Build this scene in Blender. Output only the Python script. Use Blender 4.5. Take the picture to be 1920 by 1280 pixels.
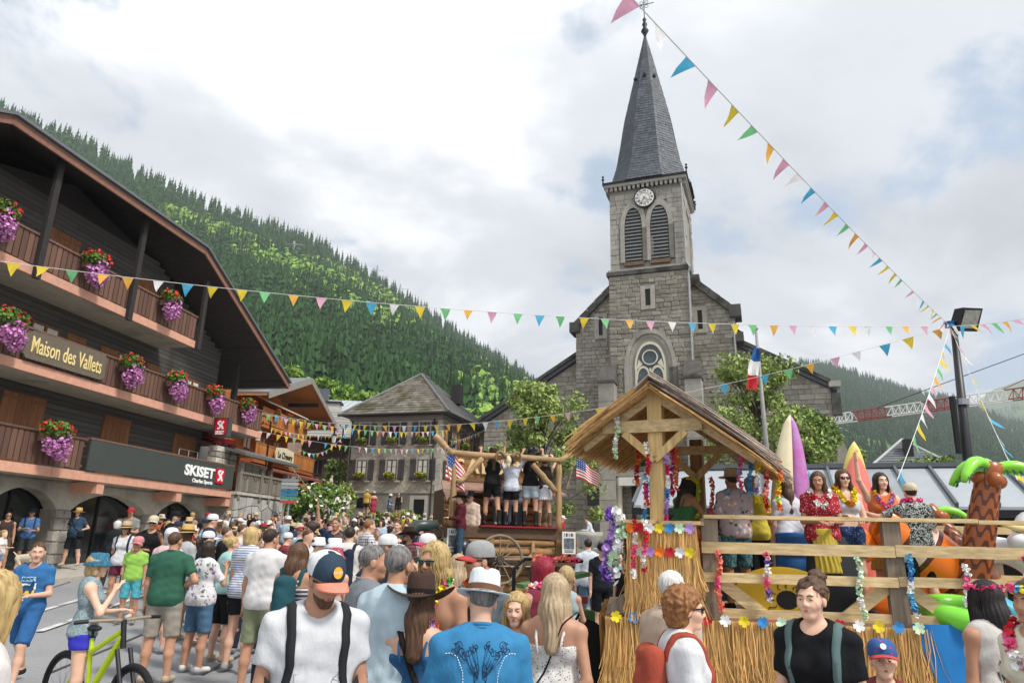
import bpy, bmesh, math, random
import numpy as np
from mathutils import Vector, Matrix
for o in list(bpy.data.objects): bpy.data.objects.remove(o)
scene = bpy.context.scene; COL = scene.collection
rad = math.radians
# ------------------------------------------------------------------ camera
FPX, PITCH, ROLL, EYE = 1318.0, rad(15.95), rad(1.37), 1.82
camd = bpy.data.cameras.new('camera'); cam = bpy.data.objects.new('camera', camd); COL.objects.link(cam)
camd.sensor_fit = 'HORIZONTAL'; camd.sensor_width = 36; camd.lens = FPX / 1920 * 36
camd.clip_start = 0.05; camd.clip_end = 30000
cam.matrix_world = Matrix.Translation((0, 0, EYE)) @ Matrix.Rotation(math.pi / 2 + PITCH, 4, 'X') @ Matrix.Rotation(ROLL, 4, 'Z')
scene.camera = cam
# ------------------------------------------------------------------ sky, sun, exposure
SUN_EL, SUN_AZ = rad(52), rad(128)          # azimuth clockwise from +Y: behind the camera, to the right
world = bpy.data.worlds.new('World'); scene.world = world; world.use_nodes = True
def build_world():
 nt = world.node_tree; nt.nodes.clear(); N = nt.nodes.new; L = nt.links.new
 out = N('ShaderNodeOutputWorld'); bg = N('ShaderNodeBackground'); bg.inputs['Strength'].default_value = 0.1
 sky = N('ShaderNodeTexSky'); sky.sky_type = 'NISHITA'; sky.sun_disc = False
 sky.sun_elevation = SUN_EL; sky.sun_rotation = SUN_AZ; sky.altitude = 1200
 tc = N('ShaderNodeTexCoord'); sep = N('ShaderNodeSeparateXYZ'); L(tc.outputs['Generated'], sep.inputs[0])
 zc = N('ShaderNodeMath'); zc.operation = 'MAXIMUM'; zc.inputs[1].default_value = 0.0; L(sep.outputs[2], zc.inputs[0])
 za = N('ShaderNodeMath'); za.operation = 'ADD'; za.inputs[1].default_value = 0.22; L(zc.outputs[0], za.inputs[0])
 dx = N('ShaderNodeMath'); dx.operation = 'DIVIDE'; L(sep.outputs[0], dx.inputs[0]); L(za.outputs[0], dx.inputs[1])
 dy = N('ShaderNodeMath'); dy.operation = 'DIVIDE'; L(sep.outputs[1], dy.inputs[0]); L(za.outputs[0], dy.inputs[1])
 cmb = N('ShaderNodeCombineXYZ'); L(dx.outputs[0], cmb.inputs[0]); L(dy.outputs[0], cmb.inputs[1])
 def noise(scale, detail, rough, off, dist=0.0):
  mp = N('ShaderNodeMapping'); mp.inputs['Location'].default_value = off; L(cmb.outputs[0], mp.inputs['Vector'])
  n = N('ShaderNodeTexNoise'); n.inputs['Scale'].default_value = scale; n.inputs['Detail'].default_value = detail
  n.inputs['Roughness'].default_value = rough; n.inputs['Distortion'].default_value = dist; L(mp.outputs[0], n.inputs['Vector']); return n.outputs['Fac']
 def ramp(src, p0, c0, p1, c1, extra=()):
  r = N('ShaderNodeValToRGB'); r.color_ramp.interpolation = 'EASE'; e = r.color_ramp.elements
  e[0].position, e[0].color = p0, (*c0, 1); e[1].position, e[1].color = p1, (*c1, 1)
  for p, c in extra: q = e.new(p); q.color = (*c, 1)
  L(src, r.inputs[0]); return r.outputs[0]
 cover = ramp(noise(1.9, 9, .56, (3.1, 1.7, 0), .2), .36, (0, 0, 0), .45, (1, 1, 1))
 shade = ramp(noise(1.15, 10, .54, (7.3, 4.2, 2.0), .35), .30, (8.8, 8.85, 8.95), .70, (3.8, 4.0, 4.3), [(.43, (8.2, 8.3, 8.4)), (.56, (5.5, 5.7, 6.0))])
 blue = N('ShaderNodeMix'); blue.data_type = 'RGBA'; blue.inputs[0].default_value = .45
 L(sky.outputs[0], blue.inputs[6]); blue.inputs[7].default_value = (5.2, 6.3, 7.2, 1)
 mx = N('ShaderNodeMix'); mx.data_type = 'RGBA'; L(cover, mx.inputs[0]); L(blue.outputs[2], mx.inputs[6]); L(shade, mx.inputs[7])
 L(mx.outputs[2], bg.inputs['Color']); L(bg.outputs[0], out.inputs['Surface'])
build_world()
sd = bpy.data.lights.new('sun', 'SUN'); sun = bpy.data.objects.new('sun', sd); COL.objects.link(sun)
sd.energy = 2.8; sd.angle = rad(9); sd.color = (1, .95, .88)
sun.rotation_euler = (math.pi / 2 - SUN_EL, 0, math.pi - SUN_AZ)
vs = scene.view_settings; vs.view_transform = 'Standard'; vs.look = 'None'; vs.gamma = 1; vs.use_curve_mapping = False
vs.exposure = 0.66
# ------------------------------------------------------------------ measuring helpers: photo pixel -> point at a real distance
_r0 = np.array([1., 0, 0]); CFW = np.array([0, math.cos(PITCH), math.sin(PITCH)]); _u0 = np.array([0, -math.sin(PITCH), math.cos(PITCH)])
CX = _r0 * math.cos(ROLL) + _u0 * math.sin(ROLL); CU = _u0 * math.cos(ROLL) - _r0 * math.sin(ROLL); CC = np.array([0, 0, EYE])
def ray(px, py): return CFW + CX * (px - 960) / FPX - CU * (py - 640) / FPX
def at(px, py, Y): d = ray(px, py); return CC + d * (Y / d[1])
def atz(px, py, z): d = ray(px, py); return CC + d * ((z - EYE) / d[2])
def gz(x, y):                                   # height of the square: it climbs gently towards the church
 t = np.maximum(np.asarray(y, float) - 8.5, 0); t = np.minimum(t, 60)
 return 0.05 * t * t / (t + 2.0)
class Frame:                                    # building axes: u along the facade, d into the building, z up
 def __init__(s, p0, u): s.p = np.array([p0[0], p0[1], 0.]); s.u = np.array([u[0], u[1], 0.]); s.u /= np.linalg.norm(s.u); s.d = np.array([-s.u[1], s.u[0], 0.])
 def __call__(s, u, d, z): q = s.p + s.u * u + s.d * d; return (q[0], q[1], z)
 def pix(s, px, py, d=0.0):                  # pixel -> (u, z) on the plane at depth d
  r = ray(px, py); q = s.p + s.d * d; t = ((q - CC) @ s.d) / (r @ s.d); w = CC + r * t; return (w - s.p) @ s.u, w[2]
# ------------------------------------------------------------------ mesh + object helpers
def mesh_np(name, v, f, smooth=False):          # f: (n,4) or (n,3) array
 v = np.asarray(v, np.float32); f = np.asarray(f, np.int32); me = bpy.data.meshes.new(name); n, k = f.shape
 me.vertices.add(len(v)); me.vertices.foreach_set('co', v.ravel()); me.loops.add(n * k); me.loops.foreach_set('vertex_index', f.ravel())
 me.polygons.add(n); me.polygons.foreach_set('loop_start', np.arange(0, n * k, k, dtype=np.int32)); me.polygons.foreach_set('loop_total', np.full(n, k, np.int32))
 if smooth: me.polygons.foreach_set('use_smooth', np.ones(n, bool))
 me.update(calc_edges=True); return me
def tag(o, label=None, cat=None, group=None, kind=None):
 if label: o['label'] = label
 if cat: o['category'] = cat
 if group: o['group'] = group
 if kind: o['kind'] = kind
 return o
def empty(name, loc=(0, 0, 0), label=None, cat=None, group=None, rz=0, sc=1):
 o = bpy.data.objects.new(name, None); o.empty_display_size = .2; COL.objects.link(o); o.location = loc; o.rotation_euler[2] = rz; o.scale = (sc, sc, sc)
 return tag(o, label, cat, group)
def setmat(o, m):
 if m is None: return
 if not o.data.materials: o.data.materials.append(m)
 if o.material_slots[0].material != m: o.material_slots[0].link = 'OBJECT'; o.material_slots[0].material = m
def obj(name, me, m=None, parent=None, loc=None, rot=None, scale=None, keep=True, kind=None):
 o = bpy.data.objects.new(name, me); COL.objects.link(o); setmat(o, m)
 if parent is not None:
  o.parent = parent
  if keep:                                 # mesh is in world coordinates
   if parent.type == 'EMPTY': o.matrix_parent_inverse = Matrix.Translation(parent.location).inverted()
 if loc is not None: o.location = loc
 if rot is not None: o.rotation_euler = rot
 if scale is not None: o.scale = scale
 if kind: o['kind'] = kind
 return o
class MB:
 def __init__(s): s.v = []; s.f = []
 def add(s, vs, fs): b = len(s.v); s.v += [tuple(p) for p in vs]; s.f += [tuple(i + b for i in q) for q in fs]; return s
 def hexa(s, c): return s.add(c, [(0, 3, 2, 1), (4, 5, 6, 7), (0, 1, 5, 4), (1, 2, 6, 5), (2, 3, 7, 6), (3, 0, 4, 7)])
 def box(s, x0, x1, y0, y1, z0, z1): return s.hexa([(x0, y0, z0), (x1, y0, z0), (x1, y1, z0), (x0, y1, z0), (x0, y0, z1), (x1, y0, z1), (x1, y1, z1), (x0, y1, z1)])
 def fb(s, F, u0, u1, d0, d1, z0, z1): return s.hexa([F(u0, d0, z0), F(u1, d0, z0), F(u1, d1, z0), F(u0, d1, z0), F(u0, d0, z1), F(u1, d0, z1), F(u1, d1, z1), F(u0, d1, z1)])
 def beam(s, p, q, w, h=None, up=(0, 0, 1)):
  h = h or w; p = Vector(p); q = Vector(q); a = (q - p).normalized(); x = a.cross(Vector(up))
  if x.length < 1e-4: x = a.cross(Vector((0, 1, 0)))
  x.normalize(); y = x.cross(a); x *= w / 2; y *= h / 2
  return s.hexa([p - x - y, p + x - y, q + x - y, q - x - y, p - x + y, p + x + y, q + x + y, q - x + y])
 def tube(s, pts, r, n=8, cap=True, flat=1.0):
  pts = [Vector(p) for p in pts]; R = r if hasattr(r, '__len__') else [r] * len(pts); b = len(s.v); pu = None
  for i, p in enumerate(pts):
   t = (pts[min(i + 1, len(pts) - 1)] - pts[max(i - 1, 0)]).normalized()
   if pu is None: pu = t.cross(Vector((0, 0, 1))); pu = pu if pu.length > 1e-3 else t.cross(Vector((0, 1, 0)))
   x = (pu - t * pu.dot(t)).normalized(); pu = x; y = t.cross(x)
   for k in range(n): a = 2 * math.pi * k / n; s.v.append(tuple(p + x * (R[i] * math.cos(a)) + y * (R[i] * flat * math.sin(a))))
  for i in range(len(pts) - 1):
   for k in range(n): s.f.append((b + i * n + k, b + i * n + (k + 1) % n, b + (i + 1) * n + (k + 1) % n, b + (i + 1) * n + k))
  if cap: s.f.append(tuple(b + k for k in range(n))[::-1]); s.f.append(tuple(b + (len(pts) - 1) * n + k for k in range(n)))
  return s
 def lathe(s, prof, c=(0, 0, 0), n=20, sx=1, sy=1):
  b = len(s.v)
  for r, z in prof:
   for k in range(n): a = 2 * math.pi * k / n; s.v.append((c[0] + r * sx * math.cos(a), c[1] + r * sy * math.sin(a), c[2] + z))
  for i in range(len(prof) - 1):
   for k in range(n): s.f.append((b + i * n + k, b + i * n + (k + 1) % n, b + (i + 1) * n + (k + 1) % n, b + (i + 1) * n + k))
  return s
 def prism(s, poly, F, d0, d1):               # polygon in (u,z), extruded through depth
  n = len(poly); b = len(s.v); s.v += [F(u, d0, z) for u, z in poly] + [F(u, d1, z) for u, z in poly]
  s.f += [tuple(b + i for i in range(n)), tuple(b + n + i for i in range(n))[::-1]] + [(b + i, b + n + i, b + n + (i + 1) % n, b + (i + 1) % n) for i in range(n)]
  return s
 def slab(s, pts, th):                        # 3-D polygon thickened downward
  n = len(pts); b = len(s.v); s.v += [tuple(p) for p in pts] + [(p[0], p[1], p[2] - th) for p in pts]
  s.f += [tuple(b + i for i in range(n)), tuple(b + n + i for i in range(n))[::-1]] + [(b + i, b + n + i, b + n + (i + 1) % n, b + (i + 1) % n) for i in range(n)]
  return s
 def mesh(s, name, smooth=False):
  me = bpy.data.meshes.new(name); me.from_pydata(s.v, [], s.f)
  if smooth: me.polygons.foreach_set('use_smooth', np.ones(len(me.polygons), bool))
  me.update(); return me
 def build(s, name, m, parent=None, smooth=False, kind=None, keep=True): return obj(name, s.mesh(name, smooth), m, parent, kind=kind, keep=keep)
def fix_normals(me):
 bm = bmesh.new(); bm.from_mesh(me); bmesh.ops.recalc_face_normals(bm, faces=bm.faces); bm.to_mesh(me); bm.free(); return me
# shared unit pieces
def unit_box(name, bev=.0):
 bm = bmesh.new(); bmesh.ops.create_cube(bm, size=1)
 if bev: bmesh.ops.bevel(bm, geom=bm.edges[:], offset=bev, segments=1, affect='EDGES')
 me = bpy.data.meshes.new(name); bm.to_mesh(me); bm.free(); return me
def stone_mesh(seed):
 r = random.Random(seed); bm = bmesh.new(); bmesh.ops.create_cube(bm, size=1); bmesh.ops.bevel(bm, geom=bm.edges[:], offset=.09, segments=1, affect='EDGES')
 for v in bm.verts: v.co.x += r.uniform(-.025, .025); v.co.z += r.uniform(-.04, .04); v.co.y += r.uniform(-.12, .12)
 me = bpy.data.meshes.new('stone'); bm.to_mesh(me); bm.free(); return me
UB = unit_box('piece'); UBB = unit_box('piece_bevelled', .04); STONES = [stone_mesh(i) for i in range(6)]
def piece(name, F, u0, u1, d0, d1, z0, z1, m, parent, me=None, rot=0.0):
 """one box-like piece (plank, stone, picket) that shares its mesh data"""
 c = F((u0 + u1) / 2, (d0 + d1) / 2, (z0 + z1) / 2); me = me or UB
 return obj(name, me, m, parent, loc=c, rot=(0, rot, math.atan2(F.u[1], F.u[0])), scale=(u1 - u0, d1 - d0, z1 - z0))
_fonts = {}
def text_mesh(txt, size, ext=.01, bold=0.0, shear=0.0, width=None):
 cu = bpy.data.curves.new('t', 'FONT'); cu.body = txt; cu.size = size; cu.extrude = ext; cu.offset = bold; cu.shear = shear; cu.align_x = 'CENTER'; cu.align_y = 'CENTER'; cu.resolution_u = 3
 o = bpy.data.objects.new('t', cu); COL.objects.link(o); dg = bpy.context.evaluated_depsgraph_get(); dg.update(); me = bpy.data.meshes.new_from_object(o.evaluated_get(dg)); bpy.data.objects.remove(o)
 if width:
  xs = [v.co.x for v in me.vertices]; k = width / (max(xs) - min(xs)); c = (max(xs) + min(xs)) / 2
  for v in me.vertices: v.co.x = (v.co.x - c) * k
 return me
def put_text(name, txt, size, F, u, d, z, m, parent, **kw):
 me = text_mesh(txt, size, **kw); ang = math.atan2(F.u[1], F.u[0]); o = obj(name, me, m, parent, loc=F(u, d, z)); o.rotation_euler = (math.pi / 2, 0, ang); return o
# ------------------------------------------------------------------ materials
def lin(c):
 if isinstance(c, str): c = tuple(int(c[i:i + 2], 16) / 255 for i in (1, 3, 5))
 else: return c
 return tuple(x / 12.92 if x <= .04045 else ((x + .055) / 1.055) ** 2.4 for x in c)
_mats = {}
def M(name, col, rough=.8, var=.18, scale=6.0, bump=.15, stretch=(1, 1, 1), rnd=.12, metal=0, spec=.35, col2=None, detail=5, bdist=.02, trans=0, stain=None, key=None, sss=0, coord='Object', alpha=1):
 k = key or name
 if k in _mats: return _mats[k]
 col = lin(col); m = bpy.data.materials.new(name); m.use_nodes = True; nt = m.node_tree; N = nt.nodes.new; L = nt.links.new; b = nt.nodes['Principled BSDF']
 b.inputs['Roughness'].default_value = rough; b.inputs['Metallic'].default_value = metal; b.inputs['Specular IOR Level'].default_value = spec
 tc = N('ShaderNodeTexCoord'); mp = N('ShaderNodeMapping'); mp.inputs['Scale'].default_value = stretch; L(tc.outputs[coord], mp.inputs['Vector'])
 n = N('ShaderNodeTexNoise'); n.inputs['Scale'].default_value = scale; n.inputs['Detail'].default_value = detail; n.inputs['Roughness'].default_value = .6; L(mp.outputs[0], n.inputs['Vector'])
 mx = N('ShaderNodeMix'); mx.data_type = 'RGBA'; c2 = lin(col2) if col2 else tuple(min(1, x * (1 + var)) for x in col); c1 = col if col2 else tuple(x * (1 - var) for x in col)
 mx.inputs[6].default_value = (*c1, 1); mx.inputs[7].default_value = (*c2, 1)
 rp = N('ShaderNodeMapRange'); rp.inputs[1].default_value = .3; rp.inputs[2].default_value = .7; L(n.outputs['Fac'], rp.inputs[0]); L(rp.outputs[0], mx.inputs[0]); c = mx.outputs[2]
 if stain:                                     # large blotches of weather (own shape, not shade)
  n2 = N('ShaderNodeTexNoise'); n2.inputs['Scale'].default_value = stain[1]; n2.inputs['Detail'].default_value = 6; L(tc.outputs[coord], n2.inputs['Vector'])
  r2 = N('ShaderNodeMapRange'); r2.inputs[1].default_value = stain[2]; r2.inputs[2].default_value = stain[3]; L(n2.outputs['Fac'], r2.inputs[0])
  m2 = N('ShaderNodeMix'); m2.data_type = 'RGBA'; L(r2.outputs[0], m2.inputs[0]); L(c, m2.inputs[6]); m2.inputs[7].default_value = (*lin(stain[0]), 1); c = m2.outputs[2]
 if rnd:
  oi = N('ShaderNodeObjectInfo'); ge = N('ShaderNodeNewGeometry'); ad = N('ShaderNodeMath'); ad.operation = 'ADD'; L(oi.outputs['Random'], ad.inputs[0]); L(ge.outputs['Random Per Island'], ad.inputs[1])
  fr = N('ShaderNodeMath'); fr.operation = 'FRACT'; L(ad.outputs[0], fr.inputs[0]); rr = N('ShaderNodeMapRange'); rr.inputs[3].default_value = 1 - rnd; rr.inputs[4].default_value = 1 + rnd; L(fr.outputs[0], rr.inputs[0])
  hs = N('ShaderNodeHueSaturation'); L(rr.outputs[0], hs.inputs['Value']); L(c, hs.inputs['Color']); c = hs.outputs[0]
 L(c, b.inputs['Base Color'])
 if bump:
  bp = N('ShaderNodeBump'); bp.inputs['Strength'].default_value = bump; bp.inputs['Distance'].default_value = bdist; L(n.outputs['Fac'], bp.inputs['Height']); L(bp.outputs[0], b.inputs['Normal'])
 if trans: b.inputs['Transmission Weight'].default_value = trans
 if sss: b.inputs['Subsurface Weight'].default_value = sss; b.inputs['Subsurface Radius'].default_value = (.012, .005, .003)
 m.diffuse_color = (*col, 1); _mats[k] = m; return m
def wood(name, col, rough=.75, ax=0, **kw):
 st = [1.2, 1.2, 1.2]; st[ax] = .08; kw.setdefault('var', .3); kw.setdefault('scale', 22); kw.setdefault('bump', .25); return M(name, col, rough, stretch=tuple(st), **kw)
# ================================================================== SETTING: ground, hills, woods
random.seed(5); np.random.seed(5)
asphalt = M('asphalt', '#8e8f91', .9, .16, 26, .5, rnd=0, detail=10, bdist=.006, stain=('#7b7c7f', .35, .45, .80))
def make_ground():
 xs = np.concatenate([-np.geomspace(14000, 60, 22), np.linspace(-50, 50, 81), np.geomspace(60, 14000, 22)])
 ys = np.concatenate([-np.geomspace(3000, 20, 12), np.linspace(-15, 90, 106), np.geomspace(95, 16000, 24)])
 Xg, Yg = np.meshgrid(xs, ys, indexing='ij'); Z = gz(Xg, Yg) + .012 * np.sin(Xg * .9 + 1) * np.sin(Yg * .7) * (Yg > 3) * (Yg < 60)
 far = np.clip((np.hypot(Xg, Yg) - 120) / 300, 0, 1); Z = Z * (1 - far) + far * -6
 v = np.stack([Xg, Yg, Z], -1).reshape(-1, 3); nx, ny = len(xs), len(ys); i = np.arange(nx - 1)[:, None] * ny + np.arange(ny - 1)[None]
 f = np.stack([i, i + ny, i + ny + 1, i + 1], -1).reshape(-1, 4)
 return tag(obj('ground', mesh_np('ground', v, f, True), asphalt), kind='structure')
make_ground()
# ---- trees for the woods (never linked themselves: only instanced)
def conifer_mesh(seed, h=1.0):
 r = random.Random(seed); m = MB(); n = 9; nt = 11
 for k in range(nt):
  t = k / (nt - 1); z = .06 + .90 * t; R = .17 * (1 - t) ** .85 + .012; dz = .13 * (1 - .45 * t); b = len(m.v); a0 = r.random() * 6
  m.v.append((r.uniform(-.01, .01), r.uniform(-.01, .01), z + dz))
  for i in range(n): a = a0 + 2 * math.pi * i / n; q = R * (r.uniform(.75, 1.15) if i % 2 else r.uniform(.35, .55)); m.v.append((q * math.cos(a), q * math.sin(a), z + r.uniform(-.025, .02) - .02))
  for i in range(n): m.f.append((b, b + 1 + i, b + 1 + (i + 1) % n))
 m.tube([(0, 0, -.04), (0, 0, .2)], [.018, .012], 5)
 return m.mesh('conifer')
def leafy_mesh(seed, n=260):
 r = np.random.RandomState(seed); m = MB(); cl = [(r.uniform(-.2, .2), r.uniform(-.2, .2), r.uniform(.35, .85), r.uniform(.13, .22)) for _ in range(9)]
 for i in range(n):
  cx, cy, cz, cr = cl[r.randint(9)]; d = r.normal(size=3); d /= np.linalg.norm(d); p = np.array([cx, cy, cz]) + d * cr; s = r.uniform(.03, .06)
  x = np.cross(d, r.normal(size=3)); x /= np.linalg.norm(x); y = np.cross(d, x); x = x * s; y = y * s
  m.add([p - x - y, p + x - y, p + x + y, p - x + y], [(0, 1, 2, 3)])
 m.tube([(0, 0, -.05), (0, 0, .5)], [.025, .015], 5)
 return m.mesh('leafy')
def dead_mesh(seed):
 r = random.Random(seed); m = MB(); m.tube([(0, 0, -.03), (r.uniform(-.02, .02), 0, .5), (r.uniform(-.04, .04), 0, 1)], [.014, .010, .003], 5)
 for k in range(10): z = r.uniform(.35, .95); a = r.random() * 6.3; l = .1 * (1.1 - z); m.tube([(0, 0, z), (l * math.cos(a), l * math.sin(a), z - .02)], [.004, .001], 3)
 return m.mesh('dead_trunk')
con_m = M('spruce_needles', '#36522f', .9, .35, 3, 0, rnd=.5, spec=.1); leaf_far = M('beech_leaves', '#7d9c48', .85, .3, 4, 0, rnd=.35, spec=.15); dead_m = M('dead_wood', '#a39c90', .9, .1, 4, 0, spec=.1)
def proto(name, me, m): me.materials.append(m); return bpy.data.objects.new(name, me)
PC = [proto('spruce_proto', conifer_mesh(i), con_m) for i in range(5)]; PL = [proto('beech_proto', leafy_mesh(i), leaf_far) for i in range(4)]; PD = [proto('dead_proto', dead_mesh(i), dead_m) for i in range(3)]
def scatter(name, pts, sizes, protos, label, cat, seed=0):
 """one wood: trees instanced on its points by geometry nodes"""
 me = bpy.data.meshes.new(name); me.vertices.add(len(pts)); me.vertices.foreach_set('co', np.asarray(pts, np.float32).ravel())
 a = me.attributes.new('size', 'FLOAT', 'POINT'); a.data.foreach_set('value', np.asarray(sizes, np.float32)); me.update()
 o = bpy.data.objects.new(name, me); COL.objects.link(o); tag(o, label, cat, None, 'stuff')
 g = bpy.data.node_groups.new(name, 'GeometryNodeTree'); g.interface.new_socket('Geometry', in_out='INPUT', socket_type='NodeSocketGeometry'); g.interface.new_socket('Geometry', in_out='OUTPUT', socket_type='NodeSocketGeometry')
 N = g.nodes.new; L = g.links.new; gi = N('NodeGroupInput'); go = N('NodeGroupOutput'); join = N('GeometryNodeJoinGeometry')
 att = N('GeometryNodeInputNamedAttribute'); att.data_type = 'FLOAT'; att.inputs['Name'].default_value = 'size'
 for i, p in enumerate(protos):
  iop = N('GeometryNodeInstanceOnPoints'); oi = N('GeometryNodeObjectInfo'); oi.inputs['Object'].default_value = p; oi.transform_space = 'ORIGINAL'
  rv = N('FunctionNodeRandomValue'); rv.data_type = 'FLOAT_VECTOR'; rv.inputs[0].default_value = (-.04, -.04, 0); rv.inputs[1].default_value = (.04, .04, 6.28); rv.inputs['Seed'].default_value = i + seed
  ri = N('FunctionNodeRandomValue'); ri.data_type = 'INT'; ri.inputs[4].default_value = 0; ri.inputs[5].default_value = len(protos) - 1; ri.inputs['Seed'].default_value = 77
  cmpn = N('FunctionNodeCompare'); cmpn.data_type = 'INT'; cmpn.operation = 'EQUAL'; cmpn.inputs[3].default_value = i; L(ri.outputs[2], cmpn.inputs[2]); L(cmpn.outputs[0], iop.inputs['Selection'])
  L(gi.outputs[0], iop.inputs['Points']); L(oi.outputs['Geometry'], iop.inputs['Instance']); L(rv.outputs[0], iop.inputs['Rotation']); L(att.outputs['Attribute'], iop.inputs['Scale']); L(iop.outputs[0], join.inputs[0])
 L(join.outputs[0], go.inputs[0]); md = o.modifiers.new('trees', 'NODES'); md.node_group = g; return o
def vnoise(x, y, s, seed=0):
 r = np.random.RandomState(seed); o = np.zeros_like(x)
 for k in range(6): a, b, p, q = r.uniform(.4, 1.6, 2).tolist() + r.uniform(0, 6.3, 2).tolist(); t = r.uniform(0, 6.3); o += np.sin((x * math.cos(t) + y * math.sin(t)) * a / s + p) * np.sin((y * math.cos(t) - x * math.sin(t)) * b / s + q)
 return o / 2.2
def hill(name, ridge, base, ncol, nrow, soil, bend=1.0, rough=1.0, back=.25):
 """ridge: list of (px, py, Y) of the skyline; base: (Y0, z0) of the foot -> terrain mesh; returns sampler(i,j in 0..1)"""
 R = np.array([at(px, py, Y) for px, py, Y in ridge]); t = np.linspace(0, 1, len(R)); s = np.linspace(0, 1, ncol)
 rx, ry, rz = (np.interp(s, t, R[:, k]) for k in range(3)); ang = rx / ry; v = np.linspace(0, 1 + back, nrow)
 S, V = np.meshgrid(np.arange(ncol), v, indexing='ij'); Y = base[0] + (ry[S] - base[0]) * V; Xw = ang[S] * Y + (rx[S] - ang[S] * ry[S]); tt = np.where(V < 1, V, 2 - V)
 Z = base[1] + (rz[S] - base[1]) * (tt ** bend) + rough * vnoise(Xw, Y, 55) * np.clip(np.minimum(V, 1 - V) * 4, 0, 1)
 P = np.stack([Xw, Y, Z], -1); i = np.arange(ncol - 1)[:, None] * nrow + np.arange(nrow - 1)[None]
 o = obj(name, mesh_np(name, P.reshape(-1, 3), np.stack([i, i + nrow, i + nrow + 1, i + 1], -1).reshape(-1, 4), True), soil); tag(o, kind='structure')
 def sample(a, b):
  fi = a * (ncol - 1); fj = b / (1 + back) * (nrow - 1); i0 = np.clip(fi.astype(int), 0, ncol - 2); j0 = np.clip(fj.astype(int), 0, nrow - 2); p = (fi - i0)[:, None]; q = (fj - j0)[:, None]
  return P[i0, j0] * (1 - p) * (1 - q) + P[i0 + 1, j0] * p * (1 - q) + P[i0, j0 + 1] * (1 - p) * q + P[i0 + 1, j0 + 1] * p * q
 return sample
soil = M('forest_floor', '#33402a', .95, .35, .03, 0, rnd=0, spec=.1); meadow = M('meadow_slope', '#4d6a35', .95, .3, .012, 0, rnd=0, spec=.1, col2='#5f7a43')
sm = hill('wooded_hill', [(-420, -30, 560), (-200, 115, 600), (0, 252, 660), (120, 296, 690), (250, 360, 720), (380, 422, 760), (500, 460, 800), (600, 496, 840), (700, 556, 900), (800, 619, 960), (900, 684, 1020), (985, 735, 1080), (1100, 830, 1150), (1200, 905, 1200)], (150, 0), 90, 60, soil, 1.05, 6)
rs = np.random.RandomState(3); n = 17000; a = rs.uniform(0, 1, n); b = rs.uniform(.0, 1.02, n) ** .82; p = sm(a, b); k = p[:, 1] / p[:, 1].max()
light = 1.15 * vnoise(p[:, 0], p[:, 2] * 1.5, 26, 4) + 1.15 * np.exp(-((b - .6 + .1 * np.sin(a * 9)) / .18) ** 2) - .68 + .9 * np.exp(-(p[:, 2] / 30) ** 2)
edge = b > .93; is_leaf = (light > 0) & ~edge & (rs.uniform(size=n) < .8); dead = (~is_leaf) & (rs.uniform(size=n) < .02 + .07 * (light > -.35)); con = ~is_leaf & ~dead
p[:, 2] -= .6
scatter('spruce_wood', p[con], rs.uniform(17, 37, con.sum()) * (1 + .2 * edge[con]), PC, 'dark spruce forest covering the steep hillside behind the village', 'forest')
scatter('beech_wood', p[is_leaf], rs.uniform(16, 27, is_leaf.sum()), PL, 'light green broadleaf patches among the spruces on the hillside', 'forest', 9)
scatter('dead_trees', p[dead], rs.uniform(18, 27, dead.sum()), PD, 'pale bare dead trunks scattered through the hillside forest', 'dead trees', 5)
sm2 = hill('far_wooded_ridge', [(1180, 800, 1500), (1330, 720, 1500), (1500, 686, 1500), (1560, 692, 1520), (1640, 716, 1560), (1720, 742, 1600), (1790, 752, 1620), (1880, 790, 1650), (2000, 830, 1700), (2200, 890, 1750)], (420, -5), 60, 40, meadow, 1.0, 8)
n = 9500; a = rs.uniform(0, 1, n); b = rs.uniform(.02, 1.01, n) ** .9; p = sm2(a, b); keep = (vnoise(p[:, 0], p[:, 2] * 1.6, 70, 8) > -.55) | (b > .95); p = p[keep]; p[:, 2] -= .5
scatter('far_spruce_wood', p, rs.uniform(13, 26, len(p)), PC, 'bluish spruce wood on the ridge beyond the crane', 'forest', 21)
sm3 = hill('far_meadow_mountain', [(1640, 900, 3600), (1760, 800, 3600), (1810, 770, 3600), (1860, 728, 3600), (1920, 708, 3500), (2000, 706, 3500), (2150, 712, 3500), (2400, 740, 3500)], (1500, 0), 40, 24, meadow, 1.0, 18)
n = 3800; a = rs.uniform(0, 1, n); b = rs.uniform(0, .9, n); p = sm3(a, b); keep = vnoise(p[:, 0], p[:, 2] * 1.5, 120, 2) > .0; p = p[keep]
scatter('mountain_spruce_wood', p, rs.uniform(16, 30, len(p)), PC, 'hazy spruce belt on the farthest mountain flank', 'forest', 33)
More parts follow.
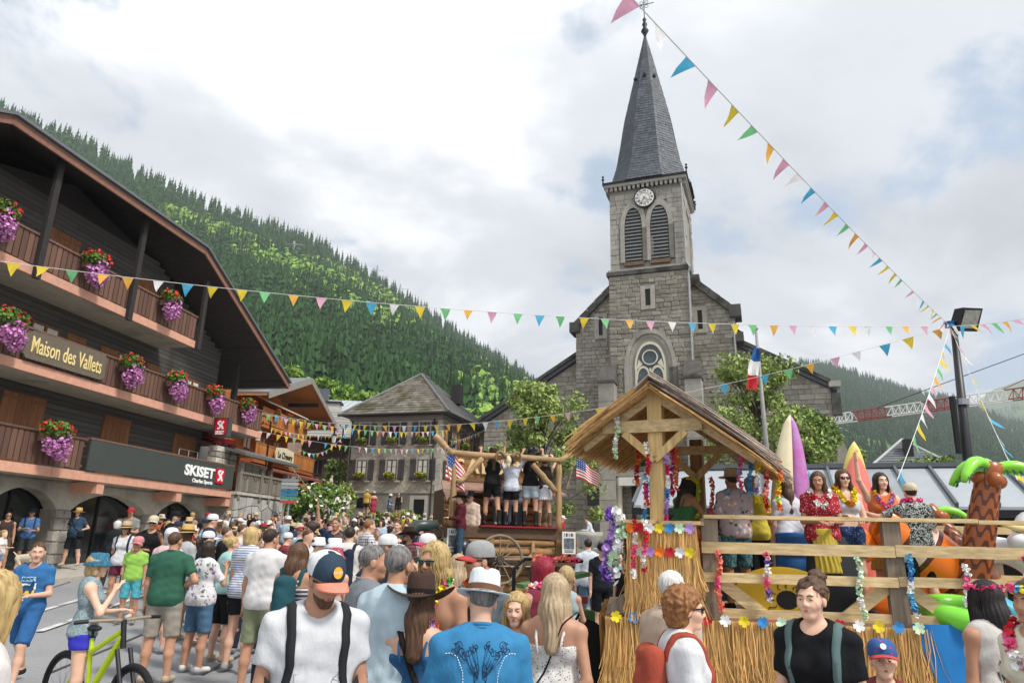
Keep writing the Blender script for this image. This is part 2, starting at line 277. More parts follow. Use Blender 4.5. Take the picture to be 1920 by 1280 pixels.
def pylon(px, py, Y, h, label):
 p = at(px, py, Y); t = empty('pylon', (p[0], p[1], p[2] - h), label, 'pylon'); m = MB(); st = M('pylon_steel', '#a9adb0', .6, .05, 3, 0)
 for sx in (-1, 1):
  for sy in (-1, 1): m.tube([(p[0] + sx * 3, p[1] + sy * 3, p[2] - h), (p[0] + sx * .5, p[1] + sy * .5, p[2])], .3, 4)
 for k in range(6): a, b = 3 - .42 * k, 2.58 - .42 * k; m.tube([(p[0] - a, p[1], p[2] - h + h * k / 6), (p[0] + b, p[1], p[2] - h + h * (k + 1) / 6)], .2, 3); m.tube([(p[0] + a, p[1], p[2] - h + h * k / 6), (p[0] - b, p[1], p[2] - h + h * (k + 1) / 6)], .2, 3)
 m.build('lattice', st, t)
 for z in (.62, .82): MB().tube([(p[0] - 9, p[1], p[2] - h + h * z), (p[0], p[1], p[2] - h + h * z + 1.2), (p[0] + 9, p[1], p[2] - h + h * z)], .35, 4).build('crossarm', st, t)
pylon(708, 497, 900, 46, 'lattice power pylon standing above the trees on the skyline'); pylon(751, 532, 930, 44, 'second power pylon lower along the skyline'); pylon(552, 452, 700, 24, 'ski lift pylon in the light green clearing')
# ---- the air
def haze():
 m = bpy.data.materials.new('haze'); m.use_nodes = True; nt = m.node_tree; nt.nodes.clear(); o = nt.nodes.new('ShaderNodeOutputMaterial'); v = nt.nodes.new('ShaderNodeVolumePrincipled')
 v.inputs['Color'].default_value = (.86, .92, 1, 1); v.inputs['Density'].default_value = HAZE; v.inputs['Anisotropy'].default_value = .2; nt.links.new(v.outputs[0], o.inputs['Volume'])
 h = MB().box(-9000, 9000, -400, 9000, -9, 960).build('haze', m); tag(h, 'pale mountain haze filling the valley air', 'haze', None, 'stuff'); return h
HAZE = .00022
haze()
# ================================================================== BUILDINGS
dark_plank = wood('charred_plank', '#56534f', .8, 0, rnd=.2); brown_shut = wood('shutter_wood', '#8a5d3c', .7, 2, rnd=.12); picket_m = wood('picket_wood', '#6e5245', .75, 2, rnd=.28)
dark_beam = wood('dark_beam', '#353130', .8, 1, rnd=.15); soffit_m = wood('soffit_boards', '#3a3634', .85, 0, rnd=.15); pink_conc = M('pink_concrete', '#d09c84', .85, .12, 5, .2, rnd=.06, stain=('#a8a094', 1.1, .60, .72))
conc = M('concrete', '#b4b0a4', .9, .12, 4, .25, rnd=.05, stain=('#7d7a72', .8, .52, .75)); roof_metal = M('roof_sheet', '#74787a', .45, .1, 3, .05, rnd=.08, metal=.4)
trim_red = M('bargeboard', '#86604f', .7, .2, 10, .2, rnd=.1); glass = M('window_glass', '#1a2226', .08, .3, 2, 0, rnd=.2, spec=.8); white_paint = M('white_render', '#d5d3cc', .9, .05, 3, .1, rnd=.03)
frame_brown = wood('window_frame', '#7a4e31', .6, 2); stone_g = M('grey_stone', '#a39f96', .9, .2, 5, .4, rnd=.22, detail=8, stain=('#6f6b64', 1.6, .55, .75)); mortar = M('mortar', '#8d897f', .95, .12, 12, .3, rnd=0)
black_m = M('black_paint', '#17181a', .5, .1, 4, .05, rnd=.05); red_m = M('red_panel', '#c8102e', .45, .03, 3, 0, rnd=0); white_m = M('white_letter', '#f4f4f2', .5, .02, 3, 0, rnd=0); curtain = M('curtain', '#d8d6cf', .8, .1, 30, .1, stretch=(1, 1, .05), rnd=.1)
panel_m = M('sign_panel', '#454a47', .45, .06, 2, .02, rnd=0); pink_flow = M('petunia', '#a84c98', .7, .25, 9, 0, rnd=.45, col2='#dba6d2'); red_flow = M('geranium', '#d8362a', .7, .2, 3, 0, rnd=.25); leaf_m = M('planter_leaves', '#55752c', .7, .3, 6, 0, rnd=.35)
yellow_flow = M('yellow_flower', '#d9c32a', .7, .2, 3, 0, rnd=.25); white_flow = M('white_flower', '#e9e6df', .7, .1, 3, 0, rnd=.1); gold_m = M('gilt_letter', '#e9d392', .5, .08, 5, 0, rnd=0); sign_wood = wood('sign_board', '#6e6557', .8, 0)
def petals(m, c, spread, n, s, r, flat=.6, droop=0):
 """small star flowers / leaves as crossed quads in an ellipsoid volume"""
 for i in range(n):
  while True:
   q = r.uniform(-1, 1, 3)
   if q @ q < 1: break
  q = q / max(.35, np.linalg.norm(q)) * r.uniform(.6, 1) if flat else q
  p = np.array(c) + q * spread; nrm = q + r.normal(size=3) * .5; nrm /= np.linalg.norm(nrm); x = np.cross(nrm, r.normal(size=3)); x /= np.linalg.norm(x); y = np.cross(nrm, x); k = s * r.uniform(.7, 1.25)
  pts = []
  for j in range(5): a = 6.283 * j / 5; pts.append(p + (x * math.cos(a) + y * math.sin(a)) * k)
  m.add(pts + [p - nrm * k * .35], [(0, 1, 5), (1, 2, 5), (2, 3, 5), (3, 4, 5), (4, 0, 5)])
def flower_box(c, w, label, group, seed, trail=True, F=None, sc=1.0, cols=None):
 r = np.random.RandomState(seed); c = np.array(c); t = empty('flower_planter', tuple(c - [0, 0, .25]), label, 'planter', group)
 if F is None: F = Frame((0, 0), (1, 0))
 fu = F.u; b = MB(); bb = Frame(c[:2], fu[:2]); b.fb(bb, -w * .42, w * .42, -.1, .1, c[2] - .2, c[2]); b.build('planter_box', picket_m, t)
 E = lambda u, d, z: np.array(bb(u, d, c[2] + z)); sp = np.array([abs(fu[0]) * w / 2 + abs(fu[1]) * .24, abs(fu[1]) * w / 2 + abs(fu[0]) * .24, .24]) * sc
 m = MB(); petals(m, E(0, -.06, .14), sp * np.array([1.12, 1.12, 1.25]), int(460 * sc), .05, r); m.build('leaves', leaf_m, t, kind='stuff')
 c1, c2 = cols or (pink_flow, red_flow)
 if trail: m = MB(); petals(m, E(0, -.18, -.3), sp * np.array([1.0, .9, r.uniform(1.15, 1.55)]), int(330 * sc), .046, r); petals(m, E(r.uniform(-.2, .2), -.16, -.5), sp * np.array([.6, .7, 1.0]), int(110 * sc), .042, r); petals(m, E(0, -.22, .0), sp * np.array([.9, .6, .8]), int(60 * sc), .042, r); m.build('trailing_flowers', c1, t, kind='stuff')
 m = MB(); petals(m, E(0, -.08, .2), sp * np.array([1.2, 1.2, 1.2]), int(85 * sc), .045, r); m.build('upright_flowers', c2, t, kind='stuff'); return t
def window(F, t, u0, u1, z0, z1, d, fm=frame_brown, gm=glass, mull=1, bars=0, fw=.07, dep=.06, curt=False):
 w = MB(); w.fb(F, u0, u0 + fw, d - dep, d, z0, z1).fb(F, u1 - fw, u1, d - dep, d, z0, z1).fb(F, u0 + fw, u1 - fw, d - dep, d, z1 - fw, z1).fb(F, u0 + fw, u1 - fw, d - dep, d, z0, z0 + fw)
 for k in range(mull): c = u0 + (u1 - u0) * (k + 1) / (mull + 1); w.fb(F, c - fw * .55, c + fw * .55, d - dep * 1.1, d - .002, z0 + fw, z1 - fw)
 for k in range(bars): c = z0 + (z1 - z0) * (k + 1) / (bars + 1); w.fb(F, u0 + fw, u1 - fw, d - dep * .8, d - .004, c - .015, c + .015)
 o = w.build('window', fm, t); n = mull + 1
 for k in range(n):
  a = u0 + (u1 - u0) * k / n; e = u0 + (u1 - u0) * (k + 1) / n; MB().fb(F, a + .03, e - .03, d - dep * .45, d - dep * .3, z0 + .03, z1 - .03).build('pane', gm, o)
  if curt: MB().fb(F, a + fw, e - fw, d - dep * .62, d - dep * .55, z0 + .05 + (z1 - z0) * .12, z1 - fw).build('curtain', curtain, o)
 return o
def shutter(F, t, u0, u1, z0, z1, d, m=brown_shut, n=4):
 w = (u1 - u0) / n; o = MB().fb(F, u0, u1, d - .018, d, z0, z1).build('shutter', m, t)
 for k in range(n): MB().fb(F, u0 + k * w + .006, u0 + (k + 1) * w - .006, d - .04, d - .019, z0 + .004, z1 - .004).build('board', m, o)
 for zz in (z1 - .2, z0 + .12): MB().fb(F, u0 + .01, u1 - .01, d - .062, d - .041, zz, zz + .08).build('batten', m, o)
 return o
# ------------------------------------------------------------------ the big chalet on the left
def big_chalet():
 a = rad(9.94); F = Frame((-11.70, 30.0), (math.sin(a), math.cos(a))); base = F(-8, 3, .6)
 t = empty('chalet', base, 'large dark plank chalet with three flowered balconies and a clipped gable roof', 'building')
 W = 1.5; U0 = -19.0
 # --- plank walls (each board a piece), behind them a dark core
 MB().fb(F, U0, -.1, W + .06, 13, 3.3, 9.0).fb(F, U0, .4, W + .06, 13, 6.0, 9.2).prism([(U0, 9.2), (.4, 9.2), (.4, 9.7), (-4.0, 11.8), (-9, 13.0), (-13.5, 11.8), (U0, 9.6)], F, W + .06, 13).build('wall_core', dark_beam, t)
 z = 3.5; k = 0
 while z < 12.0:
  ue = -.1 if z < 6.1 else .45
  if z > 9.6: ue = min(ue, .45 - (z - 9.6) * 2.1)
  for (s0, s1) in ((U0, -9.3 + .7 * math.sin(k * 2.3)), (-9.3 + .7 * math.sin(k * 2.3) + .01, ue)):
   if s1 > s0: piece('plank', F, s0, s1, W, W + .06, z + .008, z + .165, dark_plank, t)
  z += .172; k += 1
 z = 6.2
 while z < 10.2: piece('plank', F, .40, .46, W + .02, 12, z + .008, z + .165, dark_plank, t); z += .172
 # --- balconies
 def balcony(zf, u1, pick):
  MB().fb(F, U0, u1, .02, W, zf - .24, zf - .02).build('balcony_slab', conc, t)
  n = 4; us = np.linspace(U0, u1, n + 1)
  for i in range(n): MB().fb(F, us[i] + .006, us[i + 1] - .006, -.1, .02, zf - .27, zf).build('fascia', pink_conc, t)
  for (p0, p1) in pick:
   MB().fb(F, p0, p1, -.09, .02, zf + .93, zf + .99).build('handrail', picket_m, t); MB().fb(F, p0, p1, -.02, .015, zf + .12, zf + .2).fb(F, p0, p1, -.02, .015, zf + .74, zf + .8).build('rail_batten', picket_m, t)
   u = p0
   while u < p1 - .15:
    piece('picket', F, u, u + .165, -.055, -.022, zf + .05 + .02 * math.sin(u * 9), zf + .93, picket_m, t); u += .205
 balcony(9.03, -3.77, [(-15.5, -3.8)]); balcony(6.36, 1.91, [(-15.5, 1.88)]); balcony(3.62, .12, [(-15.5, -8.25)])
 e = MB(); e.fb(F, 1.8, 1.9, 0, 3.2, 6.1, 6.36); e.build('fascia', pink_conc, t); MB().fb(F, .4, 1.8, W, 3.2, 6.12, 6.34).build('balcony_slab', conc, t)
 d = .1
 while d < 3.1: p = MB().fb(F, 1.84, 1.87, d, d + .165, 6.41, 7.29); p.build('picket', picket_m, t); d += .205
 MB().fb(F, 1.8, 1.9, -.06, 3.2, 7.29, 7.35).build('handrail', picket_m, t)
 # --- posts that carry the roof
 for (px, py, px2, py2) in ((110, 320, 65, 522), (271, 425, 238, 600), (386, 545, 368, 655)):
  u, z1 = F.pix(px, py, -.14); u2, z2 = F.pix(px2, py2, -.14); u = (u + u2) / 2; MB().fb(F, u - .1, u + .1, -.24, -.115, z2, z1 + .4).build('post', dark_beam, t)
 MB().fb(F, 1.0, 1.2, .9, 1.1, 7.0, 9.3).build('post', dark_beam, t)
 # --- shutters and windows, read off the wall plane
 def rect(x0, y0, x1, y1, dd=W): a0, b0 = F.pix(x0, y0, dd); a1, b1 = F.pix(x1, y1, dd); return a0, a1, b0, b1
 def px2(zx, zy): return zx / 3.048, 560 + zy / 3.048
 for (L, R, top, zf) in ((88, 155, 417, 9.05), (240, 296, 520, 9.05), (0, 88, 724, 3.65), (190, 245, 771, 3.65), (322, 367, 806, 3.65)):
  u0 = F.pix(L, top + 30, W)[0]; u1, zt = F.pix(R, top + 15, W); zt = min(zt, zf + 2.15); shutter(F, t, u0, u1, zf, zt, W - .012, n=6)
 zt = 8.1
 for (sl, wl, wr, sr) in (((5, 50), 52, 108, (122, 158)), ((185, 220), 217, 262, (273, 298)), ((320, 346), 345, 373, (386, 408))):
  ua = [F.pix(x, 600 + x * .31, W)[0] for x in (sl[0], sl[1], wl, wr, sr[0], sr[1])]
  shutter(F, t, ua[0], ua[1], 6.9, zt, W - .012); window(F, t, ua[2] + .05, ua[3], 6.75, zt - .02, W - .005, mull=1, curt=True); shutter(F, t, ua[4], ua[5], 6.9, zt, W - .012)
 # --- roof: two slopes with a clipped (hipped) gable
 fr = -.5; (ub, zb_), (uc, zc_), (ua, za_) = F.pix(541, 716, fr), F.pix(385, 462, fr), F.pix(24, 211, fr); um = (uc + ua) / 2; ze = (zc_ + za_) / 2 - .3; zl = zb_ - .3; ul = 2 * um - ub; zr = ze + (ze - zl) / (ub - uc) * (uc - um); apex = (um, 4.2, zr)
 R1 = [F(ub, fr, zl), F(uc, fr, ze), F(*apex), F(um, 16, zr), F(ub, 16, zl)]
 R2 = [F(ul, fr, zl), F(ul, 16, zl), F(um, 16, zr), F(*apex), F(ua, fr, ze)]; R3 = [F(uc, fr, ze), F(ua, fr, ze), F(*apex)]
 up = lambda P, q: [(x, y, z + q) for x, y, z in P]
 o = MB().slab(up(R1, .26), .08).build('roof', roof_metal, t); MB().slab(up(R2, .26), .08).build('roof', roof_metal, t); MB().slab(up(R3, .26), .08).build('roof', roof_metal, t)
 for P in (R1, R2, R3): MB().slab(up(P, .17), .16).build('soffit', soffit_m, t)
 for p, q in ((R1[0], R1[1]), (R3[0], R3[1]), (R2[0], R2[4])):
  p = Vector(p); q = Vector(q); off = Vector(F(0, -.05, 0)) - Vector(F(0, 0, 0)); MB().beam(p + off + Vector((0, 0, .06)), q + off + Vector((0, 0, .06)), .06, .22).build('bargeboard', trim_red, t)
  MB().beam(p + off * 2.2 + Vector((0, 0, .26)), q + off * 2.2 + Vector((0, 0, .26)), .13, .09).build('gutter', roof_metal, t)
 for uu, zz in ((2.7, 9.0), (.5, 10.0), (-1.5, 11.0), (-3.2, 11.85)): MB().tube([F(uu, -.55, zz), F(uu, W + .3, zz)], .13, 8).build('purlin', dark_beam, t)
 MB().tube([F(ub, fr, zl + .05), F(ub, 9, zl + .05)], .08, 8).build('gutter', roof_metal, t)
 # --- carved name board
 b0, bz0 = F.pix(48, 628, -.16); b1, bz1 = F.pix(197, 692, -.16); zc = 6.85; hh = .42
 poly = [(b0, zc - hh + .12), (b0 + .12, zc - hh), (b1 - .15, zc - hh + .02), (b1, zc - hh + .15), (b1 - .06, zc), (b1, zc + hh - .16), (b1 - .14, zc + hh), (b0 + .25, zc + hh - .03), (b0 - .06, zc + .22), (b0 + .05, zc)]
 s = MB().prism(poly[::-1], F, -.2, -.13).build('name_board', sign_wood, t); put_text('lettering', 'Maison des Vallets', .66, F, (b0 + b1) / 2, -.21, zc - .02, gold_m, s, width=(b1 - b0) * .86, ext=.008, bold=.004)
 # --- shop fascia with its lettering
 s = MB().fb(F, -8.2, 0.0, -.16, -.105, 3.66, 4.6).build('shop_sign', panel_m, t); MB().fb(F, -8.22, .05, -.17, .05, 4.602, 4.66).build('sign_capping', picket_m, s)
 ua = F.pix(345, 890, -.17)[0]; ub = F.pix(401, 900, -.17)[0]; uc = F.pix(403, 900, -.17)[0]; ud = F.pix(418, 900, -.17)[0]
 put_text('lettering', 'SKISET', .52, F, (ua + ub) / 2, -.17, 4.16, white_m, s, width=ub - ua, bold=.022, ext=.006); put_text('lettering', 'Charles Sports', .2, F, ub - .75, -.17, 3.82, white_m, s, width=1.35, bold=.006, ext=.006)
 lg = logo_plate(F, uc, ud, -.2, -.165, 3.84, 4.44, s)
 # projecting square sign
 MB().fb(F, -1.85, -1.55, -.75, -.13, 5.62, 6.38).build('projecting_sign', panel_m, t)
 G = Frame(F(-1.86, -.13, 0)[:2], -F.d[:2]); logo_plate(G, .08, .56, -.03, -.003, 5.68, 6.32, t, txt='SKISET')
 # --- ground floor: arches, corbels, stone piers, shop glass
 zg = .55; piers = [-10.6, -7.6, -3.4, .2]
 for p0, p1 in zip([-15] + piers[:-1], piers):
  c = (p0 + p1) / 2; h = p1 - p0; poly = [(p0, 3.35), (p0, 2.45)] + [(p0 + .25 + (h - .5) * i / 10, 2.45 + .62 * math.sin(math.pi * i / 10) ** .7) for i in range(11)] + [(p1, 2.45), (p1, 3.35)]
  MB().prism(poly[::-1], F, .9, 1.35).build('arch', conc, t)
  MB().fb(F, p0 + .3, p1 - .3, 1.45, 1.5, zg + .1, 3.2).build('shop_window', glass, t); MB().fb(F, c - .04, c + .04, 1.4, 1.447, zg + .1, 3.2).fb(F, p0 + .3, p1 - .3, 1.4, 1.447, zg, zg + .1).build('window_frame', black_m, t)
 for i, p in enumerate(piers):
  r = random.Random(i); core = MB().fb(F, p - .27, p + .27, .88, 1.6, zg - .3, 2.5).build('stone_pier', mortar, t); z = zg - .2
  while z < 2.45:
   hh = r.uniform(.24, .38); w = r.uniform(-.1, .1)
   for s0, s1 in ((p - .29, p + w), (p + w + .02, p + .29)): piece('stone', F, s0, s1, .84, 1.1, z, min(2.5, z + hh - .02), stone_g, core, STONES[r.randrange(6)])
   z += hh
 for p in (-11.6, -7.35, -3.3, .0): MB().prism([(0, 0)] * 0 or [(p - .16, 3.33), (p + .16, 3.33), (p + .16, 3.0), (p - .16, 3.0)][::-1], F, -.05, 1.0).build('corbel', pink_conc, t)
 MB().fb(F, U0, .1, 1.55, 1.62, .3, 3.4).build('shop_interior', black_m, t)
 MB().fb(F, U0, .1, .9, W, 3.3, 3.38).build('lintel', conc, t)
 # things on the ground-floor balcony
 k = 0
 lab = ['lilac petunias in the planter on the top balcony at the frame corner', 'planter of red geraniums over purple petunias between top balcony posts', 'planter of red and purple flowers at the far end of the top balcony', 'planter of purple petunias beside the carved name board, camera end', 'planter of purple flowers just past the carved name board', 'second planter past the carved name board on the middle balcony', 'middle balcony planter beside the projecting red sign', 'last planter on the middle balcony corner past the red sign', 'wide planter of purple petunias on the lowest balcony beside the dark shop sign']
 for (px, py) in ((2, 402), (178, 496), (318, 566), (18, 606), (245, 688), (330, 716), (402, 742), (463, 764), (103, 815)):
  u, z = F.pix(px, py, -.32); flower_box(F(u, -.3, z - .02), (.8, .9, .84, .95, .86, .9, .8, .78, 1.1)[k], lab[k], 'planters on the chalet balconies', 40 + k, F=F); k += 1
 return F
def logo_plate(F, u0, u1, d0, d1, z0, z1, parent, txt=None):
 c = (u0 + u1) / 2; w = u1 - u0; r = min(w, z1 - z0) * .14; poly = []
 for (cx, cz, a0) in ((u1 - r, z1 - r, 0), (u0 + r, z1 - r, 90), (u0 + r, z0 + r, 180), (u1 - r, z0 + r, 270)): poly += [(cx + r * math.cos(rad(a0 + q)), cz + r * math.sin(rad(a0 + q))) for q in (0, 30, 60, 90)]
 o = MB().prism(poly, F, d0, d1).build('logo_plate', red_m, parent); zc = (z0 + z1) / 2 + (.1 * (z1 - z0) if txt else 0); S = (z1 - z0) * (.52 if txt else .72)
 # the interlocked S-and-K mark
 def bar(pts, wd): 
  m = MB()
  for p, q in zip(pts[:-1], pts[1:]): m.beam(F(c + p[0] * S * .5, d0 - .008, zc + p[1] * S * .5), F(c + q[0] * S * .5, d0 - .008, zc + q[1] * S * .5), .014, wd * S, up=tuple(F.u))
  m.build('mark', white_m, o)
 bar([(.05, .95), (-.62, .85), (-.72, .45), (-.1, 0), (-.05, -.55), (-.72, -.85)], .2); bar([(.75, .95), (.12, .2), (.72, -.9)], .2)
 if txt: put_text('lettering', txt, .2, F, c, d0 - .006, z0 + .13 * (z1 - z0), white_m, o, width=w * .78, bold=.006, ext=.004)
 return o
CH = big_chalet()
# ------------------------------------------------------------------ masonry
def masonry(F, t, u0, u1, z0, z1, d, course, blk, m, holes=(), edge=None, nobj=300, seed=0, th=.09, quoin=0, qm=None, side=False):
 """coursed stones standing proud of the wall at depth d; the largest ones are pieces of their own"""
 r = random.Random(seed); L = []; z = z0; row = 0
 while z < z1 - .05:
  h = min(course * r.uniform(.8, 1.25), z1 - z); a, b = (edge(z + h) if edge else (u0, u1)); u = a
  while u < b - .02:
   w = blk * r.uniform(.6, 1.5); isq = False
   if quoin and (u == a): w = quoin * (1.25 if row % 2 else .8); isq = True
   e = min(u + w, b)
   if b - e < blk * .35: e = b
   if not any(e > hx0 and u < hx1 and z + h > hz0 and z < hz1 for hx0, hx1, hz0, hz1 in holes): L.append((u + .012, e - .012, z + .012, z + h - .012, r.uniform(.7, 1.25) * th, r.randrange(6)))
   else:
    for hx0, hx1, hz0, hz1 in holes:
     if e > hx0 and u < hx1 and z + h > hz0 and z < hz1:
      if u < hx0 - .08: L.append((u + .012, hx0 - .01, z + .012, z + h - .012, th, 0))
      if e > hx1 + .08: L.append((hx1 + .01, e - .012, z + .012, z + h - .012, th, 0))
      break
   u = e
  z += h; row += 1
 L.sort(key=lambda q: -(q[1] - q[0]) * (q[3] - q[2])); rest = MB()
 for i, (a, b, c, e, p, s) in enumerate(L):
  if i < nobj: piece('stone', F, a, b, d - p, d + .05, c, e, m, t, STONES[s])
  else: rest.fb(F, a, b, d - p * .9, d + .05, c, e)
 if rest.v: rest.build('small_stones', m, t, kind='stuff')
def arch_poly(u0, u1, z0, zs, za, n=8):              # pointed arch outline (counter-clockwise)
 c = (u0 + u1) / 2; w = (u1 - u0) / 2; P = [(u0, z0), (u1, z0)]
 for i in range(n + 1): t = i / n; P.append((u1 - w * (t ** 1.9), zs + (za - zs) * math.sin(t * math.pi / 2) ** .95))
 for i in range(1, n + 1): t = 1 - i / n; P.append((u0 + w * (t ** 1.9), zs + (za - zs) * math.sin(t * math.pi / 2) ** .95))
 return P
def arch_band(F, m, inner, outer, d0, d1, skip=2):
 for i in range(skip - 1, len(inner) - 1):
  a, b, c, e = inner[i], inner[i + 1], outer[i + 1], outer[i]; m.hexa([F(a[0], d0, a[1]), F(b[0], d0, b[1]), F(b[0], d1, b[1]), F(a[0], d1, a[1]), F(e[0], d0, e[1]), F(c[0], d0, c[1]), F(c[0], d1, c[1]), F(e[0], d1, e[1])])
def church():
 a = rad(20.18); F = Frame((6.38, 44.0), (math.cos(a), -math.sin(a))); t = empty('church', F(2.6, 3, 1.7), 'grey stone village church with clock tower and tall slate spire', 'church')
 st = M('church_stone', '#948f85', .92, .2, 4, .45, rnd=.2, detail=9, stain=('#75705f', .45, .52, .72)); tr = M('dressed_stone', '#9d9990', .9, .14, 3, .25, rnd=.1, detail=8, stain=('#77736a', .5, .55, .75)); dk = M('weathered_coping', '#55534e', .95, .3, 3, .4, rnd=.15, stain=('#34332f', .9, .5, .65)); slate = M('slate', '#50555c', .6, .25, 5, .3, rnd=.25, spec=.45); louv = wood('louvre_wood', '#6a6d6b', .7, 0); zb = 1.6; core = mortar
 # masses
 MB().fb(F, .0, 5.12, 0, 5.1, zb, 19.2).build('tower_wall', core, t); MB().fb(F, .12, 5.02, .08, 5.0, 19.2, 25.3).build('belfry_wall', core, t)
 sh = [(-2.62, zb), (-2.62, 16.2), (-.2, 18.5), (-.2, zb)]; MB().prism(sh, F, 1.35, 24).build('gable_wall', core, t)
 sh = [(5.3, zb), (5.3, 18.6), (7.8, 16.3), (7.8, zb)]; MB().prism(sh, F, 1.35, 24).build('gable_wall', core, t)
 MB().prism([(-9.5, zb), (-9.5, 9.8), (-2.62, 14.0), (-2.62, zb)], F, 2.2, 22).build('aisle_wall', core, t); MB().prism([(7.8, zb), (7.8, 14.2), (13.0, 11.2), (13.0, zb)], F, 2.2, 22).build('aisle_wall', core, t)
 MB().prism([(-2.9, 16.0), (2.55, 21), (8.1, 16.0), (2.55, 20.5)], F, 5, 24).build('nave_roof', slate, t)
 # openings of the tower
 lv = [(1.12, 2.31, 19.92, 22.3, 23.85), (2.84, 4.05, 19.92, 22.3, 23.82)]; big = (1.6, 3.52, 9.3, 12.6, 14.32); slit = (2.38, 2.72, 16.76, 17.9)
 holes_low = [(slit[0] - .32, slit[1] + .32, slit[2] - .3, slit[3] + .3), (.85, 4.28, 9.2, 12.6), (1.0, 4.1, 12.6, 13.6), (1.4, 3.7, 13.6, 14.6), (1.9, 3.2, 14.6, 15.2)]
 masonry(F, t, .0, 5.12, zb, 19.0, 0, .285, .52, st, holes_low, nobj=300, seed=1, quoin=.62)
 hb = [(q[0] - .36, q[1] + .36, 19.5, 22.4) for q in lv] + [(.9, 4.2, 22.4, 23.5), (1.2, 2.2, 23.5, 24.1), (3.0, 4.0, 23.5, 24.1), (1.9, 3.3, 23.7, 25.2)]
 masonry(F, t, .12, 5.02, 19.45, 25.0, .08, .34, .48, tr, hb, nobj=0, seed=2)
 # side of the tower, seen edge-on
 S = Frame(F(5.12, 0, 0)[:2], F.d[:2]); masonry(S, t, 0, 5, zb, 19, 0, .3, .55, st, nobj=0, seed=3); S2 = Frame(F(5.02, .08, 0)[:2], F.d[:2]); masonry(S2, t, 0, 4.9, 19.4, 25, 0, .34, .5, tr, [(1.2, 3.8, 19.9, 23.8)], nobj=0, seed=4)
 le = lambda z: (-2.62, min(-.02, -.02 if z < 16.2 else -.02)) if z < 16.2 else (-2.62 + (z - 16.2) * 1.05, -.02); ri = lambda z: (5.2, 7.8 if z < 16.3 else 7.8 - (z - 16.3) * 1.09)
 masonry(F, t, -2.62, 0, zb, 18.2, 1.35, .27, .5, st, [(-1.25, -.55, 15.1, 17.0)], edge=le, nobj=0, seed=5, quoin=.5); masonry(F, t, 5.2, 7.8, zb, 18.4, 1.35, .27, .5, st, [(5.35, 6.0, 15.0, 16.9)], edge=ri, nobj=0, seed=6)
 la = lambda z: (-9.5 if z < 9.8 else -9.5 + (z - 9.8) * 1.64, -2.64); ra = lambda z: (7.82, 13.0 if z < 11.2 else 13.0 - (z - 11.2) * 1.73)
 masonry(F, t, -9.5, -2.6, zb, 13.7, 2.2, .3, .6, st, edge=la, nobj=0, seed=7); masonry(F, t, 7.8, 13, zb, 14, 2.2, .3, .6, st, edge=ra, nobj=0, seed=8)
 # copings: stepped blocks on the shoulders, rails on the aisles
 for p, q in (((-.1, 18.65), (-2.75, 16.2)), ((5.25, 18.7), (7.95, 16.3))):
  for i in range(5): a_, b_ = [tuple(p[k] + (q[k] - p[k]) * (i + s) / 5 for k in (0, 1)) for s in (.0, .985)]; MB().beam(F(a_[0], 1.55, a_[1] - .03 * i), F(b_[0], 1.55, b_[1] - .03 * i), 1.1, .42).build('coping_stone', dk, t)
 MB().fb(F, 5.2, 5.75, 1.0, 2.1, 18.3, 19.0).build('coping_stone', dk, t)
 MB().fb(F, -3.0, -2.3, .95, 2.4, 15.7, 16.4).build('kneeler', dk, t); MB().fb(F, 7.5, 8.2, .95, 2.4, 15.9, 16.7).build('kneeler', dk, t); MB().fb(F, 7.75, 8.25, 1.1, 2.2, 14.3, 14.9).build('bracket', dk, t)
 MB().slab([F(-2.6, 1.9, 14.35), F(-9.9, 1.9, 9.9), F(-9.9, 22, 9.9), F(-2.6, 22, 14.35)], .28).build('aisle_roof', slate, t); MB().slab([F(13.35, 1.9, 11.3), F(7.8, 1.9, 14.5), F(7.8, 22, 14.5), F(13.35, 22, 11.3)], .28).build('aisle_roof', slate, t)
 MB().beam(F(-2.6, 1.95, 14.45), F(-9.9, 1.95, 10.0), .5, .22).build('aisle_coping', dk, t); MB().beam(F(7.8, 1.95, 14.6), F(13.0, 1.95, 11.6), .5, .22).build('aisle_coping', dk, t); MB().fb(F, 12.9, 13.55, 1.7, 2.6, 11.25, 11.6).build('kneeler', tr, t); MB().fb(F, 13.0, 13.5, 2.0, 2.6, 9.6, 10.9).build('bracket', dk, t)
 MB().prism([(13, zb), (14.0, zb), (14.0, 6.2), (13.0, 9.4)], F, 2.4, 3.6).build('buttress', st, t)
 # string course and cornice
 MB().fb(F, -.14, 5.28, -.16, 5.2, 19.02, 19.3).build('string_course', dk, t); MB().fb(F, -.05, 5.2, -.08, 5.1, 19.3, 19.45).build('string_course', tr, t)
 MB().fb(F, -.22, 5.36, -.26, 5.3, 25.5, 25.72).build('cornice', tr, t); MB().fb(F, -.3, 5.44, -.34, 5.4, 25.72, 25.86).build('gutter', black_m, t)
 for i in range(17): u = -.1 + i * .31; MB().fb(F, u, u + .17, -.2, .1, 25.22, 25.5).build('corbel', tr, t)
 for i in range(15): MB().fb(F, 5.0, 5.3, .1 + i * .33, .27 + i * .33, 25.22, 25.5).build('corbel', tr, t)
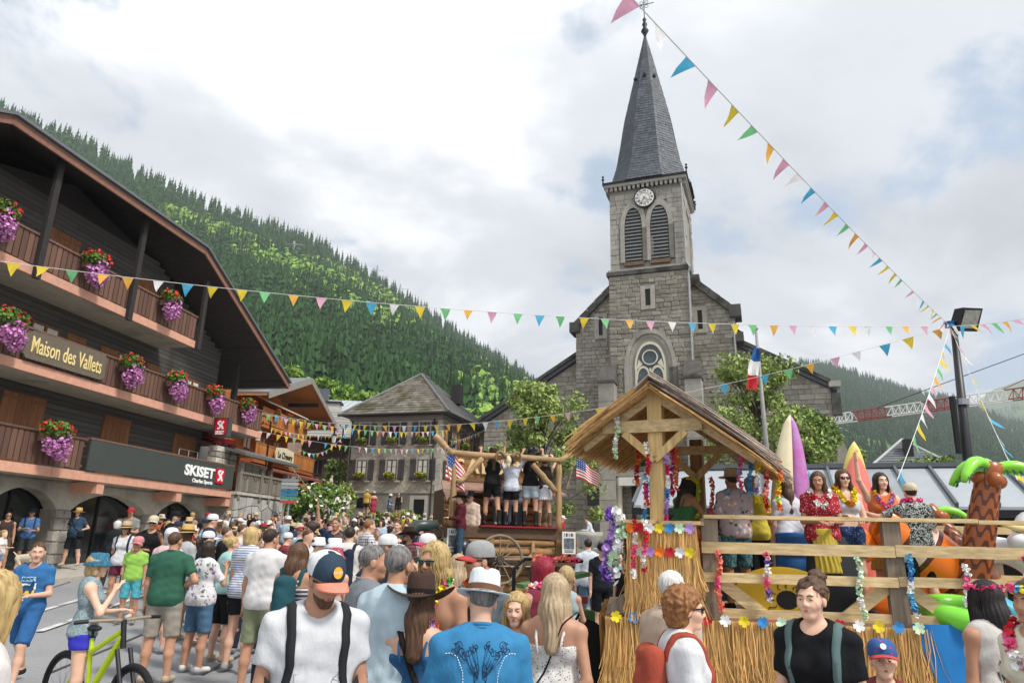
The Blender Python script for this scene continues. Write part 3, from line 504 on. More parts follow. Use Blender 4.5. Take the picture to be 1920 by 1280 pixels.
 # belfry: arches, columns, louvres
 for u0, u1, z0, zs, za in lv:
  inn = arch_poly(u0, u1, z0, zs, za); out = arch_poly(u0 - .3, u1 + .3, z0, zs, za + .42); m = MB(); arch_band(F, m, inn, out, -.06, .3, 2); m.hexa([F(u0 - .3, -.06, z0), F(u0, -.06, z0), F(u0, .3, z0), F(u0 - .3, .3, z0), F(u0 - .3, -.06, zs), F(u0, -.06, zs), F(u0, .3, zs), F(u0 - .3, .3, zs)]); m.hexa([F(u1, -.06, z0), F(u1 + .3, -.06, z0), F(u1 + .3, .3, z0), F(u1, .3, z0), F(u1, -.06, zs), F(u1 + .3, -.06, zs), F(u1 + .3, .3, zs), F(u1, .3, zs)]); m.build('window_arch', tr, t)
  MB().prism(inn, F, .02, .06).build('belfry_opening', black_m, t)
  for i in range(15):
   z = z0 + .1 + i * .25; w = 1.0 if z < zs else math.sqrt(max(.05, 1 - ((z - zs) / (za - zs)) ** 1.6)); c = (u0 + u1) / 2; h = (u1 - u0) / 2 * w - .04
   if h > .1: m = MB(); m.hexa([F(c - h, -.05, z), F(c + h, -.05, z), F(c + h, .03, z + .16), F(c - h, .03, z + .16), F(c - h, -.055, z + .03), F(c + h, -.055, z + .03), F(c + h, .025, z + .19), F(c - h, .025, z + .19)]); m.build('louvre', louv, t)
  MB().fb(F, u0 - .05, u1 + .05, -.12, .05, z0 - .28, z0 - .02).build('sill', M('rusty_sill', '#6f5a49', .9, .3, 6, .2), t)
 # clock
 c = F(2.55, -.1, 24.42); ck = MB(); ring = [(2.55 + .72 * math.cos(i * .2618), 24.42 + .72 * math.sin(i * .2618)) for i in range(24)]; o = MB().prism(ring, F, -.2, -.02).build('clock', black_m, t)
 MB().prism([(2.55 + .64 * math.cos(i * .2618), 24.42 + .64 * math.sin(i * .2618)) for i in range(24)], F, -.215, -.202).build('dial', M('clock_dial', '#dcdad2', .5, .04, 4, 0, rnd=0), o)
 m = MB()
 for i in range(24): a1, a2 = i * .2618, (i + 1) * .2618; m.beam(F(2.55 + .36 * math.cos(a1), -.222, 24.42 + .36 * math.sin(a1)), F(2.55 + .36 * math.cos(a2), -.222, 24.42 + .36 * math.sin(a2)), .012, .02, up=tuple(F.d))
 m.build('dial_ring', black_m, o)
 RN = ['III', 'II', 'I', 'XII', 'XI', 'X', 'IX', 'VIII', 'VII', 'VI', 'V', 'IV']
 for i, s in enumerate(RN):
  an = rad(30 * i); q = put_text('numeral', s, .2, F, 2.55 + .5 * math.cos(an), -.22, 24.42 + .5 * math.sin(an), black_m, o, bold=.006, ext=.003)
 for an, l, w in ((rad(-40), .36, .05), (rad(-123), .52, .035)): MB().beam(F(2.55 - .1 * math.cos(an), -.235, 24.42 - .1 * math.sin(an)), F(2.55 + l * math.cos(an), -.235, 24.42 + l * math.sin(an)), .012, w, up=tuple(F.d)).build('clock_hand', black_m, o)
 # slit windows
 for (u0, u1, z0, z1, d) in ((*slit, 0), (-1.02, -.75, 15.4, 16.7, 1.35), (5.5, 5.8, 15.3, 16.6, 1.35)):
  MB().fb(F, u0 - .3, u0, d - .1, d + .1, z0 - .25, z1 + .25).fb(F, u1, u1 + .3, d - .1, d + .1, z0 - .25, z1 + .25).fb(F, u0, u1, d - .1, d + .1, z1, z1 + .25).fb(F, u0, u1, d - .12, d + .1, z0 - .25, z0).build('slit_surround', tr, t); MB().fb(F, u0, u1, d - .02, d - .01, z0, z1).build('slit_opening', black_m, t)
 # great traceried window
 u0, u1, z0, zs, za = big
 for k, (ex, dz, d0, d1) in enumerate(((.68, .85, -.12, .3), (.44, .58, -.02, .3), (.22, .3, .04, .3))):
  inn = arch_poly(u0 - ex + .24, u1 + ex - .24, z0, zs, za + dz - .28, 8); out = arch_poly(u0 - ex, u1 + ex, z0, zs, za + dz, 8); m = MB(); arch_band(F, m, inn, out, d0, d1, 2)
  for s0, s1 in ((u0 - ex, u0 - ex + .24), (u1 + ex - .24, u1 + ex)): m.fb(F, s0, s1, d0, d1, z0, zs)
  m.build('window_arch', tr, t)
 cream = M('tracery_stone', '#cfc9b4', .85, .06, 4, .15, rnd=.03); MB().prism(arch_poly(u0, u1, z0, zs, za), F, -.005, .05).build('leaded_glass', M('leaded_glass', '#4b565c', .25, .35, 7, .3, rnd=.1), t); m = MB(); inn = arch_poly(u0 + .1, u1 - .1, z0, zs, za - .15); arch_band(F, m, inn, arch_poly(u0 - .02, u1 + .02, z0, zs, za + .02), -.06, .0, 2)
 cu = (u0 + u1) / 2; m.fb(F, u0, u0 + .12, -.06, 0, z0, zs).fb(F, u1 - .12, u1, -.06, 0, z0, zs).fb(F, cu - .06, cu + .06, -.06, 0, z0, zs)
 for i in range(16): a1, a2 = i * .3927, (i + 1) * .3927; R = .47; m.beam(F(cu + R * math.cos(a1), -.03, 13.3 + R * math.sin(a1)), F(cu + R * math.cos(a2), -.03, 13.3 + R * math.sin(a2)), .07, .14, up=tuple(F.d))
 for (b0, b1) in ((u0 + .1, cu - .04), (cu + .04, u1 - .1)): arch_band(F, m, arch_poly(b0 + .06, b1 - .06, z0, 11.9, 12.62, 6), arch_poly(b0 - .04, b1 + .04, z0, 11.9, 12.78, 6), -.055, 0, 2)
 m.prism([(u0 + .05, 12.5), (u0 + .5, 12.9), (u0 + .25, 13.2)], F, -.05, 0).prism([(u1 - .05, 12.5), (u1 - .25, 13.2), (u1 - .5, 12.9)], F, -.05, 0); m.build('tracery', cream, t)
 # weathered buttress caps beside the window, lower buttresses, portal
 for u in (-.55, 4.75):
  MB().fb(F, u, u + .95, -1.0, .1, zb, 11.6).build('buttress', tr, t); MB().prism([(0, 0)] * 0 or [(u - .08, 11.6), (u + 1.03, 11.6), (u + 1.03, 11.75), (u - .08, 11.75)], F, -1.15, .1).build('buttress_cap', dk, t)
  q = MB(); q.hexa([F(u - .08, -1.1, 11.75), F(u + 1.03, -1.1, 11.75), F(u + 1.03, -.1, 11.75), F(u - .08, -.1, 11.75), F(u - .08, -.25, 12.9), F(u + 1.03, -.25, 12.9), F(u + 1.03, -.1, 12.9), F(u - .08, -.1, 12.9)]); q.build('buttress_cap', dk, t)
 for k in range(8):
  for u in (-.55, 4.75): MB().fb(F, u - .015, u + .965, -1.03, .05, 2.0 + k * 1.2, 3.17 + k * 1.2).build('ashlar_block', tr, t)
 P1 = arch_poly(1.2, 4.0, 2.0, 5.2, 7.0); m = MB(); arch_band(F, m, P1, arch_poly(.6, 4.6, 2.0, 5.2, 7.9), -.5, .1, 2); m.build('portal_arch', tr, t); MB().prism(P1, F, -.1, -.02).build('portal_door', wood('church_door', '#3a2d25', .7, 2), t)
 for u in (.35, 4.2): MB().lathe([(.3, 0), (.3, .2), (.2, .3), (.17, 3.1), (.2, 3.15), (.32, 3.6), (.32, 3.75)], F(u + .2, -.55, 2.0), 14).build('column', cream, t, True)
 MB().fb(F, .1, 5.0, -.95, -.2, 5.8, 6.05).build('portal_lintel', tr, t)
 s = MB().fb(F, .6, 3.4, -1.0, -.955, 5.25, 5.75).build('portal_banner', white_paint, t); put_text('lettering', 'OSZAY', .36, F, 2.0, -1.01, 5.5, black_m, s, ext=.004)
 MB().tube([F(5.0, -.12, 25.4), F(5.1, -.14, 19.5), F(5.3, -.24, 19.1), F(5.2, -.14, 18.7), F(5.18, -.12, 12)], .06, 8).build('downpipe', M('zinc_pipe', '#9a9c9c', .5, .1, 4, 0, metal=.5), t); MB().tube([F(7.7, 1.1, 15.6), F(7.7, 1.15, 3)], .06, 8).build('downpipe', _mats['zinc_pipe'], t)
 # spire: square flared skirt turning into an octagon
 cx, cy, H = 2.57, 2.55, 39.6; sq = 2.95
 def ring(r, z, octo): 
  P = []
  for i in range(8):
   an = rad(22.5 + 45 * i); ox, oy = math.cos(an), math.sin(an); k = r / math.cos(rad(22.5)); so = max(abs(ox), abs(oy)); sxx, syy = ox / so * r, oy / so * r
   P.append((cx + (k * ox) * octo + sxx * (1 - octo), cy + (k * oy) * octo + syy * (1 - octo), z))
  return P
 lev = [(2.95, 25.86, 0), (2.55, 26.8, .05), (2.22, 28.0, .35), (1.95, 29.6, .8), (1.72, 31.2, 1)]; zz = 31.2
 while zz < H - .3: zz += .7; lev.append((1.72 * (H - zz) / (H - 31.2) + .03, min(zz, H), 1))
 m = MB(); rings = [ring(*q) for q in lev]
 for q in rings: m.v += [F(*p) for p in q]
 for i in range(len(rings) - 1):
  for k in range(8): m.f.append((i * 8 + k, i * 8 + (k + 1) % 8, (i + 1) * 8 + (k + 1) % 8, (i + 1) * 8 + k))
 m.build('spire', slate, t); ss = MB(); r = random.Random(4)
 def lerp(a, b, s): return tuple(a[i] + (b[i] - a[i]) * s for i in range(3))
 big_sl = []
 for i in range(len(rings) - 1):                     # slates on every face of the spire
  A, B = rings[i], rings[i + 1]; rows = max(2, int((lev[i + 1][1] - lev[i][1]) / .2))
  for k in range(8):
   for j in range(rows):
    s0, s1 = j / rows, (j + 1.25) / rows; p0, p1 = lerp(A[k], B[k], s0), lerp(A[(k + 1) % 8], B[(k + 1) % 8], s0); q0, q1 = lerp(A[k], B[k], s1), lerp(A[(k + 1) % 8], B[(k + 1) % 8], s1); w = math.dist(p0, p1); n = max(1, int(w / .26)); off = .5 * (j % 2) / n
    nn = Vector((p0[0] + p1[0] - 2 * cx, p0[1] + p1[1] - 2 * cy, 0)).normalized() * .035
    for g in range(n):
     x0, x1 = g / n + .02 / n, (g + .97) / n; lift = r.uniform(.7, 1.4); a1, a2, a3, a4 = lerp(p0, p1, x0), lerp(p0, p1, x1), lerp(q0, q1, x1), lerp(q0, q1, x0)
     ss.add([F(a1[0] + nn.x * lift, a1[1] + nn.y * lift, a1[2]), F(a2[0] + nn.x * lift, a2[1] + nn.y * lift, a2[2]), F(a3[0] + nn.x * .2, a3[1] + nn.y * .2, a3[2]), F(a4[0] + nn.x * .2, a4[1] + nn.y * .2, a4[2])], [(0, 1, 2, 3)])
 ss.build('slates', slate, t, kind='stuff')
 for (k, z) in ((5, 35.3), (6, 35.3), (7, 35.3)): an = rad(45 * k); rr = 1.72 * (H - z) / (H - 31.2); MB().tube([F(cx + rr * .8 * math.cos(an), cy + rr * .8 * math.sin(an), z), F(cx + (rr + .22) * math.cos(an), cy + (rr + .22) * math.sin(an), z)], [.13, .13], 8).build('spire_vent', black_m, t)
 fin = MB().lathe([(.1, -.2), (.12, 0), (.3, .35), (.2, .55), (.12, .7), (.2, .95), (.1, 1.2), (.16, 1.4), (.05, 1.6)], F(cx, cy, H), 12).build('finial', black_m, t, True); m = MB(); m.tube([F(cx, cy, H + 1.5), F(cx, cy, H + 4.1)], .035, 6); m.tube([F(cx - .75, cy, H + 2.8), F(cx + .75, cy, H + 2.8)], .03, 6)
 for i in range(4):
  an = rad(45 + 90 * i); ox, oz = .28 * math.cos(an), .28 * math.sin(an); m.tube([F(cx + ox + .13 * math.cos(q * .7), cy, H + 2.8 + oz + .13 * math.sin(q * .7)) for q in range(10)], .02, 5)
 m.build('iron_cross', black_m, t); MB().prism([(cx - .35, H + 4.0), (cx - .1, H + 3.95), (cx + .15, H + 3.95), (cx + .3, H + 4.15), (cx + .42, H + 4.5), (cx + .15, H + 4.25), (cx - .1, H + 4.2), (cx - .22, H + 4.4), (cx - .4, H + 4.2)], F, cy - .02, cy + .02).build('weathercock', black_m, t)
 for u, d in ((-.25, -.3), (5.4, -.3), (5.4, 5.3)): MB().lathe([(.05, 0), (.05, .25), (.11, .33), (.03, .45), (.09, .55), (.0, .66)], F(u, d, 25.8), 8).build('corner_finial', black_m, t)
 MB().fb(F, -10, 14, -9, .0, 1.2, 1.62).build('church_terrace', conc, t)
 for i in range(4): MB().fb(F, -8, 5, -9.4 - i * .35, -9.0 - i * .35, .4, 1.5 - i * .17).build('step', conc, t)
 return F
CF = church()
# ================================================================== STONE HOUSE
def stone_house():
 a = rad(17.35); F = Frame((-4.37, 48.0), (math.cos(a), -math.sin(a))); t = empty('stone_house', F(-4, 4, 3), 'rubble stone town house with grey shutters and a hipped tile roof', 'house')
 rub = bpy.data.materials.new('rubble_stone'); rub.use_nodes = True; nt = rub.node_tree; b = nt.nodes['Principled BSDF']; N = nt.nodes.new; L = nt.links.new; b.inputs['Roughness'].default_value = .92
 tc = N('ShaderNodeTexCoord'); v = N('ShaderNodeTexVoronoi'); v.inputs['Scale'].default_value = 4.2; v.inputs['Randomness'].default_value = .9; mp = N('ShaderNodeMapping'); mp.inputs['Scale'].default_value = (1, 1, 1.5); L(tc.outputs['Object'], mp.inputs[0]); L(mp.outputs[0], v.inputs['Vector'])
 e = N('ShaderNodeTexVoronoi'); e.feature = 'DISTANCE_TO_EDGE'; e.inputs['Scale'].default_value = 4.2; e.inputs['Randomness'].default_value = .9; L(mp.outputs[0], e.inputs['Vector']); r = N('ShaderNodeValToRGB'); L(v.outputs['Color'], r.inputs[0]); r.color_ramp.elements[0].color = (.27, .24, .19, 1); r.color_ramp.elements[1].color = (.6, .54, .43, 1)
 mx = N('ShaderNodeMix'); mx.data_type = 'RGBA'; rr = N('ShaderNodeMapRange'); rr.inputs[1].default_value = .02; rr.inputs[2].default_value = .07; L(e.outputs['Distance'], rr.inputs[0]); L(rr.outputs[0], mx.inputs[0]); mx.inputs[6].default_value = (.42, .40, .35, 1); L(r.outputs[0], mx.inputs[7]); L(mx.outputs[2], b.inputs['Base Color']); bp = N('ShaderNodeBump'); bp.inputs['Strength'].default_value = .7; bp.inputs['Distance'].default_value = .05; L(rr.outputs[0], bp.inputs['Height']); L(bp.outputs[0], b.inputs['Normal'])
 W = -7.45; E1 = -.42; D = 9.2; zb = 2.6; ze = 10.15; dg = M('dressed_grey', '#b0aca2', .9, .1, 4, .2, rnd=.1); sh = wood('grey_shutter', '#4c4847', .8, 2); osh = wood('orange_shutter', '#8d6541', .8, 2)
 MB().fb(F, W, E1, .3, D, zb, ze).build('wall', rub, t); MB().fb(F, W - .04, E1 + .04, .24, D + .05, zb, 4.9).build('plinth', M('rendered_plinth', '#8d897f', .95, .15, 1.5, .2, rnd=0, stain=('#6e6a61', .6, .5, .7)), t)
 MB().fb(F, W - .08, E1 + .08, .18, D + .1, 4.9, 5.02).build('string_course', dg, t); MB().fb(F, W - .1, E1 + .1, .12, D + .1, 9.95, ze + .1).build('eaves_course', M('eaves_render', '#8f8c85', .9, .1, 3, .1), t)
 for k in range(11):
  z = 5.05 + k * .445
  for u, s in ((W, 1), (E1, -1)): w = .52 if k % 2 else .34; MB().fb(F, min(u - .03 * s, u + w * s), max(u - .03 * s, u + w * s), .26, .3, z, z + .42).build('quoin', dg, t)
 S = Frame(F(E1, .3, 0)[:2], F.d[:2])
 def win(fr, u0, u1, z0, z1, d, shm, fl, k, curt=True, tall=True):
  MB().fb(fr, u0 - .17, u0, d - .04, d, z0 - .1, z1 + .18).fb(fr, u1, u1 + .17, d - .04, d, z0 - .1, z1 + .18).fb(fr, u0, u1, d - .04, d, z1, z1 + .18).build('window_surround', dg, t); MB().fb(fr, u0 - .3, u1 + .3, d - .16, d, z0 - .2, z0 - .1).build('sill', dg, t)
  window(fr, t, u0, u1, z0 - .1, z1, d - .005, wood('dark_frame', '#4a3a30', .7, 2), glass, 1, 2, .05, .05, curt)
  if shm:
   for a0, a1 in ((u0 - .58, u0 - .12), (u1 + .12, u1 + .58)): shutter(fr, t, a0, a1, z0 - .08, z1 + .02, d - .05, shm, 3)
  if fl: flower_box(fr((u0 + u1) / 2, d - .25, z0 + .08), .85, fl, 'yellow window boxes on the stone house', 90 + k, False, fr, .8, (None, yellow_flow))
 k = 0
 pos = ['beside the left quoins', 'at the middle', 'beside the drainpipe']
 for row, (z0, z1) in enumerate(((8.3, 9.75), (5.85, 7.18))):
  for i, u in enumerate((-6.75, -4.42, -2.08)):
   win(F, u, u + .75, z0, z1, .3, sh, 'yellow flower box on %s window of the stone house %s' % ('an upper' if row == 0 else 'a lower', pos[i]), k, row == 1); k += 1
 for i, u in enumerate((1.0, 3.4, 6.2)): win(S, u, u + .75, 8.3, 9.7, 0, osh, None if i == 2 else 'yellow flower box on the side wall of the stone house, orange shutters, %s' % ('near corner' if i == 0 else 'second window'), k, False); k += 1; win(S, u, u + .75, 5.85, 7.15, 0, sh, None, k)
 MB().fb(F, -2.5, -2.2, .2, .24, 2.7, 4.75).fb(F, -1.4, -1.1, .2, .24, 2.7, 4.75).fb(F, -2.2, -1.4, .2, .24, 4.5, 4.75).build('door_surround', dg, t); MB().fb(F, -2.2, -1.4, .21, .235, 2.7, 4.5).build('barred_door', black_m, t); MB().fb(F, -6.5, -5.5, .2, .238, 3.9, 4.6).build('cellar_window', black_m, t)
 for u in (W + .12, -.95): MB().tube([F(u, .16, 10.0), F(u, .16, 3)], .05, 8).build('downpipe', dark_beam, t)
 # hipped roof with rows of shingles
 ov = .75; e0, e1, f0, f1 = W - ov, E1 + ov, .3 - ov, D + ov; zr = 14.1; c = (e0 + e1) / 2; r0, r1 = f0 + 4.4, f1 - 4.4; ze2 = ze + .15
 tile = M('mossy_tile', '#6f6a60', .92, .3, 3, .3, rnd=.3, stain=('#4d4a34', .8, .48, .62)); tile2 = M('fibre_slate', '#6f6f6e', .8, .15, 3, .15, rnd=.2)
 A, B, C_, D_ = (e0, f0, ze2), (e1, f0, ze2), (e1, f1, ze2), (e0, f1, ze2); P, Q = (c, r0, zr), (c, r1, zr); m = MB()
 m.add([F(*q) for q in (A, B, C_, D_, P, Q)], [(0, 1, 4), (1, 2, 5, 4), (2, 3, 5), (3, 0, 4, 5), (3, 2, 1, 0)]); m.build('roof', tile2, t)
 rr = random.Random(2); rows = 17; L = []
 for j in range(rows):
  s0, s1 = j / rows, (j + 1.2) / rows; wl = A[0] + (P[0] - A[0]) * s0; wr = B[0] + (P[0] - B[0]) * s0; n = max(1, int((wr - wl) / .45))
  for i in range(n): x0 = wl + (wr - wl) * i / n; x1 = wl + (wr - wl) * (i + .96) / n; y0 = f0 + (r0 - f0) * s0; y1 = f0 + (r0 - f0) * s1; z0 = ze2 + (zr - ze2) * s0; z1 = ze2 + (zr - ze2) * s1; h = rr.uniform(.05, .1); L.append((x0, x1, y0, y1, z0, z1, h))
 for x0, x1, y0, y1, z0, z1, h in L: MB().add([F(x0, y0 - .02, z0 + h), F(x1, y0 - .02, z0 + h), F(x1, y1, z1 + .02), F(x0, y1, z1 + .02), F(x0, y0 - .02, z0), F(x1, y0 - .02, z0)], [(0, 1, 2, 3), (4, 5, 1, 0)]).build('shingle', tile, t)
 m = MB(); rows = 20
 for j in range(rows):
  s0, s1 = j / rows, (j + 1.1) / rows; ya = f0 + (r0 - f0) * s0; yb = f1 + (r1 - f1) * s0; x0 = e1 + (c - e1) * s0; x1 = e1 + (c - e1) * s1; z0 = ze2 + (zr - ze2) * s0; z1 = ze2 + (zr - ze2) * s1; m.add([F(x0 + .02, ya, z0 + .05), F(x0 + .02, yb, z0 + .05), F(x1, yb, z1 + .02), F(x1, ya, z1 + .02)], [(0, 1, 2, 3)])
 m.build('slate_courses', tile2, t, kind='stuff')
 for p, q in ((A, P), (B, P), (P, Q)): MB().tube([F(p[0], p[1], p[2] + .05), F(q[0], q[1], q[2] + .06)], .1, 6).build('hip_ridge', tile2, t)
 for a_, b_ in ((A, B), (B, C_)): MB().tube([F(a_[0], a_[1] - .05, a_[2] - .02), F(b_[0], b_[1] - .05, b_[2] - .02)], .08, 8).build('gutter', dark_beam, t)
 MB().fb(F, -1.9, -1.2, 5.2, 6.0, 12.0, 13.5).build('chimney', dark_beam, t)
 return F
SH = stone_house()
# ------------------------------------------------------------------ honey-coloured chalet with restaurant terrace
def honey_chalet():
 a = rad(6); p0 = at(570, 860, 46); F = Frame(p0[:2], (math.sin(a), math.cos(a))); t = empty('chalet', F(-3, 3, 2.5), 'honey coloured timber chalet with carved balconies and red restaurant awning', 'building')
 ow = wood('honey_timber', '#a8632f', .7, 0, rnd=.18); ow2 = wood('honey_boards', '#b2733c', .7, 2, rnd=.2); W = 1.2
 MB().prism([(-11, 2), (-.2, 2), (-.2, 9.0), (-3.0, 10.6), (-6.4, 11.9), (-11, 9.5)], F, W, 12).build('wall', ow, t)
 z = 4.0
 while z < 10.6: piece('log_course', F, -11, -.15 if z < 9 else -.15 - (z - 9) * 1.75, W - .07, W, z, z + .235, ow, t); z += .25
 R1 = [F(2.9, -1.0, 8.95), F(-2.6, -1.0, 11.2), F(-2.6, 12, 11.2), F(2.9, 12, 8.95)]; R2 = [F(-2.6, -1.0, 11.2), F(-8.4, -1.0, 9.1), F(-8.4, 12, 9.1), F(-2.6, 12, 11.2)]
 for Rr in (R1, R2): MB().slab([(x, y, z + .3) for x, y, z in Rr], .1).build('roof', roof_metal, t); MB().slab([(x, y, z + .19) for x, y, z in Rr], .1).build('soffit', ow2, t)
 for p, q in ((R1[0], R1[1]), (R2[0], R2[1])): MB().beam((p[0] + .06, p[1], p[2] + .1), (q[0] + .06, q[1], q[2] + .1), .06, .34).build('bargeboard', M('grey_barge', '#8b8680', .8, .1, 5, .1), t)
 for u, z in ((1.5, 9.35), (-.5, 10.15)): MB().fb(F, u - .1, u + .1, -.8, W, z - .12, z + .1).build('purlin', dark_beam, t)
 for zf, u0, u1 in ((7.9, -7.3, -.6), (5.9, -7.6, 1.1)):
  MB().fb(F, u0, u1, -.3, W, zf - .2, zf).build('balcony_slab', ow, t); MB().fb(F, u0, u1, -.36, -.28, zf + .82, zf + .9).build('handrail', ow2, t); u = u0
  while u < u1 - .1: piece('picket', F, u, u + .17, -.34, -.3, zf + .02, zf + .82, ow2, t); u += .2
 for u in (-6.3, -4.4, -2.4): window(F, t, u, u + .9, 6.5, 7.55, W - .075, ow2, glass, 1, 0, .07, .05, True); window(F, t, u, u + .9, 8.2, 9.1, W - .075, ow2, glass, 1, 0, .07, .05, False)
 MB().slab([F(-7.0, -.45, 9.15), F(-1.0, -.45, 9.15), F(-1.0, .9, 9.75), F(-7.0, .9, 9.75)], .06).build('balcony_blind', M('cream_blind', '#cfc4ae', .9, .08, 6, .1), t)
 m = MB(); m.slab([F(-8, -1.2, 5.35), F(1.3, -1.2, 5.35), F(1.3, .9, 5.95), F(-8, .9, 5.95)], .1); m.build('terrace_roof', M('red_tile', '#7d4436', .85, .25, 12, .4, rnd=.1), t)
 u0, z0 = F.pix(516, 850, -.5); u1, z1 = F.pix(548, 850, -.5); s = MB().prism([(u0, 5.95), (u1, 5.95), (u1 + .12, 6.3), (u1, 6.75), ((u0 + u1) / 2, 6.85), (u0, 6.75), (u0 - .12, 6.3)], F, -.6, -.52).build('name_board', M('cream_board', '#d9cfae', .7, .06, 4, 0), t); put_text('lettering', 'Le Chesery', .5, F, (u0 + u1) / 2, -.61, 6.36, black_m, s, width=(u1 - u0) * .88, ext=.005, bold=.012)
 MB().slab([F(-4.5, -2.4, 4.35), F(1.4, -2.4, 4.35), F(1.4, -.5, 5.2), F(-4.5, -.5, 5.2)], .06).build('awning', M('red_awning', '#b3262c', .8, .08, 8, .1), t); MB().fb(F, -4.5, 1.4, -2.42, -2.4, 4.1, 4.35).build('awning_valance', _mats['red_awning'], t)
 MB().fb(F, -8, 1, 1.15, 1.25, 2, 5.2).build('shop_front', glass, t)
 for u in (-7, -4, -1, .9): MB().fb(F, u, u + .2, 1.0, 1.14, 2, 5.3).build('post', ow, t)
 for i, u in enumerate((-5.8, -4.2, -2.6, -1.2)): flower_box(F(u, -.5, 8.6), .7, 'red geranium pot on the honey chalet upper balcony, %s from the roof tip' % ('fourth', 'third', 'second', 'first')[i], 'geranium pots on the honey chalet', 130 + i, False, F, .45, (None, red_flow))
honey_chalet()
# ------------------------------------------------------------------ old dark timber house, metal-roofed block, white neighbour
def dark_house():
 F = Frame(at(590, 860, 56)[:2], (1, .1)); t = empty('timber_house', F(2, 2, 3), 'old dark timber house with grey plank roof behind the stone house', 'house'); b = wood('old_timber', '#4a3c33', .85, 0, rnd=.2); g = wood('grey_roof_plank', '#8c8a84', .85, 1, rnd=.15)
 u0, zt = F.pix(570, 780); u1, zb = F.pix(655, 850); MB().fb(F, u0, u1 + 1, .5, 8, 2.5, 9.6).build('wall', b, t); z = 5.2
 while z < 9.4: piece('log_course', F, u0, u1 + .6, .42, .5, z, z + .27, b, t); z += .29
 MB().fb(F, u0 - .05, u1 + 1.05, .4, 8, 2.5, 5.1).build('stone_base', stone_g, t)
 z0 = 9.5; n = 11
 for k in range(n): y = k / n; MB().slab([F(u0 - .8, -.8 + 6 * y, z0 + 3.1 * y + .05), F(u1 + .6, -.8 + 6 * y, z0 + 3.1 * y + .05), F(u1 + .6 - y * .6, -.8 + 6 * (y + 1.15 / n), z0 + 3.1 * (y + 1.1 / n)), F(u0 - .8 + y * .6, -.8 + 6 * (y + 1.15 / n), z0 + 3.1 * (y + 1.1 / n))], .05).build('roof_board', g, t)
 window(F, t, u0 + 2.7, u0 + 4.0, 3.0, 4.9, .38, dgm, glass, 1, 0, .12, .06); window(F, t, u0 + 3.0, u0 + 3.7, 6.6, 7.8, .41, b, glass, 1, 0, .06, .05); window(F, t, u0 + 1.0, u0 + 1.8, 6.6, 7.8, .41, b, glass, 1, 0, .06, .05)
dgm = M('pale_trim', '#b9b5aa', .9, .08, 4, .1); dark_house()
def metal_block():
 F = Frame(at(560, 760, 66)[:2], (1, .06)); u1, z1 = F.pix(690, 768); t = empty('apartment_block', F(4, 4, 4), 'pale block with standing seam metal roof and twin steel flues', 'building'); tt = F.pix(600, 742)[1]
 MB().fb(F, -3, u1 + 2, 1, 10, 3, 13.4).build('wall', M('salmon_render', '#a58c7e', .9, .08, 3, .1), t); MB().slab([F(-3.5, 0, 13.5), F(u1 + 2.5, 0, 13.5), F(u1 + 2.5, 8, 16.0), F(-3.5, 8, 16.0)], .15).build('roof', M('pale_metal', '#a9b0b4', .4, .06, 2, .03, metal=.3), t)
 for k in range(18): u = -3.3 + k * .6; MB().beam(F(u, 0, 13.53), F(u, 8, 16.03), .05, .09).build('seam', _mats['pale_metal'], t)
 for px in (598, 609): u = F.pix(px, 745, 3)[0]; MB().fb(F, u - .3, u + .3, 3, 3.6, 14.2, 16.2).build('flue', M('steel_flue', '#5b5f63', .5, .1, 3, 0, metal=.4), t)
 u = F.pix(630, 760, 1)[0]; MB().fb(F, u - .7, u + .7, -1, .2, 12.3, 14.0).build('chimney', dgm, t); MB().fb(F, u - .85, u + .85, -1.15, .35, 14.0, 14.2).build('chimney_cap', dark_beam, t)
metal_block()
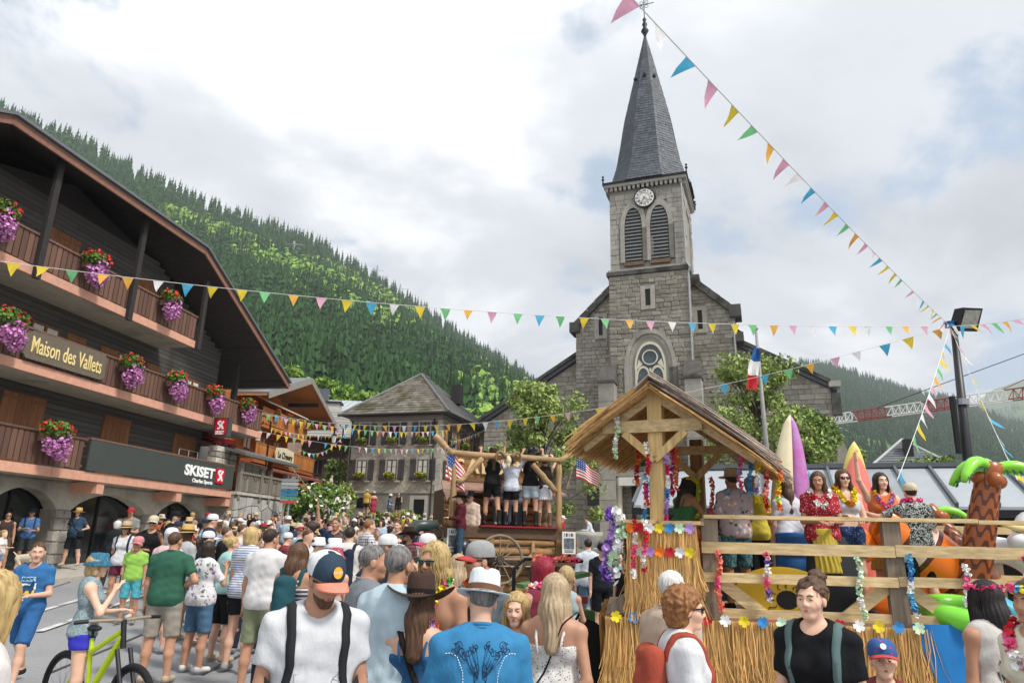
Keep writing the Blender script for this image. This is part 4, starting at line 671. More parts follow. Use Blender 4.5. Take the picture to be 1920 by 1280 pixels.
# ------------------------------------------------------------------ postcard terrace between the chalets
def terrace_shop():
 F = CH; t = empty('shop_terrace', F(2.5, 1, 1), 'stone walled shop terrace with weathered plank railing and small roofed kiosk', 'terrace'); wg = wood('weathered_plank', '#7d756a', .85, 2, rnd=.25); ps = M('polygon_stone', '#a7a59f', .9, .15, 4, .3, rnd=.22, stain=('#7b7973', 1.2, .55, .7))
 core = MB().fb(F, .15, 4.7, -.2, 6, .3, 3.55).build('terrace_wall', mortar, t); r = random.Random(8)
 MB().fb(F, .12, 4.75, -.34, 6, 3.5, 3.62).build('terrace_coping', conc, t)
 # crazy-paved facing: irregular stones
 cell = .47; gx = int(4.6 / cell); gzn = int(2.9 / cell); pts = {}
 for i in range(gx + 1):
  for j in range(gzn + 1): pts[i, j] = (.15 + i * cell + (r.uniform(-.15, .15) if 0 < i < gx else 0), .62 + j * cell + (r.uniform(-.15, .15) if 0 < j < gzn else 0))
 for i in range(gx):
  for j in range(gzn):
   q = [pts[i, j], pts[i + 1, j], pts[i + 1, j + 1], pts[i, j + 1]]; c = np.mean(q, 0); q = [tuple(c + (np.array(p) - c) * .93) for p in q]
   if r.random() < .5: k = r.randrange(4); q[k] = tuple(c + (np.array(q[k]) - c) * .72)
   MB().prism(q, F, -.26 - r.uniform(0, .04), -.195).build('stone', ps, core)
 for u in (.35, 2.1, 2.9, 4.45): MB().fb(F, u - .09, u + .09, -.32, -.16, 3.3, 4.75).build('post', wg, t)
 MB().fb(F, .3, 4.5, -.3, -.2, 4.38, 4.47).build('handrail', wg, t); u = .45
 while u < 4.4: piece('railing_plank', F, u, u + .2, -.27, -.22, 3.66, 4.2 + .05 * math.sin(u * 7), wg, t); u += .215
 u = .5
 while u < 4.4: piece('spindle', F, u, u + .05, -.26, -.22, 4.2, 4.38, wg, t); u += .14
 ow = wood('kiosk_post', '#8a5a30', .75, 2)
 for u in (.9, 3.9): MB().fb(F, u, u + .18, .3, .5, 3.6, 5.4).build('kiosk_post', ow, t)
 MB().slab([F(-.2, -.7, 5.2), F(4.8, -.7, 5.2), F(4.8, 2.6, 6.0), F(-.2, 2.6, 6.0)], .12).build('kiosk_roof', roof_metal, t); MB().fb(F, -.1, 4.7, -.66, -.6, 5.05, 5.18).build('kiosk_fascia', ow, t)
 tan = M('card_display', '#b9b3a6', .7, .4, 9, 0, rnd=.35, detail=2)
 for k in range(4): MB().fb(F, 1.3 + k * .62, 1.85 + k * .62, .45, .55, 3.7, 5.0).build('display_panel', tan, t)
 wr = M('rack_wire', '#b4b6b8', .4, .05, 4, 0, metal=.6)
 for i, (px, py) in enumerate(((403, 855), (416, 852), (430, 862))):
  u, z = F.pix(px, py, .5); g = empty('postcard_rack', F(u, .5, 3.66), 'revolving postcard rack, %s the red blind edge' % ('left under', 'middle one below', 'taller one past')[i], 'rack', 'postcard racks'); MB().tube([F(u, .5, 3.66), F(u, .5, 5.5)], .025, 6).build('pole', wr, g)
  for k in range(4): MB().fb(F, u - .22, u + .22, .3, .7, 4.5 + k * .24, 4.7 + k * .24).build('card_pocket', tan, g)
  MB().lathe([(.0, 0), (.2, .0), (.2, .12), (0, .12)], F(u, .5, 5.5), 12).build('rack_header', M('dark_red', '#6b1f22', .6, .1, 4, 0), g)
 g = empty('wire_rack', F(-2.4, .6, 3.65), 'empty wire clothes rack on the lowest chalet balcony', 'rack'); m = MB()
 for u in (-2.9, -2.3, -1.7): m.tube([F(u, .5, 3.65), F(u, .5, 5.0)], .018, 5)
 for z in (4.4, 4.75, 5.0): m.tube([F(-2.9, .5, z), F(-1.7, .5, z)], .014, 5)
 m.build('wire_frame', wr, g)
 w = empty('white_house', F(2.5, 4, 1), 'white rendered wall with a red roller blind behind the postcard kiosk', 'building'); MB().fb(F, .6, 5.2, 3.6, 9, .8, 8.2).build('wall', white_paint, w); MB().fb(F, .2, 3.2, 1.9, 3.55, 5.9, 6.15).build('roller_blind', M('red_blind', '#96151d', .8, .05, 4, 0), w); MB().fb(F, .1, 5.4, 3.3, 9, 8.2, 8.5).build('roof', roof_metal, w)
terrace_shop()
# ------------------------------------------------------------------ market hall roof on the right, slate house beyond
def market_hall():
 a = rad(20); F = Frame((2.95, 17.0), (math.cos(a), -math.sin(a))); t = empty('market_hall', F(6, 2, .4), 'low market shed with pale standing seam metal roof', 'building'); mt = M('pale_sheet', '#a0a6ab', .6, .05, 2, .02, rnd=.08, metal=.15); sg = M('seam_grey', '#5f6468', .5, .05, 3, 0, metal=.3)
 L = 17; n = 23
 for k in range(n): MB().slab([F(k * L / n + .004, 0, 2.74), F((k + 1) * L / n - .004, 0, 2.74), F((k + 1) * L / n - .004, 2.25, 3.77), F(k * L / n - .004, 2.25, 3.77)], .06).build('roof_panel', mt, t)
 for k in range(n + 1): MB().beam(F(k * L / n, -.03, 2.77), F(k * L / n, 2.25, 3.81), .06, .1).build('seam', sg, t)
 MB().fb(F, -.05, L, 2.15, 2.45, 3.77, 3.88).build('ridge_cap', sg, t); MB().slab([F(-.0, 2.3, 3.74), F(L, 2.3, 3.74), F(L, 5, 2.7), F(0, 5, 2.7)], .06).build('rear_slope', mt, t); MB().fb(F, 0, L, -.02, .05, 2.52, 2.68).build('fascia', black_m, t)
 for k in range(6): u = .4 + k * 3.2; MB().fb(F, u, u + .18, .25, .43, .3, 2.7).build('post', dark_beam, t)
 MB().fb(F, 0, L, 2.6, 2.7, .2, 2.9).build('back_wall', dark_beam, t)
 w = MB().fb(F, 8.6, 9.75, -.05, .02, 1.75, 2.35).build('notice_board', white_paint, t); put_text('lettering', 'RESERVE', .24, F, 9.17, -.055, 2.19, black_m, w, ext=.003, bold=.006); put_text('lettering', 'ET', .24, F, 9.5, -.055, 1.92, black_m, w, ext=.003, bold=.006)
market_hall()
def slate_house():
 t = empty('slate_roof_house', (33, 62, 2), 'house with grey slate hip roof beyond the market shed', 'house'); F = Frame((29.6, 60), (.94, -.34)); sl = M('pale_slate', '#6d7073', .75, .25, 6, .3, rnd=.2, stretch=(1, 1, 3)); z0 = 7.6; zr = 11.4; w = 8.4
 MB().fb(F, .4, w - .4, .4, 9, 1.5, z0).build('wall', white_paint, t); m = MB(); m.add([F(-.3, -.3, z0), F(w + .3, -.3, z0), F(w + .3, 9.6, z0), F(-.3, 9.6, z0), F(w / 2, 4, zr), F(w / 2, 5.5, zr)], [(0, 1, 4), (1, 2, 5, 4), (2, 3, 5), (3, 0, 4, 5), (3, 2, 1, 0)]); m.build('roof', sl, t)
 for q in ((-.3, -.3), (w + .3, -.3)): MB().tube([F(q[0], q[1], z0 + .04), F(w / 2, 4, zr + .05)], .12, 6).build('hip_ridge', M('pale_ridge', '#b0b2b3', .7, .05, 3, 0), t)
 m = MB()
 for j in range(16):
  s = j / 16; s1 = (j + 1.1) / 16; m.add([F(-.3 + (w / 2 + .3) * s, -.34 + 4.3 * s, z0 + (zr - z0) * s + .05), F(w + .3 - (w / 2 + .3) * s, -.34 + 4.3 * s, z0 + (zr - z0) * s + .05), F(w + .3 - (w / 2 + .3) * s1, -.3 + 4.3 * s1, z0 + (zr - z0) * s1 + .01), F(-.3 + (w / 2 + .3) * s1, -.3 + 4.3 * s1, z0 + (zr - z0) * s1 + .01)], [(0, 1, 2, 3)])
 m.build('slate_courses', sl, t, kind='stuff'); u = F.pix(1703, 840, 2.2)[0]; MB().fb(F, u - .35, u + .35, 2, 2.8, 9.2, 11.2).build('chimney', black_m, t)
slate_house()
# ------------------------------------------------------------------ tower crane jib
def crane():
 P0 = Vector(at(1545, 796, 120)); P1 = Vector(at(2150, 716, 84)); t = empty('tower_crane', (P1.x + 12, P1.y - 10, 0), 'red and white lattice crane jib reaching behind the church', 'crane'); wm = M('crane_white', '#d7d5d0', .5, .05, 3, 0); rm = M('crane_red', '#8f2f33', .5, .1, 3, 0); n = 38; ax = (P1 - P0) / n; sd_ = ax.cross(Vector((0, 0, 1))).normalized() * .75; up = Vector((0, 0, 1.5)); seg = 5
 for k in range(0, n):
  m = MB(); a, b = P0 + ax * k, P0 + ax * (k + 1)
  for o in (sd_, -sd_): m.tube([a + o, b + o], .09, 5); m.tube([a + o, (a + b) / 2 + up], .055, 4); m.tube([(a + b) / 2 + up, b + o], .055, 4)
  m.tube([a + up - ax * .5, b + up - ax * .5], .1, 5); m.build('jib_section', rm if (k // seg) % 2 else wm, t)
 for k in (8, 24): MB().tube([P0 + ax * k + up, P1 + Vector((14, -10, 14))], .06, 5).build('pendant_line', rm if k == 24 else black_m, t)
 b = P1 + (P1 - P0).normalized() * 14; MB().tube([P1, b], .5, 4).build('jib_root', rm, t); MB().tube([(b.x, b.y, -3), (b.x, b.y, b.z + 12)], .8, 4).build('mast', wm, t)
crane()
# ------------------------------------------------------------------ leafy trees and shrubs
bark = M('bark', '#5b5148', .9, .3, 8, .5); leafm = [M('leaf_green', '#8a9b55', .7, .3, 5, 0, rnd=.4, spec=.3), M('leaf_dark', '#7b904e', .7, .3, 5, 0, rnd=.4, spec=.3)]
def leafy_tree(base, h, cw, label, name='leafy_tree', seed=0, n=9000, ls=.13, cat='tree', group=None, m=None, z0=.28, lop=(0, 0)):
 r = np.random.RandomState(seed); base = np.array(base, float); t = empty(name, tuple(base), label, cat, group); tr = MB(); top = base + [lop[0] * .3, lop[1] * .3, h * .72]; tr.tube([tuple(base), tuple(base * .6 + top * .4 + [.1, 0, 0]), tuple(top)], [h * .022, h * .015, h * .006], 7); cl = []
 for i in range(64):
  s = r.uniform(z0, 1); zc = base[2] + h * s; wd = cw * math.sin(min(1, (1.08 - s) / (1.08 - z0) * 1.25 + .05) * math.pi * .55) ** .8; an = r.uniform(0, 6.28); rr = wd * r.uniform(.2, .98); c = np.array([base[0] + rr * math.cos(an) + lop[0] * s, base[1] + rr * math.sin(an) + lop[1] * s, zc]); cl.append((c, cw * r.uniform(.13, .27)))
  s0 = max(.15, s - .25); p = base + (top - base) * s0 / .72 if s0 < .72 else top; tr.tube([tuple(p), tuple((p + c) / 2 + [0, 0, .15]), tuple(c)], [h * .007, h * .004, h * .0015], 5)
 tr.build('trunk', bark, t, True); V = []; ci = r.randint(0, len(cl), n); cc = np.array([c for c, _ in cl])[ci]; cr = np.array([q for _, q in cl])[ci]; d = r.normal(size=(n, 3)); d /= np.linalg.norm(d, axis=1)[:, None]; p = cc + d * (cr * r.uniform(.35, 1.12, n))[:, None] * np.array([1, 1, .85])
 nr = d + r.normal(size=(n, 3)) * .8; nr /= np.linalg.norm(nr, axis=1)[:, None]; x = np.cross(nr, r.normal(size=(n, 3))); x /= np.linalg.norm(x, axis=1)[:, None]; y = np.cross(nr, x); sz = (ls * r.uniform(.6, 1.3, n))[:, None]; x = x * sz * .55; y = y * sz
 V = np.stack([p - y, p + x - y * .1, p + y, p - x - y * .1], 1).reshape(-1, 3); obj('crown', mesh_np('crown', V, np.arange(n * 4).reshape(-1, 4)), m or leafm[seed % 2], t); return t
g0 = lambda x, y: float(gz(x, y))
leafy_tree((1.7, 35, 1.6), 7.9, 2.9, 'bright green leafy tree beside the cabin float in front of the church', seed=2, n=13000, ls=.115, z0=.2)
leafy_tree((12.6, 35.5, 1.6), 9.6, 3.4, 'tall leafy tree behind the flagpole on the church side', seed=4, n=13000, ls=.115, z0=.2)
leafy_tree((15.3, 36, 1.6), 7.2, 2.6, 'smaller leafy tree next to the one behind the flagpole', seed=7, n=9000, z0=.2)
pb = at(1742, 858, 30); leafy_tree((pb[0], 30, pb[2] - 3.4), 3.3, 1.9, 'round green bush behind the market shed roof', 'bush', 9, 7000, .1, 'bush', z0=.15)
for i, (px, py, Y, h, w, lb) in enumerate(((585, 935, 40, 2.2, 1.6, 'white flowering shrub beside the signposts'), (612, 930, 42, 2.0, 1.5, 'flowering bush right of the first shrub by the stairs'), (640, 925, 46, 1.8, 1.1, 'dark bushy shrub at the corner of the stone house'), (632, 885, 54, 3.0, 1.3, 'tall shrub in front of the old timber house'), (760, 975, 45, 1.5, 1.2, 'low flowering shrub along the stone house wall'), (725, 975, 45, 1.5, 1.1, 'low shrub under the cellar window'), (700, 975, 46, 1.4, 1.0, 'low leafy shrub by the terrace stairs'))):
 p = at(px, py, Y); b = leafy_tree((p[0], p[1], max(g0(p[0], p[1]), p[2] - h * .7)), h, w, lb, 'shrub', 20 + i, 2200, .13, 'shrub', z0=.1, m=M('shrub_green', '#6d8a3c', .7, .3, 5, 0, rnd=.4) if i < 2 else None)
 if i in (0, 1, 4): r_ = np.random.RandomState(i); m_ = MB(); petals(m_, (p[0], p[1], max(g0(p[0], p[1]), p[2] - h * .7) + h * .6), np.array([w, w, h * .5]), 130, .09, r_); m_.build('blossom', white_flow if i != 4 else yellow_flow, b)
# background village trees below the hill, left of the church
for i, (px, py, Y, h) in enumerate(((560, 720, 95, 11), (600, 712, 100, 12), (640, 725, 100, 10), (690, 735, 105, 10), (535, 690, 90, 12), (900, 790, 80, 9), (940, 775, 85, 10), (870, 800, 85, 8))):
 p = at(px, py, Y); leafy_tree((p[0], p[1], p[2] - h), h, h * .36, ['pale green roundish tree behind the chalet roofs', 'leafy tree above the metal roofed block', 'light leafy tree over the twin flues', 'tree behind the ridge of the stone house', 'tree rising behind the big chalet eave', 'leafy tree between the stone house and the church', 'taller leafy tree between stone house and church', 'low tree just past the stone house roof'][i], 'leafy_tree', 50 + i, 2600, .42, group='trees behind the village', m=leaf_far)
# ================================================================== STREET FURNITURE
steel = M('galvanised', '#9a9da0', .45, .08, 4, 0, metal=.6); pole_m = M('black_pole', '#23262a', .45, .1, 5, .03, spec=.5); grey_pole = M('grey_pole', '#8b8b88', .6, .15, 5, .05)
LAMP = np.array([11.15, 17.0])
def floodlight():
 a = np.array(at(1815, 855, 17)); b = np.array(at(1789, 622, 17)); g = g0(a[0], 17); t = empty('floodlight_mast', (a[0], 17, g), 'tall black mast with a square floodlight head', 'lamp post'); base = a + (a - b) * (a[2] - g) / (b[2] - a[2])
 MB().tube([tuple(base), tuple(a), tuple(b)], [.13, .115, .075], 12).build('mast', pole_m, t, True); d = (b - a) / np.linalg.norm(b - a); q = a + d * .35; MB().tube([tuple(q - [.25, .05, .3]), tuple(q + [-.22, -.05, 1.1])], .07, 6).build('speaker_column', black_m, t)
 MB().tube([tuple(q + d * .9), tuple(q + d * 1.05)], .155, 12).build('clamp', steel, t); F = Frame((b[0], b[1] - .15), (.97, .24)); z = b[2] + .1; m = MB(); m.hexa([F(-.08, -.05, z - .15), F(.55, -.05, z - .1), F(.55, .2, z), F(-.08, .2, z - .05), F(.0, -.25, z + .42), F(.62, -.25, z + .46), F(.62, .0, z + .5), F(.0, .0, z + .46)]); h = m.build('lamp_head', black_m, t)
 m = MB(); m.hexa([F(.0, -.08, z - .07), F(.49, -.08, z - .03), F(.49, -.075, z - .03), F(.0, -.075, z - .07), F(.06, -.25, z + .36), F(.55, -.25, z + .4), F(.55, -.245, z + .4), F(.06, -.245, z + .36)]); m.build('lens', M('lamp_lens', '#8b8a80', .15, .3, 9, .2, spec=.8), h); m = MB(); m.lathe([(.14, 0), (.1, .06), (.14, .12)], (b[0] - .15, b[1] - .1, b[2] + .1), 10); m.build('blue_clamp', M('blue_strap', '#1f6fa8', .5, .1, 4, 0), t)
 return b
LT = floodlight()
def flag_cloth(F, u0, z0, w, h, cols, name, parent, vertical, amp=.07, nx=14, nz=10, sag=0.0, seed=0):
 ph = seed * 1.7
 def pos(i, j): x = i / nx; y = j / nz; return F(u0 + w * x * (1 - .12 * math.sin(x * 5 + ph) ** 2), amp * math.sin(x * 7 + y * 2 + ph) * x ** .5 + .1 * x * (1 - y), z0 + h * y - sag * x ** 1.3 * (.6 + .4 * y))
 n = len(cols)
 for k, c in enumerate(cols):
  m = MB()
  if vertical: r0, r1, s0, s1 = nx * k // n, nx * (k + 1) // n, 0, nz
  else: r0, r1, s0, s1 = 0, nx, k, k + 1
  for i in range(r0, r1):
   for j in range(s0, s1): m.add([pos(i, j), pos(i + 1, j), pos(i + 1, j + 1), pos(i, j + 1)], [(0, 1, 2, 3)])
  m.build(name, c, parent, True)
 return pos
fw = M('flag_white', '#e4e3df', .8, .04, 6, .1, rnd=.03); fr_ = M('flag_red', '#c0272d', .8, .06, 6, .1, rnd=.03); fb_ = M('flag_blue', '#2a5f9e', .8, .08, 6, .1, rnd=.03)
def flagpole():
 b = np.array(at(1436, 825, 30)); c = np.array(at(1417.5, 620, 30)); g = g0(b[0], 30); base = b + (b - c) * (b[2] - g) / (c[2] - b[2]); t = empty('flagpole', (base[0], 30, g), 'grey flagpole in front of the leafy church tree', 'flagpole'); MB().tube([tuple(base), tuple(b), tuple(c)], [.12, .1, .06], 10).build('pole', grey_pole, t, True); MB().lathe([(.0, 0), (.1, .05), (.1, .12), (0, .18)], tuple(c), 8).build('finial', grey_pole, t)
 f = empty('french_flag', tuple(at(1419, 690, 29.9)), 'limp blue white and red tricolour on the flagpole', 'flag'); A = np.array(at(1419, 648, 29.85)); B = np.array(at(1411, 728, 29.85))
 # the cloth hangs down almost limp: blue on top at the hoist, then white, then red
 cols = [fb_, fw, fr_]; nx = 4; nz = 18
 def pos(i, j): y = j / nz; x = i / nx; w = .12 + .34 * math.sin(min(1, y * 1.25 + .12) * math.pi * .62); p = A + (B - A) * y; return (p[0] + (x - .62) * w + .03 * math.sin(y * 9), p[1] - .12 * math.sin(x * 6.3 + y * 4), p[2] - .1 * x)
 for k in range(3):
  m = MB()
  for i in range(nx):
   for j in range(k * 6, k * 6 + 6): m.add([pos(i, j), pos(i + 1, j), pos(i + 1, j + 1), pos(i, j + 1)], [(0, 1, 2, 3)])
  m.build('stripe', cols[k], f, True)
flagpole()
# ------------------------------------------------------------------ bunting
pcol = [M('pennant_' + n, c, .6, .05, 4, 0, rnd=.06, spec=.4) for n, c in (('yellow', '#e6cc3a'), ('blue', '#4faed4'), ('pink', '#e3a9c0'), ('green', '#79c787'), ('orange', '#ecb14a'), ('white', '#eceaea'))]
for m_ in pcol:                                       # thin plastic lets light through
 nt = m_.node_tree; bs = nt.nodes['Principled BSDF']; ou = nt.nodes['Material Output']; tl = nt.nodes.new('ShaderNodeBsdfTranslucent'); mxs = nt.nodes.new('ShaderNodeMixShader'); mxs.inputs[0].default_value = .35; nt.links.new(bs.inputs['Base Color'].links[0].from_socket, tl.inputs[0]); nt.links.new(bs.outputs[0], mxs.inputs[1]); nt.links.new(tl.outputs[0], mxs.inputs[2]); nt.links.new(mxs.outputs[0], ou.inputs['Surface'])
def pennant_mesh(k):
 r = random.Random(k); m = MB(); c = r.uniform(-.25, .25); n = 5; g = []
 for j in range(n + 1):
  y = j / n; w = .5 * (1 - y); row = []
  for i in range(3): x = (i - 1) * w; row.append((x + .05 * math.sin(y * 3 + k), c * y * y + .06 * math.sin(x * 6 + y * 4 + k) * y, -y * 1.15))
  g.append(row)
 for j in range(n):
  for i in range(2): m.add([g[j][i], g[j][i + 1], g[j + 1][i + 1], g[j + 1][i]], [(0, 1, 2, 3)])
 return m.mesh('pennant', True)
PEN = [pennant_mesh(k) for k in range(6)]; cord_m = M('bunting_cord', '#d9d9d6', .7, .05, 5, 0); bn = [0]
def bunting(P, Q, sag, step, size, label, wind=0.0, seed=0, cr=.006):
 P = Vector(P); Q = Vector(Q); r = random.Random(seed + 11); L = (Q - P).length; n = max(2, int(L / step)); t = empty('bunting', tuple(P), label, 'bunting', 'pennant bunting strung over the square'); ax = math.atan2((Q - P).y, (Q - P).x)
 pt = lambda s: P.lerp(Q, s) - Vector((0, 0, sag * 4 * s * (1 - s))); MB().tube([pt(i / 24) for i in range(25)], cr, 4).build('cord', cord_m, t); k = r.randrange(6)
 for i in range(n):
  if r.random() < .05: continue
  s = (i + .5 + r.uniform(-.08, .08)) / n; a = pt(s); b = pt(min(1, s + .01)); sl = math.atan2(b.z - a.z, math.hypot(b.x - a.x, b.y - a.y)); o = obj('pennant', PEN[r.randrange(6)], pcol[[0, 1, 2, 3, 0, 5, 4][(i * 3 + seed) % 7] if r.random() < .75 else r.randrange(6)], t, loc=a); w = wind * r.uniform(.3, 1.2)
  o.rotation_euler = Matrix.Rotation(ax, 3, 'Z').to_4x4().to_euler(); R = Matrix.Rotation(ax, 4, 'Z') @ Matrix.Rotation(-sl, 4, 'Y') @ Matrix.Rotation(w + r.uniform(-.25, .25), 4, 'X'); o.rotation_euler = R.to_euler(); q = size * r.uniform(.9, 1.1); o.scale = (q, q, q)
tp = tuple(LT + np.array([-.15, -.1, .12]))
bunting(at(-60, 482, 12.5), tp, .42, .52, .22, 'long pennant string crossing in front of the chalet and the church', 0, 1)
bunting(at(1150, -40, 4.6), tp, .10, .52, .21, 'pennant string swooping from overhead down to the floodlight', 1.15, 2)
bunting(at(485, 772, 36), tp, 1.5, .62, .26, 'pennant string from the village street to the floodlight, below the long one', .25, 3)
bunting(at(462, 768, 33), at(842, 806, 48), .5, .55, .30, 'small pennants from the chalet corner to the stone house, upper string', .1, 4)
bunting(at(480, 806, 33), at(842, 838, 48), .45, .55, .28, 'small pennants across the street front of the stone house, lower string', .1, 5)
bunting(at(560, 840, 43), at(657, 800, 46), .9, .35, .24, 'drooping pennant loop hung from the iron wall lamp', .1, 6)
bunting(at(505, 800, 38), at(640, 812, 47), .3, .5, .26, 'short pennant string in front of the honey chalet balconies', .1, 7)
bunting(at(530, 850, 38), at(632, 966, 28), .2, .5, .26, 'pennant string falling steeply from the honey chalet to the crowd', .2, 8)
bunting(tp, at(1682, 900, 11.5), .1, .5, .28, 'pennants falling from the floodlight to the market shed, church side', .5, 9)
bunting(tp, at(1908, 900, 11.5), .1, .5, .28, 'pennants falling from the floodlight towards the inflatable palm', .5, 10)
bunting(tp, at(2060, 566, 11), .1, .5, .27, 'pennant string rising from the floodlight past the frame edge', .9, 12)
bunting(at(845, 828, 47), at(925, 795, 56), .2, .45, .25, 'small pennants along the side wall of the stone house', .1, 13)
# ------------------------------------------------------------------ wall lantern, signposts, basin, loudspeaker
def lantern(px, py, Y, hz, label, wall=True):
 p = np.array(at(px, py, Y)); t = empty('lantern', (p[0], p[1], p[2] - hz), label, 'lamp', 'iron street lanterns'); m = MB()
 m.tube([(p[0], p[1], p[2] - hz), (p[0], p[1], p[2])], .05, 6); sp = [(p[0] + .35 * math.cos(a) * (1 - a / 9) - .5, p[1], p[2] + .35 * math.sin(a) * (1 - a / 9)) for a in np.linspace(0, 6.5, 22)]; m.tube([(p[0], p[1], p[2])] + sp, .03, 5); m.build('bracket', black_m, t)
 c = (p[0] - .55, p[1] - .05, p[2] - 1.0); MB().lathe([(.05, .9), (.06, .62), (.2, .5), (.2, .46)], c, 8).build('lantern_hood', black_m, t); MB().lathe([(.17, .46), (.11, 0), (0, -.02)], c, 6).build('lantern_glass', M('lantern_glass', '#c9ccc6', .2, .1, 4, 0, spec=.6), t)
lantern(508, 790, 36, 4.5, 'iron street lantern before the honey chalet balconies'); lantern(644, 802, 46, 6.5, 'curled iron lantern in front of the stone house quoins')
def signpost():
 p = np.array(at(540, 950, 33)); g = g0(p[0], p[1]); zt = at(540, 900, 33)[2]; t = empty('direction_signs', (p[0], p[1], g), 'stack of grey blue and white direction boards on a post', 'sign'); F = Frame(p[:2], (1, .1)); MB().tube([F(0, .1, g), F(0, .1, zt + .1)], .05, 8).build('post', steel, t); cols = ['#8a9092', '#a9adad', '#8f9698', '#2d6f96', '#39779a', '#4d8a78', '#b34a45']
 for k, c in enumerate(cols):
  z = zt - k * .16; MB().prism([(-.4, z - .065), (.32, z - .065), (.4, z), (.32, z + .065), (-.4, z + .065)], F, -.02, .02).build('board', M('board_%d' % k, c, .5, .05, 3, 0, rnd=0), t)
signpost()
def basin():
 p = at(1098, 1000, 33); g = 1.62; t = empty('stone_basin', (p[0], p[1], g), 'round stone planter basin at the foot of the church', 'basin'); MB().lathe([(.3, 0), (.45, .1), (.75, .55), (.78, .75), (.66, .75), (.6, .55), (0, .5)], (p[0], p[1], g), 16).build('bowl', stone_g, t, True)
 p = at(1112, 935, 40); t = empty('loudspeaker', (p[0], p[1], 1.62), 'black loudspeaker on a thin stand against the church wall', 'speaker'); MB().box(p[0] - .3, p[0] + .3, p[1] - .25, p[1] + .25, 3.9, 4.95).build('cabinet', black_m, t); MB().tube([(p[0], p[1], 1.62), (p[0], p[1], 3.9)], .03, 6).build('stand', black_m, t)
 for k in range(3):
  q = at(1062 + k * 14, 985, 31); t = empty('crowd_barrier', (q[0], q[1], 1.2), 'steel crowd barrier by the church steps, %s' % ('beside the log post', 'middle of three', 'toward the stone basin')[k], 'barrier', 'steel crowd barriers'); m = MB(); z0 = 1.0
  m.tube([(q[0] - .5, q[1], z0), (q[0] - .5, q[1] + .3, z0 + 1.1), (q[0] + .5, q[1] + .3, z0 + 1.1), (q[0] + .5, q[1], z0)], .025, 5)
  for i in range(6): m.tube([(q[0] - .4 + i * .16, q[1] + .05, z0 + .15), (q[0] - .4 + i * .16, q[1] + .28, z0 + 1.1)], .012, 4)
  m.build('barrier_frame', steel, t)
basin()
# ---- road markings and pavement
def strip(name, pts, w, m, lift=.006, kind='structure'):
 mm = MB()
 for (x0, y0), (x1, y1) in zip(pts[:-1], pts[1:]):
  n = max(1, int(math.dist((x0, y0), (x1, y1)) / .5)); dx, dy = x1 - x0, y1 - y0; l = math.hypot(dx, dy); nx, ny = -dy / l * w / 2, dx / l * w / 2
  for i in range(n):
   a, b = i / n, (i + 1) / n; P = [(x0 + dx * a - nx, y0 + dy * a - ny), (x0 + dx * b - nx, y0 + dy * b - ny), (x0 + dx * b + nx, y0 + dy * b + ny), (x0 + dx * a + nx, y0 + dy * a + ny)]; mm.add([(x, y, g0(x, y) + .02 + lift) for x, y in P], [(0, 1, 2, 3)])
 return tag(mm.build(name, m), kind=kind)
roadp = M('road_paint', '#c9c8c4', .8, .12, 9, .2, rnd=0, stain=('#8a8a8a', 2.5, .5, .65))
for (a, b) in (((70, 1198), (300, 1128)), ((60, 1170), (250, 1120)), ((165, 1088), (330, 1075))):
 p = atz(*a, .05); q = atz(*b, .15); strip('road_marking', [tuple(p[:2]), tuple(q[:2])], .14, roadp)
tar = M('tar_seam', '#4a4b4d', .8, .2, 9, .2, rnd=0)
for pts, w in (([(85, 1262), (180, 1230), (300, 1190), (420, 1165)], .05), ([(150, 1150), (260, 1165), (420, 1215)], .04), ([(380, 1262), (470, 1225), (640, 1200)], .05), ([(60, 1140), (200, 1105), (300, 1090)], .035), ([(1060, 1215), (1130, 1200), (1230, 1190)], .05)): strip('tar_seam', [tuple(atz(*q, .06)[:2]) for q in pts], w, tar, .003)
def pavement():
 F = CH; m = MB(); U = np.linspace(-22, 6, 57)
 for i in range(56):
  u0, u1 = U[i], U[i + 1]; P = [F(u0, -1.5, 0), F(u1, -1.5, 0), F(u1, 1.6, 0), F(u0, 1.6, 0)]; z = [g0(p[0], p[1]) for p in P]; m.hexa([(P[k][0], P[k][1], z[k] - .3) for k in range(4)] + [(P[k][0], P[k][1], z[k] + .13) for k in range(4)])
 tag(m.build('pavement', M('paving', '#aaa49a', .9, .12, 5, .2, rnd=0)), kind='structure')
pavement()
# ================================================================== THE SURF FLOAT
pale = wood('pale_timber', '#c9b083', .75, 0, rnd=.12); pale_z = wood('pale_post', '#c9ab74', .75, 2, rnd=.1); old_post = wood('grey_post', '#857766', .85, 2, rnd=.15); straw = M('raffia', '#d1a566', .85, .3, 30, 0, stretch=(1, 1, .1), rnd=.35); straw2 = M('split_reed', '#bd9660', .85, .3, 20, 0, rnd=.4); straw3 = M('weathered_reed', '#93857a', .9, .3, 20, 0, rnd=.4)
YAW = rad(9); SF = Frame((1.10, 8.25), (math.cos(YAW), -math.sin(YAW))); DZ = 1.1
fu = lambda px, d=0.0, py=1060: SF.pix(px, py, d)[0]
def strands(m, F, u0, u1, d, zt, zb, n, r, w=.012, jit=.05, lean=.06):
 for i in range(n):
  u = r.uniform(u0, u1); dd = d + r.uniform(-.035, .035); L = zb + r.uniform(-jit, jit); du = r.normal() * lean; k = r.uniform(.6, 1.4) * w; b = len(m.v)
  for s in (0, .35, .7, 1): uu = u + du * s * s + .01 * math.sin(s * 9 + u * 40); z = zt + (L - zt) * s; q = k * (1 - .35 * s); m.v += [F(uu - q, dd - .03 * s + r.uniform(-.006, .006), z), F(uu + q, dd - .03 * s, z)]
  for s in range(3): m.f.append((b + 2 * s, b + 2 * s + 1, b + 2 * s + 3, b + 2 * s + 2))
